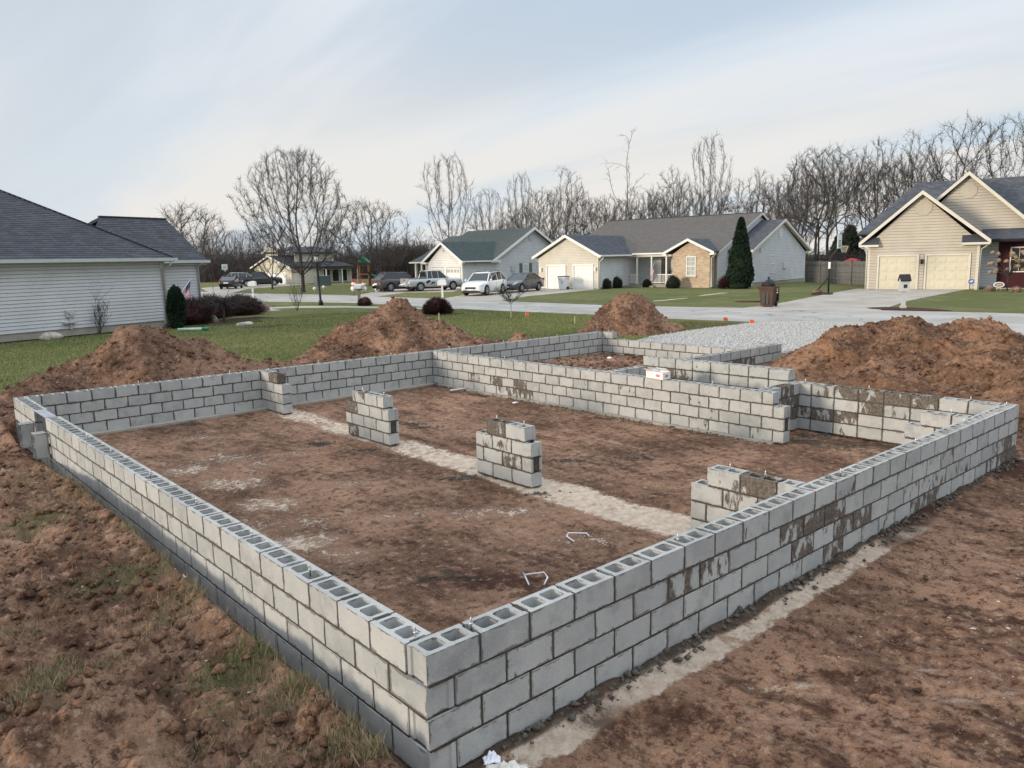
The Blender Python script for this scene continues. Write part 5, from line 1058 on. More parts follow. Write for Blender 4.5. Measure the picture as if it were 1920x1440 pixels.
wood(8, 900, 1015, 355, 405, 105, 132, 'rising above the green roof', WG); wood(8, 1025, 1130, 345, 395, 100, 128, 'above the beige garage', WG); wood(8, 1140, 1265, 328, 385, 98, 128, 'above the left half of the brown ridge', WG); wood(8, 1275, 1420, 330, 385, 98, 128, 'above the right half of the brown ridge', WG)
wood(6, 1430, 1505, 318, 365, 92, 115, 'above the beige house wing', WG, mats=('twig_red', 'twig'))
wood(7, 1505, 1625, 285, 350, 84, 112, 'behind the board fence', 'trees of the wood behind the fence'); wood(6, 1630, 1800, 258, 320, 84, 110, 'above the tan garage roof', 'trees of the wood behind the fence')
wood(15, 385, 560, 430, 470, 140, 175, 'in the far wood beyond the street end', 'far trees beyond the street'); wood(15, 600, 900, 425, 455, 125, 155, 'in the far wood behind the yellow house', 'far trees behind the big trees')
wood(10, 900, 1250, 425, 460, 95, 115, 'low behind the roofs', 'low trees behind the roofs', ks=['small', 'maple']); wood(8, 320, 420, 432, 450, 110, 150, 'right of the grey neighbour house', 'trees right of the neighbour house')
# undergrowth of the wood: one mass of thin stems
qq = np.random.RandomState(8); S_ = []
def brush(n, u0, u1, v0, v1, d0, d1, w=.012):
    for i in range(n):
        u = qq.uniform(u0, u1); dp = qq.uniform(d0, d1); x, y = at(u, dp); H = max(1, topz(u, v0+(v1-v0)*qq.uniform(0, 1)**.7, dp)); z = .3
        dx, dy = qq.normal(0, .09, 2); a = (x, y, z); b = (x+dx*H, y+dy*H, z+H*.5); c = (x+dx*H*2.2+qq.normal(0, .3), y+dy*H*2.2+qq.normal(0, .3), z+H*qq.uniform(.8, 1)); S_.append((a, b, w*3, w*2)); S_.append((b, c, w*2, w*.6))
        for _ in range(7):
            t = qq.uniform(.15, .95); P0 = np.array(a)*(1-t)+np.array(c)*t; L_ = qq.uniform(.5, 1.8); dd = qq.normal(0, 1, 3); dd[2] = abs(dd[2])*.9; dd /= np.linalg.norm(dd); S_.append((tuple(P0), tuple(P0+dd*L_), w*1.1, w*.5))
brush(3000, 300, 960, 470, 500, 125, 165, .022); brush(2600, 380, 800, 452, 490, 130, 170, .02); brush(1500, 700, 820, 440, 480, 125, 150, .022); brush(1000, 880, 1480, 425, 470, 105, 130, .017); brush(1100, 1480, 1760, 460, 492, 85, 110, .018)
tag(link('undergrowth', segs_mesh('undergrowth', S_), None, 'wood_dark'), 'dark tangled undergrowth at the foot of the bare wood', 'undergrowth', kind='stuff')
x, y = at(1592, 92)
# spruces among the bare trees
def leafy(name, mat, n, fn, size, parent=None, seed=0):
    """foliage made of many small triangles; fn(rs, n) gives points and outward directions"""
    r_ = np.random.RandomState(seed); P, Nn = fn(r_, n); n = len(P)
    a = r_.normal(0, 1, (n, 3)); a -= (a*Nn).sum(1)[:, None]*Nn*.6; a /= np.linalg.norm(a, axis=1)[:, None]; b = np.cross(Nn, a); b /= np.linalg.norm(b, axis=1)[:, None]+1e-9
    s_ = size*r_.uniform(.5, 1.3, (n, 1)); V = np.stack([P-a*s_*.5, P+a*s_*.5, P+Nn*s_*.9+b*s_*r_.uniform(-.5, .5, (n, 1))], 1).reshape(-1, 3); F = np.arange(n*3).reshape(-1, 3)
    return link(name, npmesh(name, V, F), parent, mat)
def cone_pts(H, Rb, z0=0, pw=.8, lump=.15):
    def fn(r_, n):
        t = 1-r_.uniform(0, 1, n)**.6; t = r_.uniform(0, 1, n)**1.3; a = r_.uniform(0, 6.283, n); rad = Rb*(1-t)**pw*np.minimum(1, .55+t*4)*(1+lump*np.sin(a*3+t*9)*np.cos(t*17+a))*r_.uniform(.62, 1.05, n)
        P = np.stack([rad*np.cos(a), rad*np.sin(a), z0+t*H], 1); Nn = np.stack([np.cos(a), np.sin(a), np.full(n, .75)], 1)+r_.normal(0, .35, (n, 3)); return P, Nn/np.linalg.norm(Nn, axis=1)[:, None]
    return fn
def ball_pts(rx, ry, rz, z0=0, lump=.12, lo=-.3):
    def fn(r_, n):
        v = r_.normal(0, 1, (n, 3)); v /= np.linalg.norm(v, axis=1)[:, None]; v = v[v[:, 2] > lo]; n = len(v); k_ = (1+lump*np.sin(v[:, 0]*6+2)*np.cos(v[:, 1]*7+v[:, 2]*5))*r_.uniform(.72, 1.03, n)
        return v*np.array([rx, ry, rz])*k_[:, None]+np.array([0, 0, z0]), v
    return fn
def evergreen(u, v, dp, label, H, Rb, mat, n=5000, size=.2):
    x, y = at(u, dp) if v is None else gp(u, v)[:2]
    o = empty('evergreen_tree', (x, y, .45), 0, label, 'tree'); leafy('foliage', mat, n, cone_pts(H, Rb, .2), size, o, int(u)); MB().lathe([(.12, -.1), (.08, H*.6)], 7).build('trunk', 'bark', o); MB().lathe([(Rb*.72, .3), (Rb*.62, H*.35), (Rb*.3, H*.75), (.03, H*.96)], 10).build('inner_foliage', mat, o); return o
evergreen(1592, None, 94, 'dark spruce among bare trees behind the fence', 5.3, 2.2, 'spruce', 6000, .45)
evergreen(1572, None, 100, 'smaller grey-green spruce just left of the dark one', 4.4, 1.8, 'spruce', 4000, .45)
# ================================================================ vehicles
def wheel(root, x, y, r, side, rim='alloy', spokes=5, cover=False):
    w = MB().lathe([(r*.60, -.10), (r*.93, -.11), (r, -.07), (r, .07), (r*.93, .11), (r*.60, .10)], 20, (0, 0, 0), 'y', caps=False)
    o = w.build('wheel', 'rubber', root, (x, y, r)); f = side*.085
    m_ = MB().lathe([(r*.62, f-.02*side), (r*.62, f+.018*side), (r*.52, f+.005*side)], 20, (0, 0, 0), 'y', caps=False); m_.lathe([(r*.17, f-.03*side), (r*.15, f+.012*side)], 10, (0, 0, 0), 'y')
    for i in range(spokes):
        a = 2*math.pi*i/spokes; m_.bar((math.cos(a)*r*.1, f-.005*side, math.sin(a)*r*.1), (math.cos(a)*r*.58, f, math.sin(a)*r*.58), r*.17, .02, (0, 1, 0))
    m_.build('rim', rim, o); MB().lathe([(r*.6, f-.05*side), (r*.6, f-.04*side)], 16, (0, 0, 0), 'y').build('brake_disc', 'dkplastic', o); return o
def body_loft(st, axles, r, zb, hw, n_arch=7):
    """st: [(x, half width factor, belt z, top z)] from the rear (x<0) to the front; wheel arches are cut into the lower edge"""
    xs = set(a for a, *_ in st)
    for a in axles:
        for i in range(n_arch+1): xs.add(a+(r*1.17)*math.cos(math.pi*i/n_arch))
    xs = sorted(xs); X = [a[0] for a in st]; V = []; F = []; 
    for x in xs:
        w = np.interp(x, X, [a[1] for a in st])*hw; bz = np.interp(x, X, [a[2] for a in st]); tz = np.interp(x, X, [a[3] for a in st]); lo = np.interp(x, X, [a[4] if len(a) > 4 else zb for a in st]); arch = 0
        for a in axles:
            if abs(x-a) < r*1.17: arch = max(arch, r+math.sqrt((r*1.17)**2-(x-a)**2))
        z0 = max(lo, arch) ; inn = w-.26 if arch else w*.9
        sec = [(inn, lo+.06 if not arch else max(lo, .3)), (inn, z0), (w*.975, z0), (w, max(z0+.03, lo+(bz-lo)*.38)), (w, max(z0+.05, lo+(bz-lo)*.62)), (w*.975, bz-.05), (w*.93, bz), (w*.80, tz), (w*.4, tz+.02), (0, tz+.03)]
        V += [(x, y, z) for y, z in sec]+[(x, -y, z) for y, z in reversed(sec[:-1])]
    k_ = 19; m_ = MB()
    for i in range(len(xs)-1):
        for j in range(k_-1): F.append((i*k_+j, (i+1)*k_+j, (i+1)*k_+j+1, i*k_+j+1))
    F.append(tuple(range(k_))); F.append(tuple(reversed(range((len(xs)-1)*k_, len(xs)*k_)))); m_.add(V, F, True); return m_
def cabin(root, pts, paint_, hwb, hwt, pillars, side_z0):
    """pts: side outline from the windscreen base over the roof to the rear base [(x, z)] x4"""
    (xa, za), (xb, zb_), (xc, zc_), (xd, zd) = pts; g = MB()
    V = [(xa, hwb, za), (xb, hwt, zb_), (xc, hwt, zc_), (xd, hwb, zd)]; V += [(x, -y, z) for x, y, z in V]
    g.add(V, [(0, 1, 2, 3), (7, 6, 5, 4), (0, 4, 5, 1), (2, 6, 7, 3)]); g.build('windows', 'carglass', root)
    rf = MB(); rf.add([(xb+.04, hwt+.01, zb_-.02), (xc-.04, hwt+.01, zc_-.02), (xc-.06, hwt*.8, zc_+.045), (xb-.06, hwt*.8, zb_+.045), (xb+.04, -hwt-.01, zb_-.02), (xc-.04, -hwt-.01, zc_-.02), (xc-.06, -hwt*.8, zc_+.045), (xb-.06, -hwt*.8, zb_+.045)],
        [(0, 3, 2, 1), (4, 5, 6, 7), (3, 7, 6, 2), (0, 4, 7, 3), (1, 2, 6, 5), (0, 1, 5, 4)], True); rf.build('roof', paint_, root)
    for s_ in (1, -1):
        fr = MB(); T = .06
        for a, b in ((0, 1), (3, 2)):
            p = Vector(V[a]); q_ = Vector(V[b]); p.y *= s_; q_.y *= s_; MB().bar(p+Vector((0, s_*.012, 0)), q_+Vector((0, s_*.012, 0)), T, .05).build('pillar', paint_, root)
        for x in pillars:
            t = .5; MB().bar((x, s_*(hwb+.012), side_z0), (x-.03, s_*(hwt+.012), zb_-.02), .055, .03).build('pillar', paint_, root)
def vehicle(kind, x, y, heading, label, paint_, cat='car', z=.49, parts=True):
    name = {'suv': 'parked_suv', 'sedan': 'parked_car', 'pickup': 'parked_pickup'}[kind]; o = empty(name, (x, y, z), R(heading), label, cat)
    if kind == 'suv':
        L2, hw, r, ax = 2.35, .93, .37, (1.42, -1.32)
        st = [(-2.35, .78, .95, 1.02, .45), (-2.25, .93, 1.02, 1.10, .32), (-1.6, 1, 1.06, 1.12, .27), (.6, 1, 1.00, 1.05, .26), (1.1, .99, .98, 1.04, .26), (1.9, .95, .88, .93, .25), (2.2, .86, .72, .80, .26), (2.35, .72, .60, .66, .34)]
        cab = [(1.15, 1.02), (.45, 1.60), (-1.55, 1.66), (-2.2, 1.10)]; pil = (.35, -.62, -1.45); rail = True
    elif kind == 'sedan':
        L2, hw, r, ax = 2.4, .90, .33, (1.45, -1.32)
        st = [(-2.4, .76, .86, .92, .5), (-2.3, .92, .93, .99, .34), (-1.6, 1, .95, 1.02, .26), (.5, 1, .88, .94, .22), (1.2, .99, .84, .90, .22), (1.95, .95, .74, .79, .20), (2.25, .85, .62, .67, .2), (2.4, .68, .50, .56, .28)]
        cab = [(1.05, .90), (.15, 1.41), (-.95, 1.42), (-1.85, 1.0)]; pil = (.2, -.75); rail = False
    else:
        L2, hw, r, ax = 2.65, .92, .37, (1.65, -1.55)
        st = [(-2.65, .96, 1.00, 1.02, .5), (-2.55, 1, 1.02, 1.04, .40), (-.85, 1, 1.02, 1.04, .36), (-.8, 1, 1.06, 1.08, .34), (.9, 1, 1.06, 1.10, .34), (1.3, 1, 1.04, 1.09, .34), (2.3, .96, .98, 1.03, .36), (2.6, .86, .86, .92, .38), (2.68, .8, .6, .7, .4)]
        cab = [(1.15, 1.08), (.50, 1.70), (-.75, 1.72), (-.86, 1.06)]; pil = (.25, -.35); rail = False
    body_loft(st, ax, r, .25, hw).build('body', paint_, o); cabin(o, cab, paint_, hw*.86, hw*.68, pil, cab[0][1]-.02)
    MB().box((-L2+.35, -hw*.70, .2), (L2-.45, hw*.70, .5)).build('underbody', 'dkplastic', o)
    for a in ax:
        for s_ in (1, -1): wheel(o, a, s_*(hw-.115), r, s_, spokes=5 if kind != 'pickup' else 7)
    if parts:
        for s_ in (1, -1):
            MB().add([(L2-.02, s_*hw*.60, .60), (L2-.10, s_*hw*.80, .62), (L2-.42, s_*hw*.965, .78), (L2-.40, s_*hw*.93, .86), (L2-.12, s_*hw*.72, .76)], [(0, 1, 2, 3, 4)]).build('headlight', 'lamp', o).location = (.025, s_*.01, .0 if kind != 'pickup' else .12)
            MB().box((-L2-.015, s_*hw*.66-.08, .80), (-L2+.22, s_*hw*.86+.03 if s_ > 0 else s_*hw*.86-.03, 1.0)).build('tail_light', 'red', o)
            MB().lathe([(.02, 0), (.09, .03), (.11, .09), (.07, .14), (.01, .15)], 8, (cab[0][0]-.12, s_*(hw+.10)-.07, cab[0][1]+.06), 'y').build('mirror', paint_, o)
            for dx in (cab[0][0]-.20, -.12 if kind != 'pickup' else -.25): MB().box((dx-.006, s_*(hw+.001)-.003, .38), (dx+.006, s_*(hw+.001)+.003, cab[0][1]-.06)).build('door_seam', 'dkplastic', o)
            MB().box((.05, s_*(hw*.99)-.015, .84), (.22, s_*(hw*.99)+.015, .87)).build('door_handle', paint_, o)
        MB().box((L2-.02, -.42, .50), (L2+.015, .42, .64)).build('grille', 'dkplastic', o); MB().box((L2-.25, -hw*.78, .24), (L2+.01, hw*.78, .36)).build('bumper', 'dkplastic', o)
        MB().box((L2+.015, -.26, .40), (L2+.03, .26, .50)).build('number_plate', 'plate', o); MB().box((-L2-.03, -.26, .62), (-L2-.01, .26, .76)).build('number_plate', 'plate', o)
        if rail:
            for s_ in (1, -1): MB().tube([(.35, s_*.52, 1.63), (.2, s_*.52, 1.70), (-1.3, s_*.52, 1.74), (-1.5, s_*.52, 1.68)], .018, 6).build('roof_rail', 'dkplastic', o)
        if kind == 'pickup':
            MB().box((-2.52, -hw*.80, 1.0), (-.92, hw*.80, 1.055)).build('cargo_bed', 'dkplastic', o)
            for s_ in (1, -1): MB().box((-2.60, s_*hw*.86-.05, 1.0), (-.86, s_*hw*.86+.05, 1.10)).build('bed_rail', paint_, o)
            MB().box((-2.68, -hw*.84, .62), (-2.60, hw*.84, 1.12)).build('tailgate', paint_, o); MB().box((-2.70, -.10, .93), (-2.682, .10, 1.05)).build('badge', 'dkplastic', o); MB().box((-2.82, -hw*.9, .46), (-2.62, hw*.9, .60)).build('rear_bumper', paint_, o)
            MB().box((-.89, -hw*.60, 1.20), (-.85, hw*.60, 1.62)).build('rear_window', 'carglass', o)
    return o
def face(p, q_): return math.degrees(math.atan2(q_[1]-p[1], q_[0]-p[0]))
vehicle('suv', 34.9, 41.9, 205, 'white suv parked on the drive, nose towards the street', 'p_white', 'suv')
vehicle('sedan', 39.9, 43.3, 198, 'dark grey sedan parked behind the white suv', 'p_grey')
pk_ = vehicle('pickup', 38.2, 53.2, -8, 'silver pickup truck with a dented side by the white garage', 'p_silver', 'pickup truck')
MB().add([(-.95, -.93, .62), (-.55, -.935, .85), (-.75, -.93, .98), (-1.05, -.93, .80)], [(0, 1, 2, 3)]).add([(-.6, -.935, .55), (-.1, -.935, .72), (-.45, -.935, .80)], [(0, 1, 2)]).build('dent', 'dkplastic', pk_)
MB().box((-.84, -.55, 1.09), (-.80, .55, 1.62)).build('cab_guard', 'white', pk_)
vehicle('suv', 36.4, 55.6, -5, 'dark suv with white roof parked beyond the silver pickup', 'p_dark', 'suv')
x, y = at(485, 96); vehicle('pickup', x, y, -20, 'black pickup truck parked by the far yellow house', 'p_black', 'pickup truck')
x, y = at(456, 99); vehicle('suv', x, y, -25, 'pale suv parked behind the black pickup, partly hidden', 'p_silver', 'suv')
x, y = at(431, 88); vehicle('sedan', x, y, 55, 'dark sedan parked farthest left, on the street end', 'p_grey')
# ================================================================ street things
def mailbox(u, v, label, style, rz=0):
    p = gp(u, v); o = empty('mailbox', (p.x, p.y, .45), rz, label, 'mailbox')
    if style == 'white':
        MB().box((-.06, -.06, 0), (.06, .06, 1.05)).build('post', 'white', o); b = MB(); pr = [(-.28, 0), (.28, 0), (.28, .22), (.22, .32), (.0, .36), (-.22, .32), (-.28, .22)]; b.prism([(x, -.45, 1.05+z) for x, z in pr], (0, .9, 0)); b.build('box', 'white', o); MB().box((.282, -.2, 1.22), (.288, .12, 1.32)).build('house_number', 'dkplastic', o)
    elif style == 'grey':
        MB().box((-.07, -.07, 0), (.07, .07, 1.0)).bar((0, -.35, .95), (0, .3, .95), .09).build('post', 'fence', o); b = MB(); b.prism([(x, -.35, 1.02+z) for x, z in [(-.13, 0), (.13, 0), (.13, .18), (.07, .27), (-.07, .27), (-.13, .18)]], (0, .6, 0)); b.build('box', 'greytrim', o); b = MB(); b.box((-.3, -.25, 1.0), (-.14, .25, 1.2)); b.build('newspaper_box', 'greytrim', o)
    elif style == 'house':
        MB().box((-.17, -.17, 0), (.17, .17, .18)).box((-.12, -.12, .18), (.12, .12, .78)).box((-.2, -.2, .78), (.2, .2, .84)).build('post', 'greytrim', o)
        b = MB().box((-.24, -.3, .84), (.24, .3, 1.32)); b.prism([(-.24, -.3, 1.32), (.24, -.3, 1.32), (0, -.3, 1.5)], (0, .6, 0)); b.build('box', 'greytrim', o)
        MB().prism([(-.32, -.36, 1.28), (0, -.36, 1.52), (.32, -.36, 1.28), (.32, -.36, 1.33), (0, -.36, 1.60), (-.32, -.36, 1.33)], (0, .72, 0)).build('roof', 'black', o); MB().box((-.12, -.315, .98), (.12, -.302, 1.14)).box((-.255, -.12, .98), (-.242, .12, 1.14)).build('door', 'dkplastic', o)
    return o
mailbox(830, 565, 'white mailbox on a white post in front of the white suv', 'white', R(-40)); mailbox(475, 562, 'white mailbox on a white post at the far left verge', 'white', R(-30)); mailbox(674, 571, 'grey mailbox on a timber post beside a small dark shrub', 'grey', R(40)); mailbox(1693, 580, 'grey house-shaped mailbox with black roof on a red mulch patch', 'house', R(40)).scale = (.66, .62, .97)
p = gp(1690, 580); tag(MB().blob((p.x, p.y, .45), (1.0, 1.7, .07), 3, 2, .2).build('mulch_patch', 'mulch'), 'patch of red mulch around the house-shaped mailbox', 'mulch patch')
p = gp(1415, 566); tag(MB().blob((p.x, p.y, .45), (.6, 1.1, .07), 5, 2, .3).build('mulch_patch', 'mulch'), 'patch of red mulch on the lawn behind the brown bin', 'mulch patch')
# lamp post (leans slightly)
p = gp(602, 572); o = empty('street_lamp', (p.x, p.y, .45), 0, 'black lamp post with a white glass lantern, leaning slightly', 'lamp post'); o.rotation_euler = (R(-1.0), R(-2.2), 0)
MB().lathe([(.16, 0), (.13, .25), (.075, .32), (.06, 2.6), (.10, 2.65), (.06, 2.7)], 12).build('pole', 'black', o)
MB().lathe([(.10, 2.72), (.19, 3.05)], 6).build('lantern_glass', 'lamp', o); MB().lathe([(.24, 3.05), (.16, 3.14), (.05, 3.22), (.02, 3.32)], 6).build('lantern_cap', 'black', o)
fr = MB()
for i in range(6): a = 2*math.pi*i/6; fr.bar((.10*math.cos(a), .10*math.sin(a), 2.72), (.195*math.cos(a), .195*math.sin(a), 3.05), .018)
fr.build('lantern_frame', 'black', o)
# bins
p = gp(1440, 576); o = empty('wheelie_bin', (p.x, p.y, .47), R(10), 'brown wheeled bin overfilled with a black bag, at the kerb', 'bin')
def frust(b, x0, y0, x1, y1, z0, z1): return b.add([(-x0, -y0, z0), (x0, -y0, z0), (x0, y0, z0), (-x0, y0, z0), (-x1, -y1, z1), (x1, -y1, z1), (x1, y1, z1), (-x1, y1, z1)], [(0, 3, 2, 1), (4, 5, 6, 7), (0, 1, 5, 4), (1, 2, 6, 5), (2, 3, 7, 6), (3, 0, 4, 7)])
b = frust(MB(), .25, .27, .32, .35, .05, .86); frust(b, .36, .39, .38, .41, .86, 1.0); b.build('bin_body', 'brownbin', o); MB().box((-.33, -.14, .15), (-.30, .0, .72)).box((-.33, .04, .15), (-.30, .18, .72)).build('front_recess', 'black', o)
MB().lathe([(.14, -.03), (.14, .03)], 14, (.26, -.3, .14), 'y').lathe([(.14, -.03), (.14, .03)], 14, (.26, .3, .14), 'y').build('wheels', 'rubber', o)
MB().prism([(.34, -.38, 1.0), (.44, -.38, .98), (.42, -.38, .25), (.34, -.38, .3)], (0, .76, 0)).build('lid', 'black', o)
MB().blob((0, 0, 1.06), (.33, .36, .26), 4, 2, .12).lathe([(.05, 1.25), (.03, 1.38), (.07, 1.45)], 7).build('bin_bag', 'bag', o)
b = MB()
for i in range(3): a = 2*math.pi*i/3+.5; b.bar((.12+.07*math.cos(a), -.395, .82+.07*math.sin(a)), (.12+.07*math.cos(a+1.6), -.395, .82+.07*math.sin(a+1.6)), .03, .01, (0, 1, 0))
b.box((.02, -.40, .66), (.22, -.39, .71)); b.build('recycling_mark', 'white', o)
p = gp(1057, 543.5); o = empty('wheelie_bin', (p.x, p.y, .47), R(9), 'white wheeled bin with dark lid in front of the beige garage', 'bin')
b = frust(MB(), .25, .27, .32, .35, .05, .95); frust(b, .36, .40, .37, .41, .95, 1.05); b.build('bin_body', 'whitebin', o); frust(MB(), .37, .41, .30, .33, 1.05, 1.12).build('lid', 'dkplastic', o); MB().lathe([(.13, -.03), (.13, .03)], 14, (.1, -.36, .13), 'y').lathe([(.13, -.03), (.13, .03)], 14, (.1, .36, .13), 'y').build('wheels', 'rubber', o)
MB().box((-.335, -.1, .5), (-.31, .02, .78)).box((-.37, .12, .86), (-.355, .3, .93)).build('printed_mark', 'greytrim', o)
# basketball hoops
def hoop(x, y, z, hgt, rz, label, s_=1.0, base=True):
    o = empty('basketball_hoop', (x, y, z), rz, label, 'basketball hoop'); H = hgt
    pl = MB().tube([(0, 0, .1), (0, 0, H-.9)], .055, 8); pl.bar((0, 0, H-.9), (.5, 0, H-.25), .05).bar((0, 0, H-.5), (.45, 0, H+.1), .04); pl.build('pole', 'black', o)
    if base: MB().box((-.9, -.38, 0), (.2, .38, .16)).bar((-.75, -.2, .15), (0, 0, 1.1), .04).bar((-.75, .2, .15), (0, 0, 1.1), .04).build('base', 'black', o); MB().box((-.06, -.06, 1.6), (.06, .06, 2.0)).build('pole_sleeve', 'white', o)
    MB().box((.5, -.56, H-.35), (.54, .56, H+.5)).build('backboard', 'backboard', o); b = MB(); 
    for a_, b_ in (((-.2, H-.2), (.2, H-.2)), ((.2, H-.2), (.2, H+.12)), ((.2, H+.12), (-.2, H+.12)), ((-.2, H+.12), (-.2, H-.2))): b.bar((.547, a_[0], a_[1]), (.547, b_[0], b_[1]), .05, .01, (1, 0, 0))
    b.build('target_square', 'black', o); n = 18; b = MB(); b.tube([(.80+.23*math.cos(2*math.pi*i/n), .23*math.sin(2*math.pi*i/n), H-.22) for i in range(n+1)], .018, 6, False); b.bar((.54, 0, H-.22), (.6, 0, H-.22), .12, .03); b.build('rim', 'yellow', o); b = MB()
    for i in range(10):
        a = 2*math.pi*i/10
        for s2 in (.35, -.35): b.tube([(.80+.23*math.cos(a), .23*math.sin(a), H-.22), (.80+.17*math.cos(a+s2), .17*math.sin(a+s2), H-.42), (.80+.12*math.cos(a), .12*math.sin(a), H-.6)], .006, 3)
    b.build('net', 'white', o); return o
p = gp(1553, 553); hoop(p.x, p.y, .45, 3.15, R(-75), 'black portable basketball hoop with yellow rim beside the right-hand drive')
x, y = at(1608, 62); hoop(x, y, .45, 2.9, R(-60), 'white basketball backboard showing above the fence', base=False)
x, y = at(420, 96); hoop(x, y, .45, 3.0, R(-100), 'distant basketball hoop at the end of the street', base=False).scale = (.62, .62, .8)
# fence behind the right-hand drive
F0 = Vector((63.0, 31.4, 0)); F1 = Vector((57.0, 22.6, 0)); fe = empty('wooden_fence', (F0.x, F0.y, .45), math.atan2(F1.y-F0.y, F1.x-F0.x), 'weathered grey board privacy fence between the beige and tan houses', 'fence'); FL = (F1-F0).length
x = 0; q = random.Random(3); bm0 = MB().box((0, 0, 0), (.135, .02, 1)).mesh('fence_board')
bm0.materials.append(M['fence'])
while x < FL:
    o = link('fence_board', bm0, fe); o.location = (x, q.uniform(-.006, .006), .03); o.scale = (1, 1, 1.83+q.uniform(-.025, .03)); x += .15
for z in (.4, 1.0, 1.6): MB().box((0, -.06, z), (FL, -.02, z+.08)).build('rail', 'fence', fe)
x = 0
while x < FL: MB().box((x, -.12, -.1), (x+.09, -.02, 1.9)).build('fence_post', 'fence', fe); x += 2.4
for xx, zz in ((FL*.42, .35), (FL*.42, 1.6), (FL*.86, .35), (FL*.86, 1.6), (FL*.64, .95)): MB().box((xx, .022, zz), (xx+.35, .035, zz+.06)).build('hinge', 'black', fe)
# flags
def flag(base, dirv, Ln, label, w=1.45, hgt=.9, rz=0, droop=.5, roll=0):
    o = empty('flag', base, rz, label, 'flag'); d = Vector(dirv).normalized(); MB().tube([(0, 0, 0), d*Ln], .014, 6).build('pole', 'white', o); MB().lathe([(.03, 0), (.03, .05)], 8, d*Ln).build('finial', 'white', o)
    nx_, ny_ = 22, 14; V = []; UV = []
    for j in range(ny_+1):
        for i in range(nx_+1):
            s_ = i/nx_; t = j/ny_; P0 = d*(Ln*(1-.02)-t*hgt*.98); fold = math.sin(s_*9+t*3)*.07*s_
            side = Vector((d.y, -d.x, 0)); side = side.normalized() if side.length > .01 else Vector((1, 0, 0))
            V.append(P0+Vector((0, 0, -1))*s_*w*.86+side*fold+Vector((-d.x, -d.y, 0))*s_*w*droop*.35); UV.append((s_, 1-t))
    F = [(j*(nx_+1)+i, j*(nx_+1)+i+1, (j+1)*(nx_+1)+i+1, (j+1)*(nx_+1)+i) for j in range(ny_) for i in range(nx_)]
    me = D.meshes.new('cloth'); me.from_pydata([tuple(v) for v in V], [], F); ul = me.uv_layers.new(name='UVMap'); ul.data.foreach_set('uv', [c for f in F for i in f for c in UV[i]]); me.polygons.foreach_set('use_smooth', [True]*len(F)); link('cloth', me, o, 'flag'); return o
# neighbour's flag: fixed on the far side of the house corner, leaning out
O_ = Vector((8.97, 32.39, 0)); wv = Vector((math.cos(A18), math.sin(A18), 0)); uv_ = Vector((math.sin(A18), -math.cos(A18), 0))
b0 = O_+wv*.25+uv_*.1; flag((b0.x, b0.y, 1.35), wv*1.0+Vector((0, 0, 1.05)), 1.55, 'striped american flag on a short pole at the grey neighbour house corner', w=.95, hgt=.75)
a9 = R(9); oc = Vector((45.68, 40.4, 0)); w9 = Vector((math.cos(a9), math.sin(a9), 0)); u9 = Vector((math.sin(a9), -math.cos(a9), 0)); b0 = oc+u9*2.35+w9*4.65
flag((b0.x, b0.y, 1.75), (u9*.6-w9*.45)+Vector((0, 0, .8)), 1.0, 'american flag hanging from the porch post of the beige house', w=1.2, hgt=.8)
# ================================================================ shrubs and small trees
def bare_shrub(name, x, y, H, spread, n, label, mat='twig', cat='shrub', seed=0, z=.45, r=.012, lean=.5, kids=6, trunk=None):
    o = empty(name, (x, y, z), 0, label, cat); q = random.Random(seed); S_ = []
    for i in range(n):
        a = q.uniform(0, 6.283); t = q.uniform(.05, lean); b0 = Vector((math.cos(a)*spread*.12, math.sin(a)*spread*.12, 0)); d = Vector((math.cos(a)*t, math.sin(a)*t, 1)).normalized(); p = b0; Ln = H*q.uniform(.6, 1.05)
        for k_ in range(4):
            d = (d+Vector((q.gauss(0, .10), q.gauss(0, .10), .0))).normalized(); p2 = p+d*Ln/4; S_.append((tuple(p), tuple(p2), r*(1-k_*.22), r*(1-(k_+1)*.22)))
            for _ in range(kids//2 if k_ else 0):
                dd = (d+Vector((q.gauss(0, .6), q.gauss(0, .6), q.uniform(0, .5)))).normalized(); l_ = Ln*q.uniform(.12, .32); m_ = p+dd*l_; S_.append((tuple(p), tuple(m_), r*.45, r*.2)); e_ = m_+(dd+Vector((q.gauss(0, .5), q.gauss(0, .5), .2))).normalized()*l_*.6; S_.append((tuple(m_), tuple(e_), r*.25, r*.15))
            p = p2
    link('branches', segs_mesh('branches', S_), o, mat); return o
def twig_ball(u, v, rx, rz_, label, mat, name='shrub', n=2200, seed=0, z=.45, size=.12, solid=True, xy=None):
    p = gp(u, v) if xy is None else Vector((*xy, 0)); o = empty(name, (p.x, p.y, z), 0, label, 'shrub'); r_ = np.random.RandomState(seed); S_ = []
    for i in range(n):
        dd = r_.normal(0, 1, 3); dd[2] = abs(dd[2])+.15; dd /= np.linalg.norm(dd); t0 = r_.uniform(.25, .75); e_ = np.array([dd[0]*rx, dd[1]*rx, dd[2]*rz_])*r_.uniform(.8, 1.12); a = e_*t0; c = (a+e_)/2+r_.normal(0, .04, 3)*rx; S_.append((tuple(a), tuple(c), size*.06, size*.05)); S_.append((tuple(c), tuple(e_), size*.05, size*.02))
    link('twigs', segs_mesh('twigs', S_), o, mat)
    if solid: MB().blob((0, 0, rz_*.35), (rx*.72, rx*.72, rz_*.55), seed, 2, .15).build('dense_core', mat, o)
    return o
twig_ball(820, 589, .78, .80, 'dark maroon barberry bush behind the tall dirt pile', 'maroon', seed=1, n=2600, size=.25); twig_ball(684, 573, .48, .52, 'small dark shrub at the foot of the grey mailbox', 'maroon', seed=2, n=1000, size=.2)
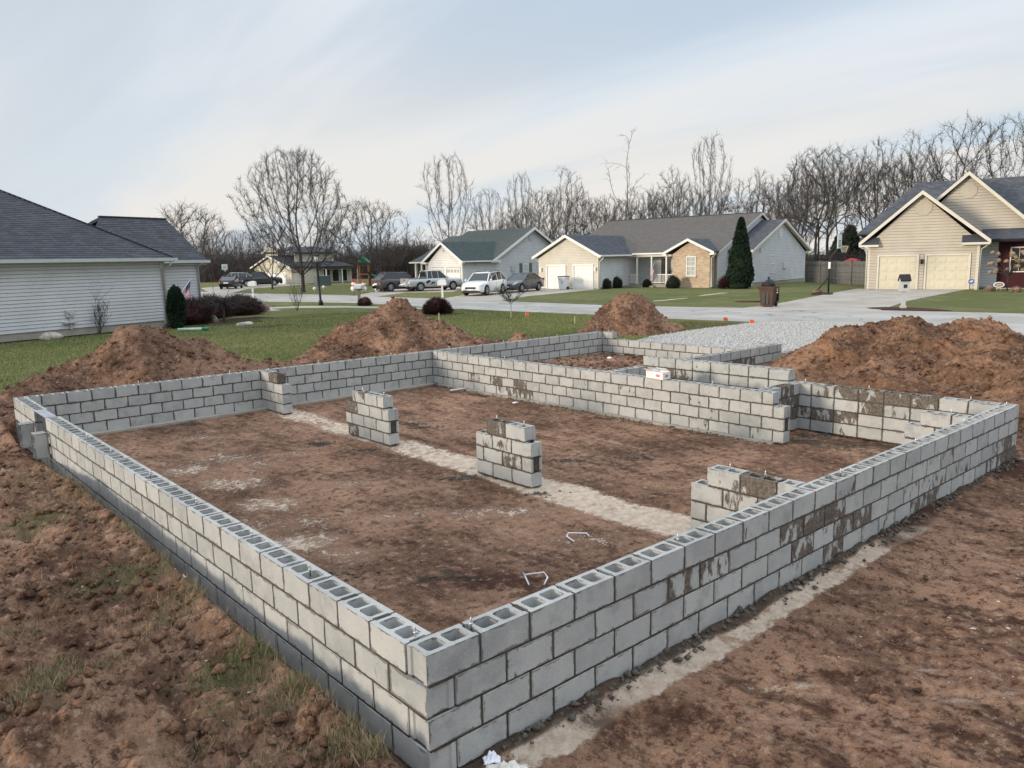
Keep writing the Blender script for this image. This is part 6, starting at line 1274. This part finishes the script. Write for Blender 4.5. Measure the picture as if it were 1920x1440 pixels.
twig_ball(352, 608, 1.25, 1.25, 'maroon bush nearest the grey house corner', 'maroon', seed=3, n=2200, size=.22); twig_ball(448, 590, 1.45, 1.05, 'maroon bush at the right end of the neighbour bed', 'maroon', seed=4, n=2600, size=.22); twig_ball(395, 596, 1.2, 1.15, 'maroon bush in the middle of the neighbour bed', 'maroon', seed=6, n=2000, size=.22)
p = gp(420, 606); o = empty('weeping_tree', (p.x, p.y, .45), 0, 'low weeping bare tree with spreading canopy over the maroon bushes', 'tree'); q = random.Random(8); S_ = [((0, 0, -.1), (.05, 0, .9), .06, .045)]
for i in range(70):
    a = q.uniform(0, 6.283); pp = Vector((.05, 0, q.uniform(.7, 1.0))); L_ = q.uniform(1.0, 2.3); d = Vector((math.cos(a), math.sin(a), q.uniform(.3, .9))).normalized()
    for k_ in range(6):
        d = (d+Vector((q.gauss(0, .22), q.gauss(0, .22), -.17))).normalized(); p2 = pp+d*L_/6; S_.append((tuple(pp), tuple(p2), .014-.002*k_, .012-.002*k_)); pp = p2
        for _ in range(2): dd = (d+Vector((q.gauss(0, .7), q.gauss(0, .7), q.gauss(0, .4)))).normalized(); S_.append((tuple(pp), tuple(pp+dd*q.uniform(.1, .35)), .006, .003))
link('branches', segs_mesh('branches', S_), o, 'twig')
# arborvitae at the neighbour's corner and the tall one at the beige house
p = gp(334, 616); o = empty('arborvitae', (p.x, p.y, .45), 0, 'dark green arborvitae at the grey neighbour house corner', 'tree'); leafy('foliage', 'ever', 9000, ball_pts(.36, .36, .92, .84, .06, -1), .07, o, 3); MB().lathe([(.2, 0), (.3, .5), (.31, 1.1), (.22, 1.45), (.06, 1.66)], 12).build('inner_foliage', 'ever', o)
p = gp(1387, 541); o = empty('arborvitae', (p.x, p.y, .45), 0, 'tall pointed dark arborvitae beside the brick bay of the beige house', 'tree'); leafy('foliage', 'ever', 16000, cone_pts(5.25, 1.05, .05, .62, .08), .14, o, 4); MB().lathe([(.85, .1), (.82, 1.4), (.6, 2.9), (.3, 4.2), (.04, 5.1)], 14).build('inner_foliage', 'ever', o)
for u, v, rr, zz, lab in [(1135, 541.5, .52, .60, 'clipped round shrub nearest the beige garage corner'), (1155, 540, .56, .66, 'clipped round shrub second from the beige garage corner'), (1262, 540.5, .56, .72, 'clipped round shrub beside the tan brick bay'), (1213, 538.5, .36, .45, 'dark clipped shrub before the porch opening')]:
    p = gp(u, v); o = empty('clipped_shrub', (p.x, p.y, .45), 0, lab, 'shrub'); leafy('foliage', 'box', 2600, ball_pts(rr, rr, zz, zz*.45, .05, -.6), .07, o, int(u)); MB().lathe([(rr*.6, 0), (rr*.88, zz*.5), (rr*.7, zz), (rr*.2, zz*1.35)], 12).build('inner_foliage', 'box', o)
twig_ball(1362, 541, .75, 1.05, 'leafless reddish shrub left of the tall arborvitae', 'maroon', seed=9, n=1200, size=.2, solid=False)
p = gp(958, 596); o = empty('young_tree', (p.x, p.y, .45), .6, 'young bare tree with pale trunk on the near lawn', 'tree'); q = random.Random(14); S_ = []; T = [((0, 0, -.05), (.05, 0, .35), .035, .03), ((.05, 0, .35), (.12, .02, .75), .03, .025)]
for i in range(13):
    a = q.uniform(0, 6.28); pp = Vector((.12, .02, q.uniform(.55, .78))); d = Vector((math.cos(a)*.75, math.sin(a)*.75, q.uniform(.55, 1))).normalized(); L_ = q.uniform(.6, 1.05)
    for k_ in range(4):
        d = (d+Vector((q.gauss(0, .15), q.gauss(0, .15), .02))).normalized(); p2 = pp+d*L_/4; S_.append((tuple(pp), tuple(p2), .012-.002*k_, .010-.002*k_)); pp = p2
        for _ in range(4): dd = (d+Vector((q.gauss(0, .6), q.gauss(0, .6), .1))).normalized(); S_.append((tuple(pp), tuple(pp+dd*q.uniform(.12, .4)), .006, .003))
link('trunk', segs_mesh('trunk', T), o, 'birch'); link('branches', segs_mesh('branches', S_), o, 'twig')
def sapling(u, v, H, lab, seed, mat='twig', z=.45, sp=.45):
    p = gp(u, v); return bare_shrub('sapling', p.x, p.y, H, .3, 6, lab, mat, 'tree', seed, z, .016, sp, 8)
sapling(558, 582, 1.9, 'thin leafless sapling on the far verge left of the lamp post', 1); sapling(888, 545, 1.7, 'thin sapling on the lawn left of the white suv', 2); 
p = Vector((5.9, 31.1, .5)); bare_shrub('bare_shrub', p.x, p.y, 1.75, .4, 9, 'tall spindly bare shrub against the grey siding beside the gas meter', 'twig', 'shrub', 4, .45, .014, .5, 7)
bare_shrub('bare_shrub', 1.6, 29.9, 1.7, .4, 7, 'bare shrub at the left edge of the picture by the grey siding', 'twig', 'shrub', 5, .45, .014, .5, 7)
# hydrangea at the tan house
p = gp(1888, 546); o = empty('hydrangea_tree', (p.x, p.y, .45), 0, 'small hydrangea tree with dried brown flower heads by the red wall', 'tree'); q = random.Random(3); S_ = [((0, 0, 0), (.05, 0, .9), .05, .04)]; b = MB()
for i in range(26):
    a = q.uniform(0, 6.28); e_ = Vector((math.cos(a)*q.uniform(.3, 1.05), math.sin(a)*q.uniform(.3, 1.05), q.uniform(1.1, 2.35))); m_ = Vector((.05, 0, .9)).lerp(e_, .5)+Vector((0, 0, .12)); S_ += [((.05, 0, .9), tuple(m_), .02, .014), (tuple(m_), tuple(e_), .014, .008)]; b.blob(e_, (.15, .15, .13), i, 1, .25)
link('branches', segs_mesh('branches', S_), o, 'twig'); b.build('flower_heads', 'dead', o)['kind'] = 'stuff'
for u, v, rr, lab, m_ in [(1856, 546, .35, 'low dry brown plant at the foot of the red wall corner', 'dead'), (1905, 548, .35, 'low dry plant right of the football sign', 'dead'), (1532, 553, .38, 'low dry brown shrub beside the basketball hoop base', 'dead')]: twig_ball(u, v, rr, rr, lab, m_, n=500, seed=int(u), size=.25)
# ================================================================ small things
def rock(u, v, sz, lab, mat='rock', seed=0, z=.45):
    p = gp(u, v); o = MB().blob((0, 0, 0), sz, seed, 2, .16).build('garden_rock', mat, None, (p.x, p.y, z+sz[2]*.45)); tag(o, lab, 'rock'); return o
rock(96, 637, (.42, .28, .20), 'pale flat rock at the foot of the grey siding', seed=1); rock(458, 611, (.42, .22, .13), 'white flat rock at the right of the mulch bed', seed=2); o = rock(402, 606, (.12, .2, .30), 'upright pointed pale rock in the mulch bed', seed=3); o.rotation_euler = (0, R(-25), .5); rock(494, 583, (.42, .36, .28), 'rounded pink boulder at the end of the path', 'rock_pink', 4)
rock(352, 604, (.25, .15, .06), 'small flat pale stone by the arborvitae', seed=5)
p = gp(360, 621); o = empty('drain_pipe', (p.x, p.y, .47), R(-38), 'pale green drain pipe lying on the grass behind the dirt pile', 'pipe'); MB().tube([(-.55, 0, .06), (.45, 0, .06)], .06, 10).build('pipe', 'greenpipe', o); MB().lathe([(.075, .42), (.085, .62), (.05, .68)], 10, (0, 0, .06), 'x').build('pipe_end', 'greenplastic', o)
for u, v, lab in [(985, 600, 'small orange marker flag on the lawn by the young tree'), (1356, 611, 'orange marker flag left of the gravel drive'), (1405, 616, 'orange marker flag nearest the gravel drive edge')]:
    p = gp(u, v); o = empty('marker_flag', (p.x, p.y, .45), 0, lab, 'marker flag'); MB().tube([(0, 0, 0), (0, 0, .32)], .006, 4).build('wire', 'steel', o); MB().add([(0, 0, .32), (.12, -.10, .30), (.13, -.12, .18), (0, 0, .20)], [(0, 1, 2, 3)]).prism([(0, 0, .32), (.12, -.10, .30), (.13, -.12, .18), (0, 0, .20)], (.01, .01, 0)).build('pennant', 'orange', o)
for u, v, hh, lab in [(824, 612, .55, 'wooden survey stake right of the tall dirt pile'), (1078, 607, .3, 'short wooden survey stake left of the cone-shaped pile')]: 
    p = gp(u, v); tag(MB().box((-.02, -.02, 0), (.02, .02, hh)).prism([(-.02, -.02, 0), (.02, -.02, 0), (0, 0, -.1)], (0, .02, 0)).build('survey_stake', 'wood', None, (p.x, p.y, .43)), lab, 'stake')
# white carton on the inner wall
o = empty('carton', (9.02, 5.42, .8128), R(96), 'open white cardboard carton with pink oval print, on the inner wall', 'box'); o.rotation_euler = (0, 0, R(84))
MB().box((-.21, -.10, 0), (.21, .10, .01)).box((-.21, -.10, .01), (-.20, .10, .13)).box((.20, -.10, .01), (.21, .10, .13)).box((-.2, -.10, .01), (.2, -.09, .13)).box((-.2, .09, .01), (.2, .10, .13)).build('carton_body', 'card', o)
MB().prism([(-.2, -.10, .13), (-.2, .0, .19), (.05, -.0, .19), (.05, -.10, .13)], (0, 0, .006)).prism([(.05, .10, .13), (.2, .10, .13), (.2, .17, .17), (.05, .17, .17)], (0, 0, .006)).build('flap', 'card', o)
MB().prism([(-.09+.055*math.cos(2*math.pi*i/16), .1005, .065+.028*math.sin(2*math.pi*i/16)) for i in range(16)], (0, .002, 0)).prism([(-.212, .0+.045*math.cos(2*math.pi*i/16), .065+.028*math.sin(2*math.pi*i/16)) for i in range(16)], (-.002, 0, 0)).build('printed_oval', 'pink', o)
# bent white plastic ties on the dirt floor
def wires(pts, lab, r=.008):
    P3 = [Vector((gp(u, v, .03).x, gp(u, v, .03).y, gz(gp(u, v, .03).x, gp(u, v, .03).y)+.02+dz)) for u, v, dz in pts]; tag(MB().tube(P3, r, 6).build('plastic_tie', 'whiteplastic'), lab, 'plastic tie')
wires([(1076, 1009, 0), (1062, 1000, .0), (1066, 997, .03), (1100, 998, .03), (1105, 1001, 0)], 'bent white plastic tie on the dirt, the farther one')
wires([(992, 1093, 0), (981, 1079, .05), (984, 1083, .05), (1020, 1079, .05), (1027, 1084, .03), (1020, 1092, 0)], 'bent white plastic tie on the dirt, the nearer one')
p = gp(858, 733, 0); tag(MB().box((-.2, -.03, 0), (.2, .03, .02)).build('plastic_strip', 'whiteplastic', None, (p.x, p.y, .03)), 'flat white strip on the dirt near the far corner', 'plastic strip')
p = gp(966, 758, 0); tag(MB().box((-.05, -.04, 0), (.05, .04, .015)).build('paper_scrap', 'paper', None, (p.x, p.y, .03)), 'tiny white scrap on the dirt by the inner wall', 'paper scrap')
p = gp(1143, 677, .27); tag(MB().blob((0, 0, 0), (.09, .06, .03), 5, 1, .3).build('paper_scrap', 'paper', None, (p.x, p.y, .36)), 'white scrap on the dark soil of the rear bay', 'paper scrap')
# litter at the bottom of the picture
def crumple(name, u, v, z, w, d, hh, mat, lab, cat, seed, rz=0):
    p = gp(u, v, z); n = 15; V = []; F = []; X = np.linspace(-1, 1, n); XX_, YY_ = np.meshgrid(X, X); hgt = (np.abs(perlin(XX_*1.6+seed, YY_*1.6))*1.7+np.abs(perlin(XX_*3.3, YY_*3.3+seed))*.8)*np.clip(1.25-(XX_**2+YY_**2)**.5, 0, 1); k_ = 1-.35*np.abs(perlin(XX_*2+seed, YY_*2+3))
    V = np.stack([XX_*w*k_, YY_*d*k_, hgt*hh+.004], -1).reshape(-1, 3); idx = np.arange(n*n).reshape(n, n); F = np.stack([idx[:-1, :-1], idx[:-1, 1:], idx[1:, 1:], idx[1:, :-1]], -1).reshape(-1, 4)
    o = link(name, npmesh(name, V, F, False), None, mat); o.location = (p.x, p.y, max(z, gz(p.x, p.y)+.006)); o.rotation_euler = (0, 0, rz); m_ = o.modifiers.new('thickness', 'SOLIDIFY'); m_.thickness = .002; tag(o, lab, cat); return o
crumple('paper_cup', 922, 1426, .02, .055, .04, .06, 'paper', 'crumpled bluish-white paper cup at the foot of the front corner', 'litter', 3, -.6); crumple('plastic_bag', 950, 1446, .02, .13, .06, .06, 'cloth', 'crumpled off-white sack at the bottom edge beside the front corner', 'litter', 8, -.75)
crumple('plastic_tie_scrap', 343, 1085, .25, .03, .012, .03, 'whiteplastic', 'small white scrap on the bank beside the left wall', 'litter', 5)
# lawn ornaments
def snowman(u, v, s_, lab):
    p = gp(u, v); o = empty('snowman_ornament', (p.x, p.y, .45), 0, lab, 'lawn ornament'); o.scale = (s_, s_, s_); MB().blob((0, 0, .55), (.28, .28, .28), 1, 2, .03).blob((0, 0, .95), (.2, .2, .2), 2, 2, .03).build('body', 'white', o); MB().lathe([(.2, 1.1), (.2, 1.13), (.12, 1.14), (.11, 1.32)], 10).build('hat', 'redplastic', o); MB().lathe([(.24, .76), (.26, .8), (.24, .84)], 12).build('scarf', 'redplastic', o); MB().tube([(0, 0, 0), (0, 0, .5)], .02, 5).build('stake', 'black', o)
snowman(664, 553, .95, 'snowman ornament with red scarf, left of the grey mailbox'); snowman(683, 551, .85, 'snowman ornament seen just above the grey mailbox')
for u, v, lab in [(590, 547, 'small white lawn ball left of the lamp post'), (607, 544, 'small white lawn ball right of the lamp post')]:
    p = gp(u, v); o = tag(MB().lathe([(.02, 0), (.02, .2)], 6).blob((0, 0, .3), (.16, .16, .16), 1, 2, .02).build('lawn_globe', 'white', None, (p.x, p.y, .45)), lab, 'lawn ornament')
crumple('plastic_sheet', 716, 547, .45, .8, .45, .8, 'whiteplastic', 'crumpled white cover lying on the lawn left of the dark suv', 'cover', 6)
# play set and picnic table behind
x, y = at(682, 92); o = empty('play_set', (x, y, .45), R(-40), 'timber play tower with green slide and canopy, beyond the lamp post', 'play set')
b = MB()
for a_, c_2 in ((-.6, -.6), (.6, -.6), (-.6, .6), (.6, .6)): b.box((a_-.05, c_2-.05, 0), (a_+.05, c_2+.05, 2.6))
b.box((-.65, -.65, 1.2), (.65, .65, 1.3)); b.build('frame', 'orangewood', o); MB().prism([(-.8, -.8, 2.6), (.8, -.8, 2.6), (0, -.8, 3.3)], (0, 1.6, 0)).build('canopy', 'greenplastic', o)
MB().prism([(.65, -.3, 1.35), (1.3, -.3, 1.1), (2.6, -.3, .35), (3.2, -.3, .25), (3.2, -.3, .1), (2.5, -.3, .2), (1.2, -.3, .95), (.65, -.3, 1.2)], (0, .6, 0)).build('slide', 'greenplastic', o)
x, y = at(724, 95); o = empty('picnic_table', (x, y, .45), R(-35), 'grey picnic table on the far lawn left of the dark suv', 'table'); MB().box((-.9, -.38, .72), (.9, .38, .77)).build('table_top', 'fence', o); MB().box((-.9, -.8, .42), (.9, -.55, .46)).box((-.9, .55, .42), (.9, .8, .46)).build('bench', 'fence', o); MB().bar((-.6, -.7, 0), (-.6, .3, .72), .07).bar((-.6, .7, 0), (-.6, -.3, .72), .07).bar((.6, -.7, 0), (.6, .3, .72), .07).bar((.6, .7, 0), (.6, -.3, .72), .07).build('leg', 'fence', o)
# bins by the yellow house
x, y = at(603, 92); tag(MB().box((-.9, -.4, 0), (.9, .4, 1.1)).prism([(-.95, -.45, 1.1), (-.95, .45, 1.1), (-.95, .3, 1.2), (-.95, -.45, 1.16)], (1.9, 0, 0)).build('storage_bin', 'shutter', None, (x, y, .45)), 'dark green storage bin beside the yellow house wall', 'storage bin')
# signs at the tan house
p = gp(1820, 547); o = empty('security_sign', (p.x, p.y, .45), R(-60), 'small blue octagonal security sign at the tan garage corner', 'sign'); MB().tube([(0, 0, 0), (0, 0, .55)], .012, 5).build('stake', 'steel', o); MB().prism([(.18*math.cos(R(22.5+45*i)), 0, .62+.18*math.sin(R(22.5+45*i))) for i in range(8)], (0, .015, 0)).build('sign_face', 'blue', o); MB().prism([(-.12, -.004, .62), (.04, -.004, .70), (.12, -.004, .64), (-.04, -.004, .58)], (0, .003, 0)).build('sign_mark', 'white', o)
p = gp(1872, 547); o = empty('football_sign', (p.x, p.y, .45), R(-60), 'white football-shaped yard sign on the bed by the red wall', 'sign'); MB().prism([(.3*math.cos(2*math.pi*i/20), 0, .42+.17*math.sin(2*math.pi*i/20)) for i in range(20)], (0, .02, 0)).build('sign_face', 'whitebin', o); MB().prism([(.24*math.cos(2*math.pi*i/20), -.004, .42+.12*math.sin(2*math.pi*i/20)) for i in range(20)], (0, .003, 0)).build('sign_print', 'dead', o); MB().box((-.12, -.008, .405), (.12, -.005, .435)).build('lacing', 'white', o); MB().tube([(-.1, .01, 0), (-.1, .01, .3)], .01, 5).tube([(.1, .01, 0), (.1, .01, .3)], .01, 5).build('stake', 'steel', o)
p = gp(1333, 541); tag(MB().tube([(0, 0, .03), (.5, .3, .05), (1.1, .1, .04), (1.3, -.3, .04)], .06, 8).build('garden_hose', 'greenplastic', None, (p.x, p.y, .45)), 'green hose lying at the base of the beige house wall', 'hose')
for u, v, a_, b_, lab in [(1232, 563, 1225, 1290, 'pale sandy streak across the lawn, nearer part'), (1330, 553, 1310, 1362, 'pale sandy streak across the lawn, farther part')]:
    p0 = gp(a_, v+2); p1 = gp(b_, v-4); d = (p1-p0); nrm = Vector((-d.y, d.x, 0)).normalized(); q = random.Random(int(u)); n = 12; T_ = [p0+d*i/n+nrm*(q.uniform(.10, .30) if 0 < i < n else 0) for i in range(n+1)]; B_ = [p0+d*i/n-nrm*q.uniform(.10, .30) for i in range(1, n)]
    o = MB().prism([(p_.x, p_.y, .452) for p_ in T_+list(reversed(B_))], (0, 0, .012)).build('sand_streak', 'straw'); tag(o, kind='structure')
x, y = at(1590, 75); tag(MB().blob((0, 0, .5), (1.3, 1.0, .5), 7, 2, .25).build('covered_equipment', 'redplastic', None, (x+.5, y, 1.3)), 'red covered equipment showing just above the fence', 'equipment')
# vertical drains etc. near tan house: kerb edging
sheet('footpath', [(54.9, 14.3), (57.5, 6), (58.1, 6.2), (55.6, 14.6)], .49, 'drive')
# ================================================================ grass blades
def blades(name, P, hh, w, cols, seed, label):
    r_ = np.random.RandomState(seed); n = len(P); a = r_.uniform(0, 6.283, n); le = r_.normal(0, .45, (n, 2)); h_ = hh*r_.uniform(.5, 1.3, n)
    dx = np.cos(a)*w/2; dy = np.sin(a)*w/2; V = np.empty((n, 3, 3)); V[:, 0] = P; V[:, 0, 0] -= dx; V[:, 0, 1] -= dy; V[:, 1] = P; V[:, 1, 0] += dx; V[:, 1, 1] += dy; V[:, 2, 0] = P[:, 0]+le[:, 0]*h_; V[:, 2, 1] = P[:, 1]+le[:, 1]*h_; V[:, 2, 2] = P[:, 2]+h_
    me = npmesh(name, V.reshape(-1, 3), np.arange(n*3).reshape(-1, 3)); c = np.array(cols)[r_.randint(0, len(cols), n)]*r_.uniform(.82, 1.15, (n, 1)); C4 = np.ones((n*3, 4), np.float32); C4[:, :3] = np.repeat(c, 3, 0)
    at_ = me.color_attributes.new('tint', 'FLOAT_COLOR', 'POINT'); at_.data.foreach_set('color', C4.ravel()); o = link(name, me, None, 'blade'); tag(o, label, 'grass', kind='stuff')
r_ = np.random.RandomState(4); n = 330000; x = r_.uniform(-9, 24, n); y = r_.uniform(6, 38, n); dd = np.hypot(x-CAMP.x, y-CAMP.y); ang = np.degrees(np.arctan2(y-CAMP.y, x-CAMP.x)); ok = (soil_amount(x, y) < .5) & (ang > 8) & (ang < 88) & (dd < 42) & ~inpoly(x, y, GP) & (x < 23.4); lu_ = (x-LHO[0])*math.sin(A18)-(y-LHO[1])*math.cos(A18); ok &= lu_ > .8
ok &= rect_d(x, y, 9, 15.6, 6.5, 12.8) > .2
x, y = x[ok], y[ok]; blades('lawn_grass', np.column_stack([x, y, ground_h(x, y)-.005]), .05, .022, [(.15, .195, .06), (.20, .215, .08), (.12, .165, .05), (.30, .26, .14)], 5, 'short green lawn grass beyond the dirt')
tc_ = [(u, v, rx, ry, n_, kd) for u, v, rx, ry, n_, kd in [(70, 985, .35, .35, 900, 'g'), (60, 895, .3, .35, 500, 'g'), (250, 1085, .5, .25, 1100, 'g'), (180, 1090, .4, .2, 600, 'g'), (345, 1120, .4, .2, 700, 'd'), (450, 1250, .35, .22, 1800, 'g'), (470, 1215, .3, .2, 900, 'g'), (560, 1285, .2, .14, 1500, 'd'), (80, 1300, .2, .16, 1500, 'd'), (640, 1370, .2, .15, 1100, 'd'), (420, 1320, .3, .2, 500, 'g'), (110, 1255, .2, .12, 600, 'd'), (700, 1395, .16, .1, 900, 'd'), (300, 1160, .3, .15, 500, 'd'), (200, 1240, .2, .15, 350, 'd'), (130, 940, .3, .3, 500, 'g'), (30, 1180, .25, .15, 350, 'd'), (640, 1290, .15, .12, 800, 'd'), (520, 1200, .2, .15, 700, 'd'), (380, 1100, .2, .2, 500, 'd'), (330, 1050, .2, .2, 500, 'd'), (270, 1005, .2, .25, 500, 'd'), (160, 925, .2, .3, 400, 'd'), (350, 1390, .3, .15, 250, 'd'), (500, 1400, .3, .15, 250, 'd')]]
for kd, cols, hh, nm, lab in (('g', [(.10, .135, .045), (.14, .155, .06), (.22, .19, .11), (.08, .11, .04)], .055, 'grass_tufts', 'green grass tufts on the soil bank left of the foundation'), ('d', [(.26, .21, .13), (.20, .17, .10), (.16, .15, .07), (.33, .27, .18)], .075, 'dead_grass', 'dry yellow-brown grass clumps on the soil bank left of the foundation')):
    PP = []
    for u, v, rx, ry, n_, k2 in tc_:
        if k2 != kd: continue
        p = gp(u, v, .3); n_ = int(n_*.6); a = r_.normal(0, .5, (n_, 2)); PP.append(np.column_stack([p.x+a[:, 0]*rx, p.y+a[:, 1]*ry]))
    if kd == 'd':
        yy = r_.uniform(.3, 9.2, 2600); ns = fbm(yy*2.2, yy*0+2, 3); k_ = ns > r_.uniform(-.3, .35, len(yy)); yy = yy[k_]; PP.append(np.column_stack([-.05-np.abs(r_.normal(0, .16, len(yy)))-.15, yy]))
        xx = r_.uniform(-3.8, -.2, 3500); yy = r_.uniform(-.5, 10, 3500); k_ = fbm(xx*1.1, yy*1.1, 3) > .12; PP.append(np.column_stack([xx[k_], yy[k_]]))
    XY = np.concatenate(PP); XY = XY[XY[:, 0] < -.02]; blades(nm, np.column_stack([XY[:, 0], XY[:, 1], ground_h(XY[:, 0], XY[:, 1])-.004]), hh, .0055, cols, 7, lab)
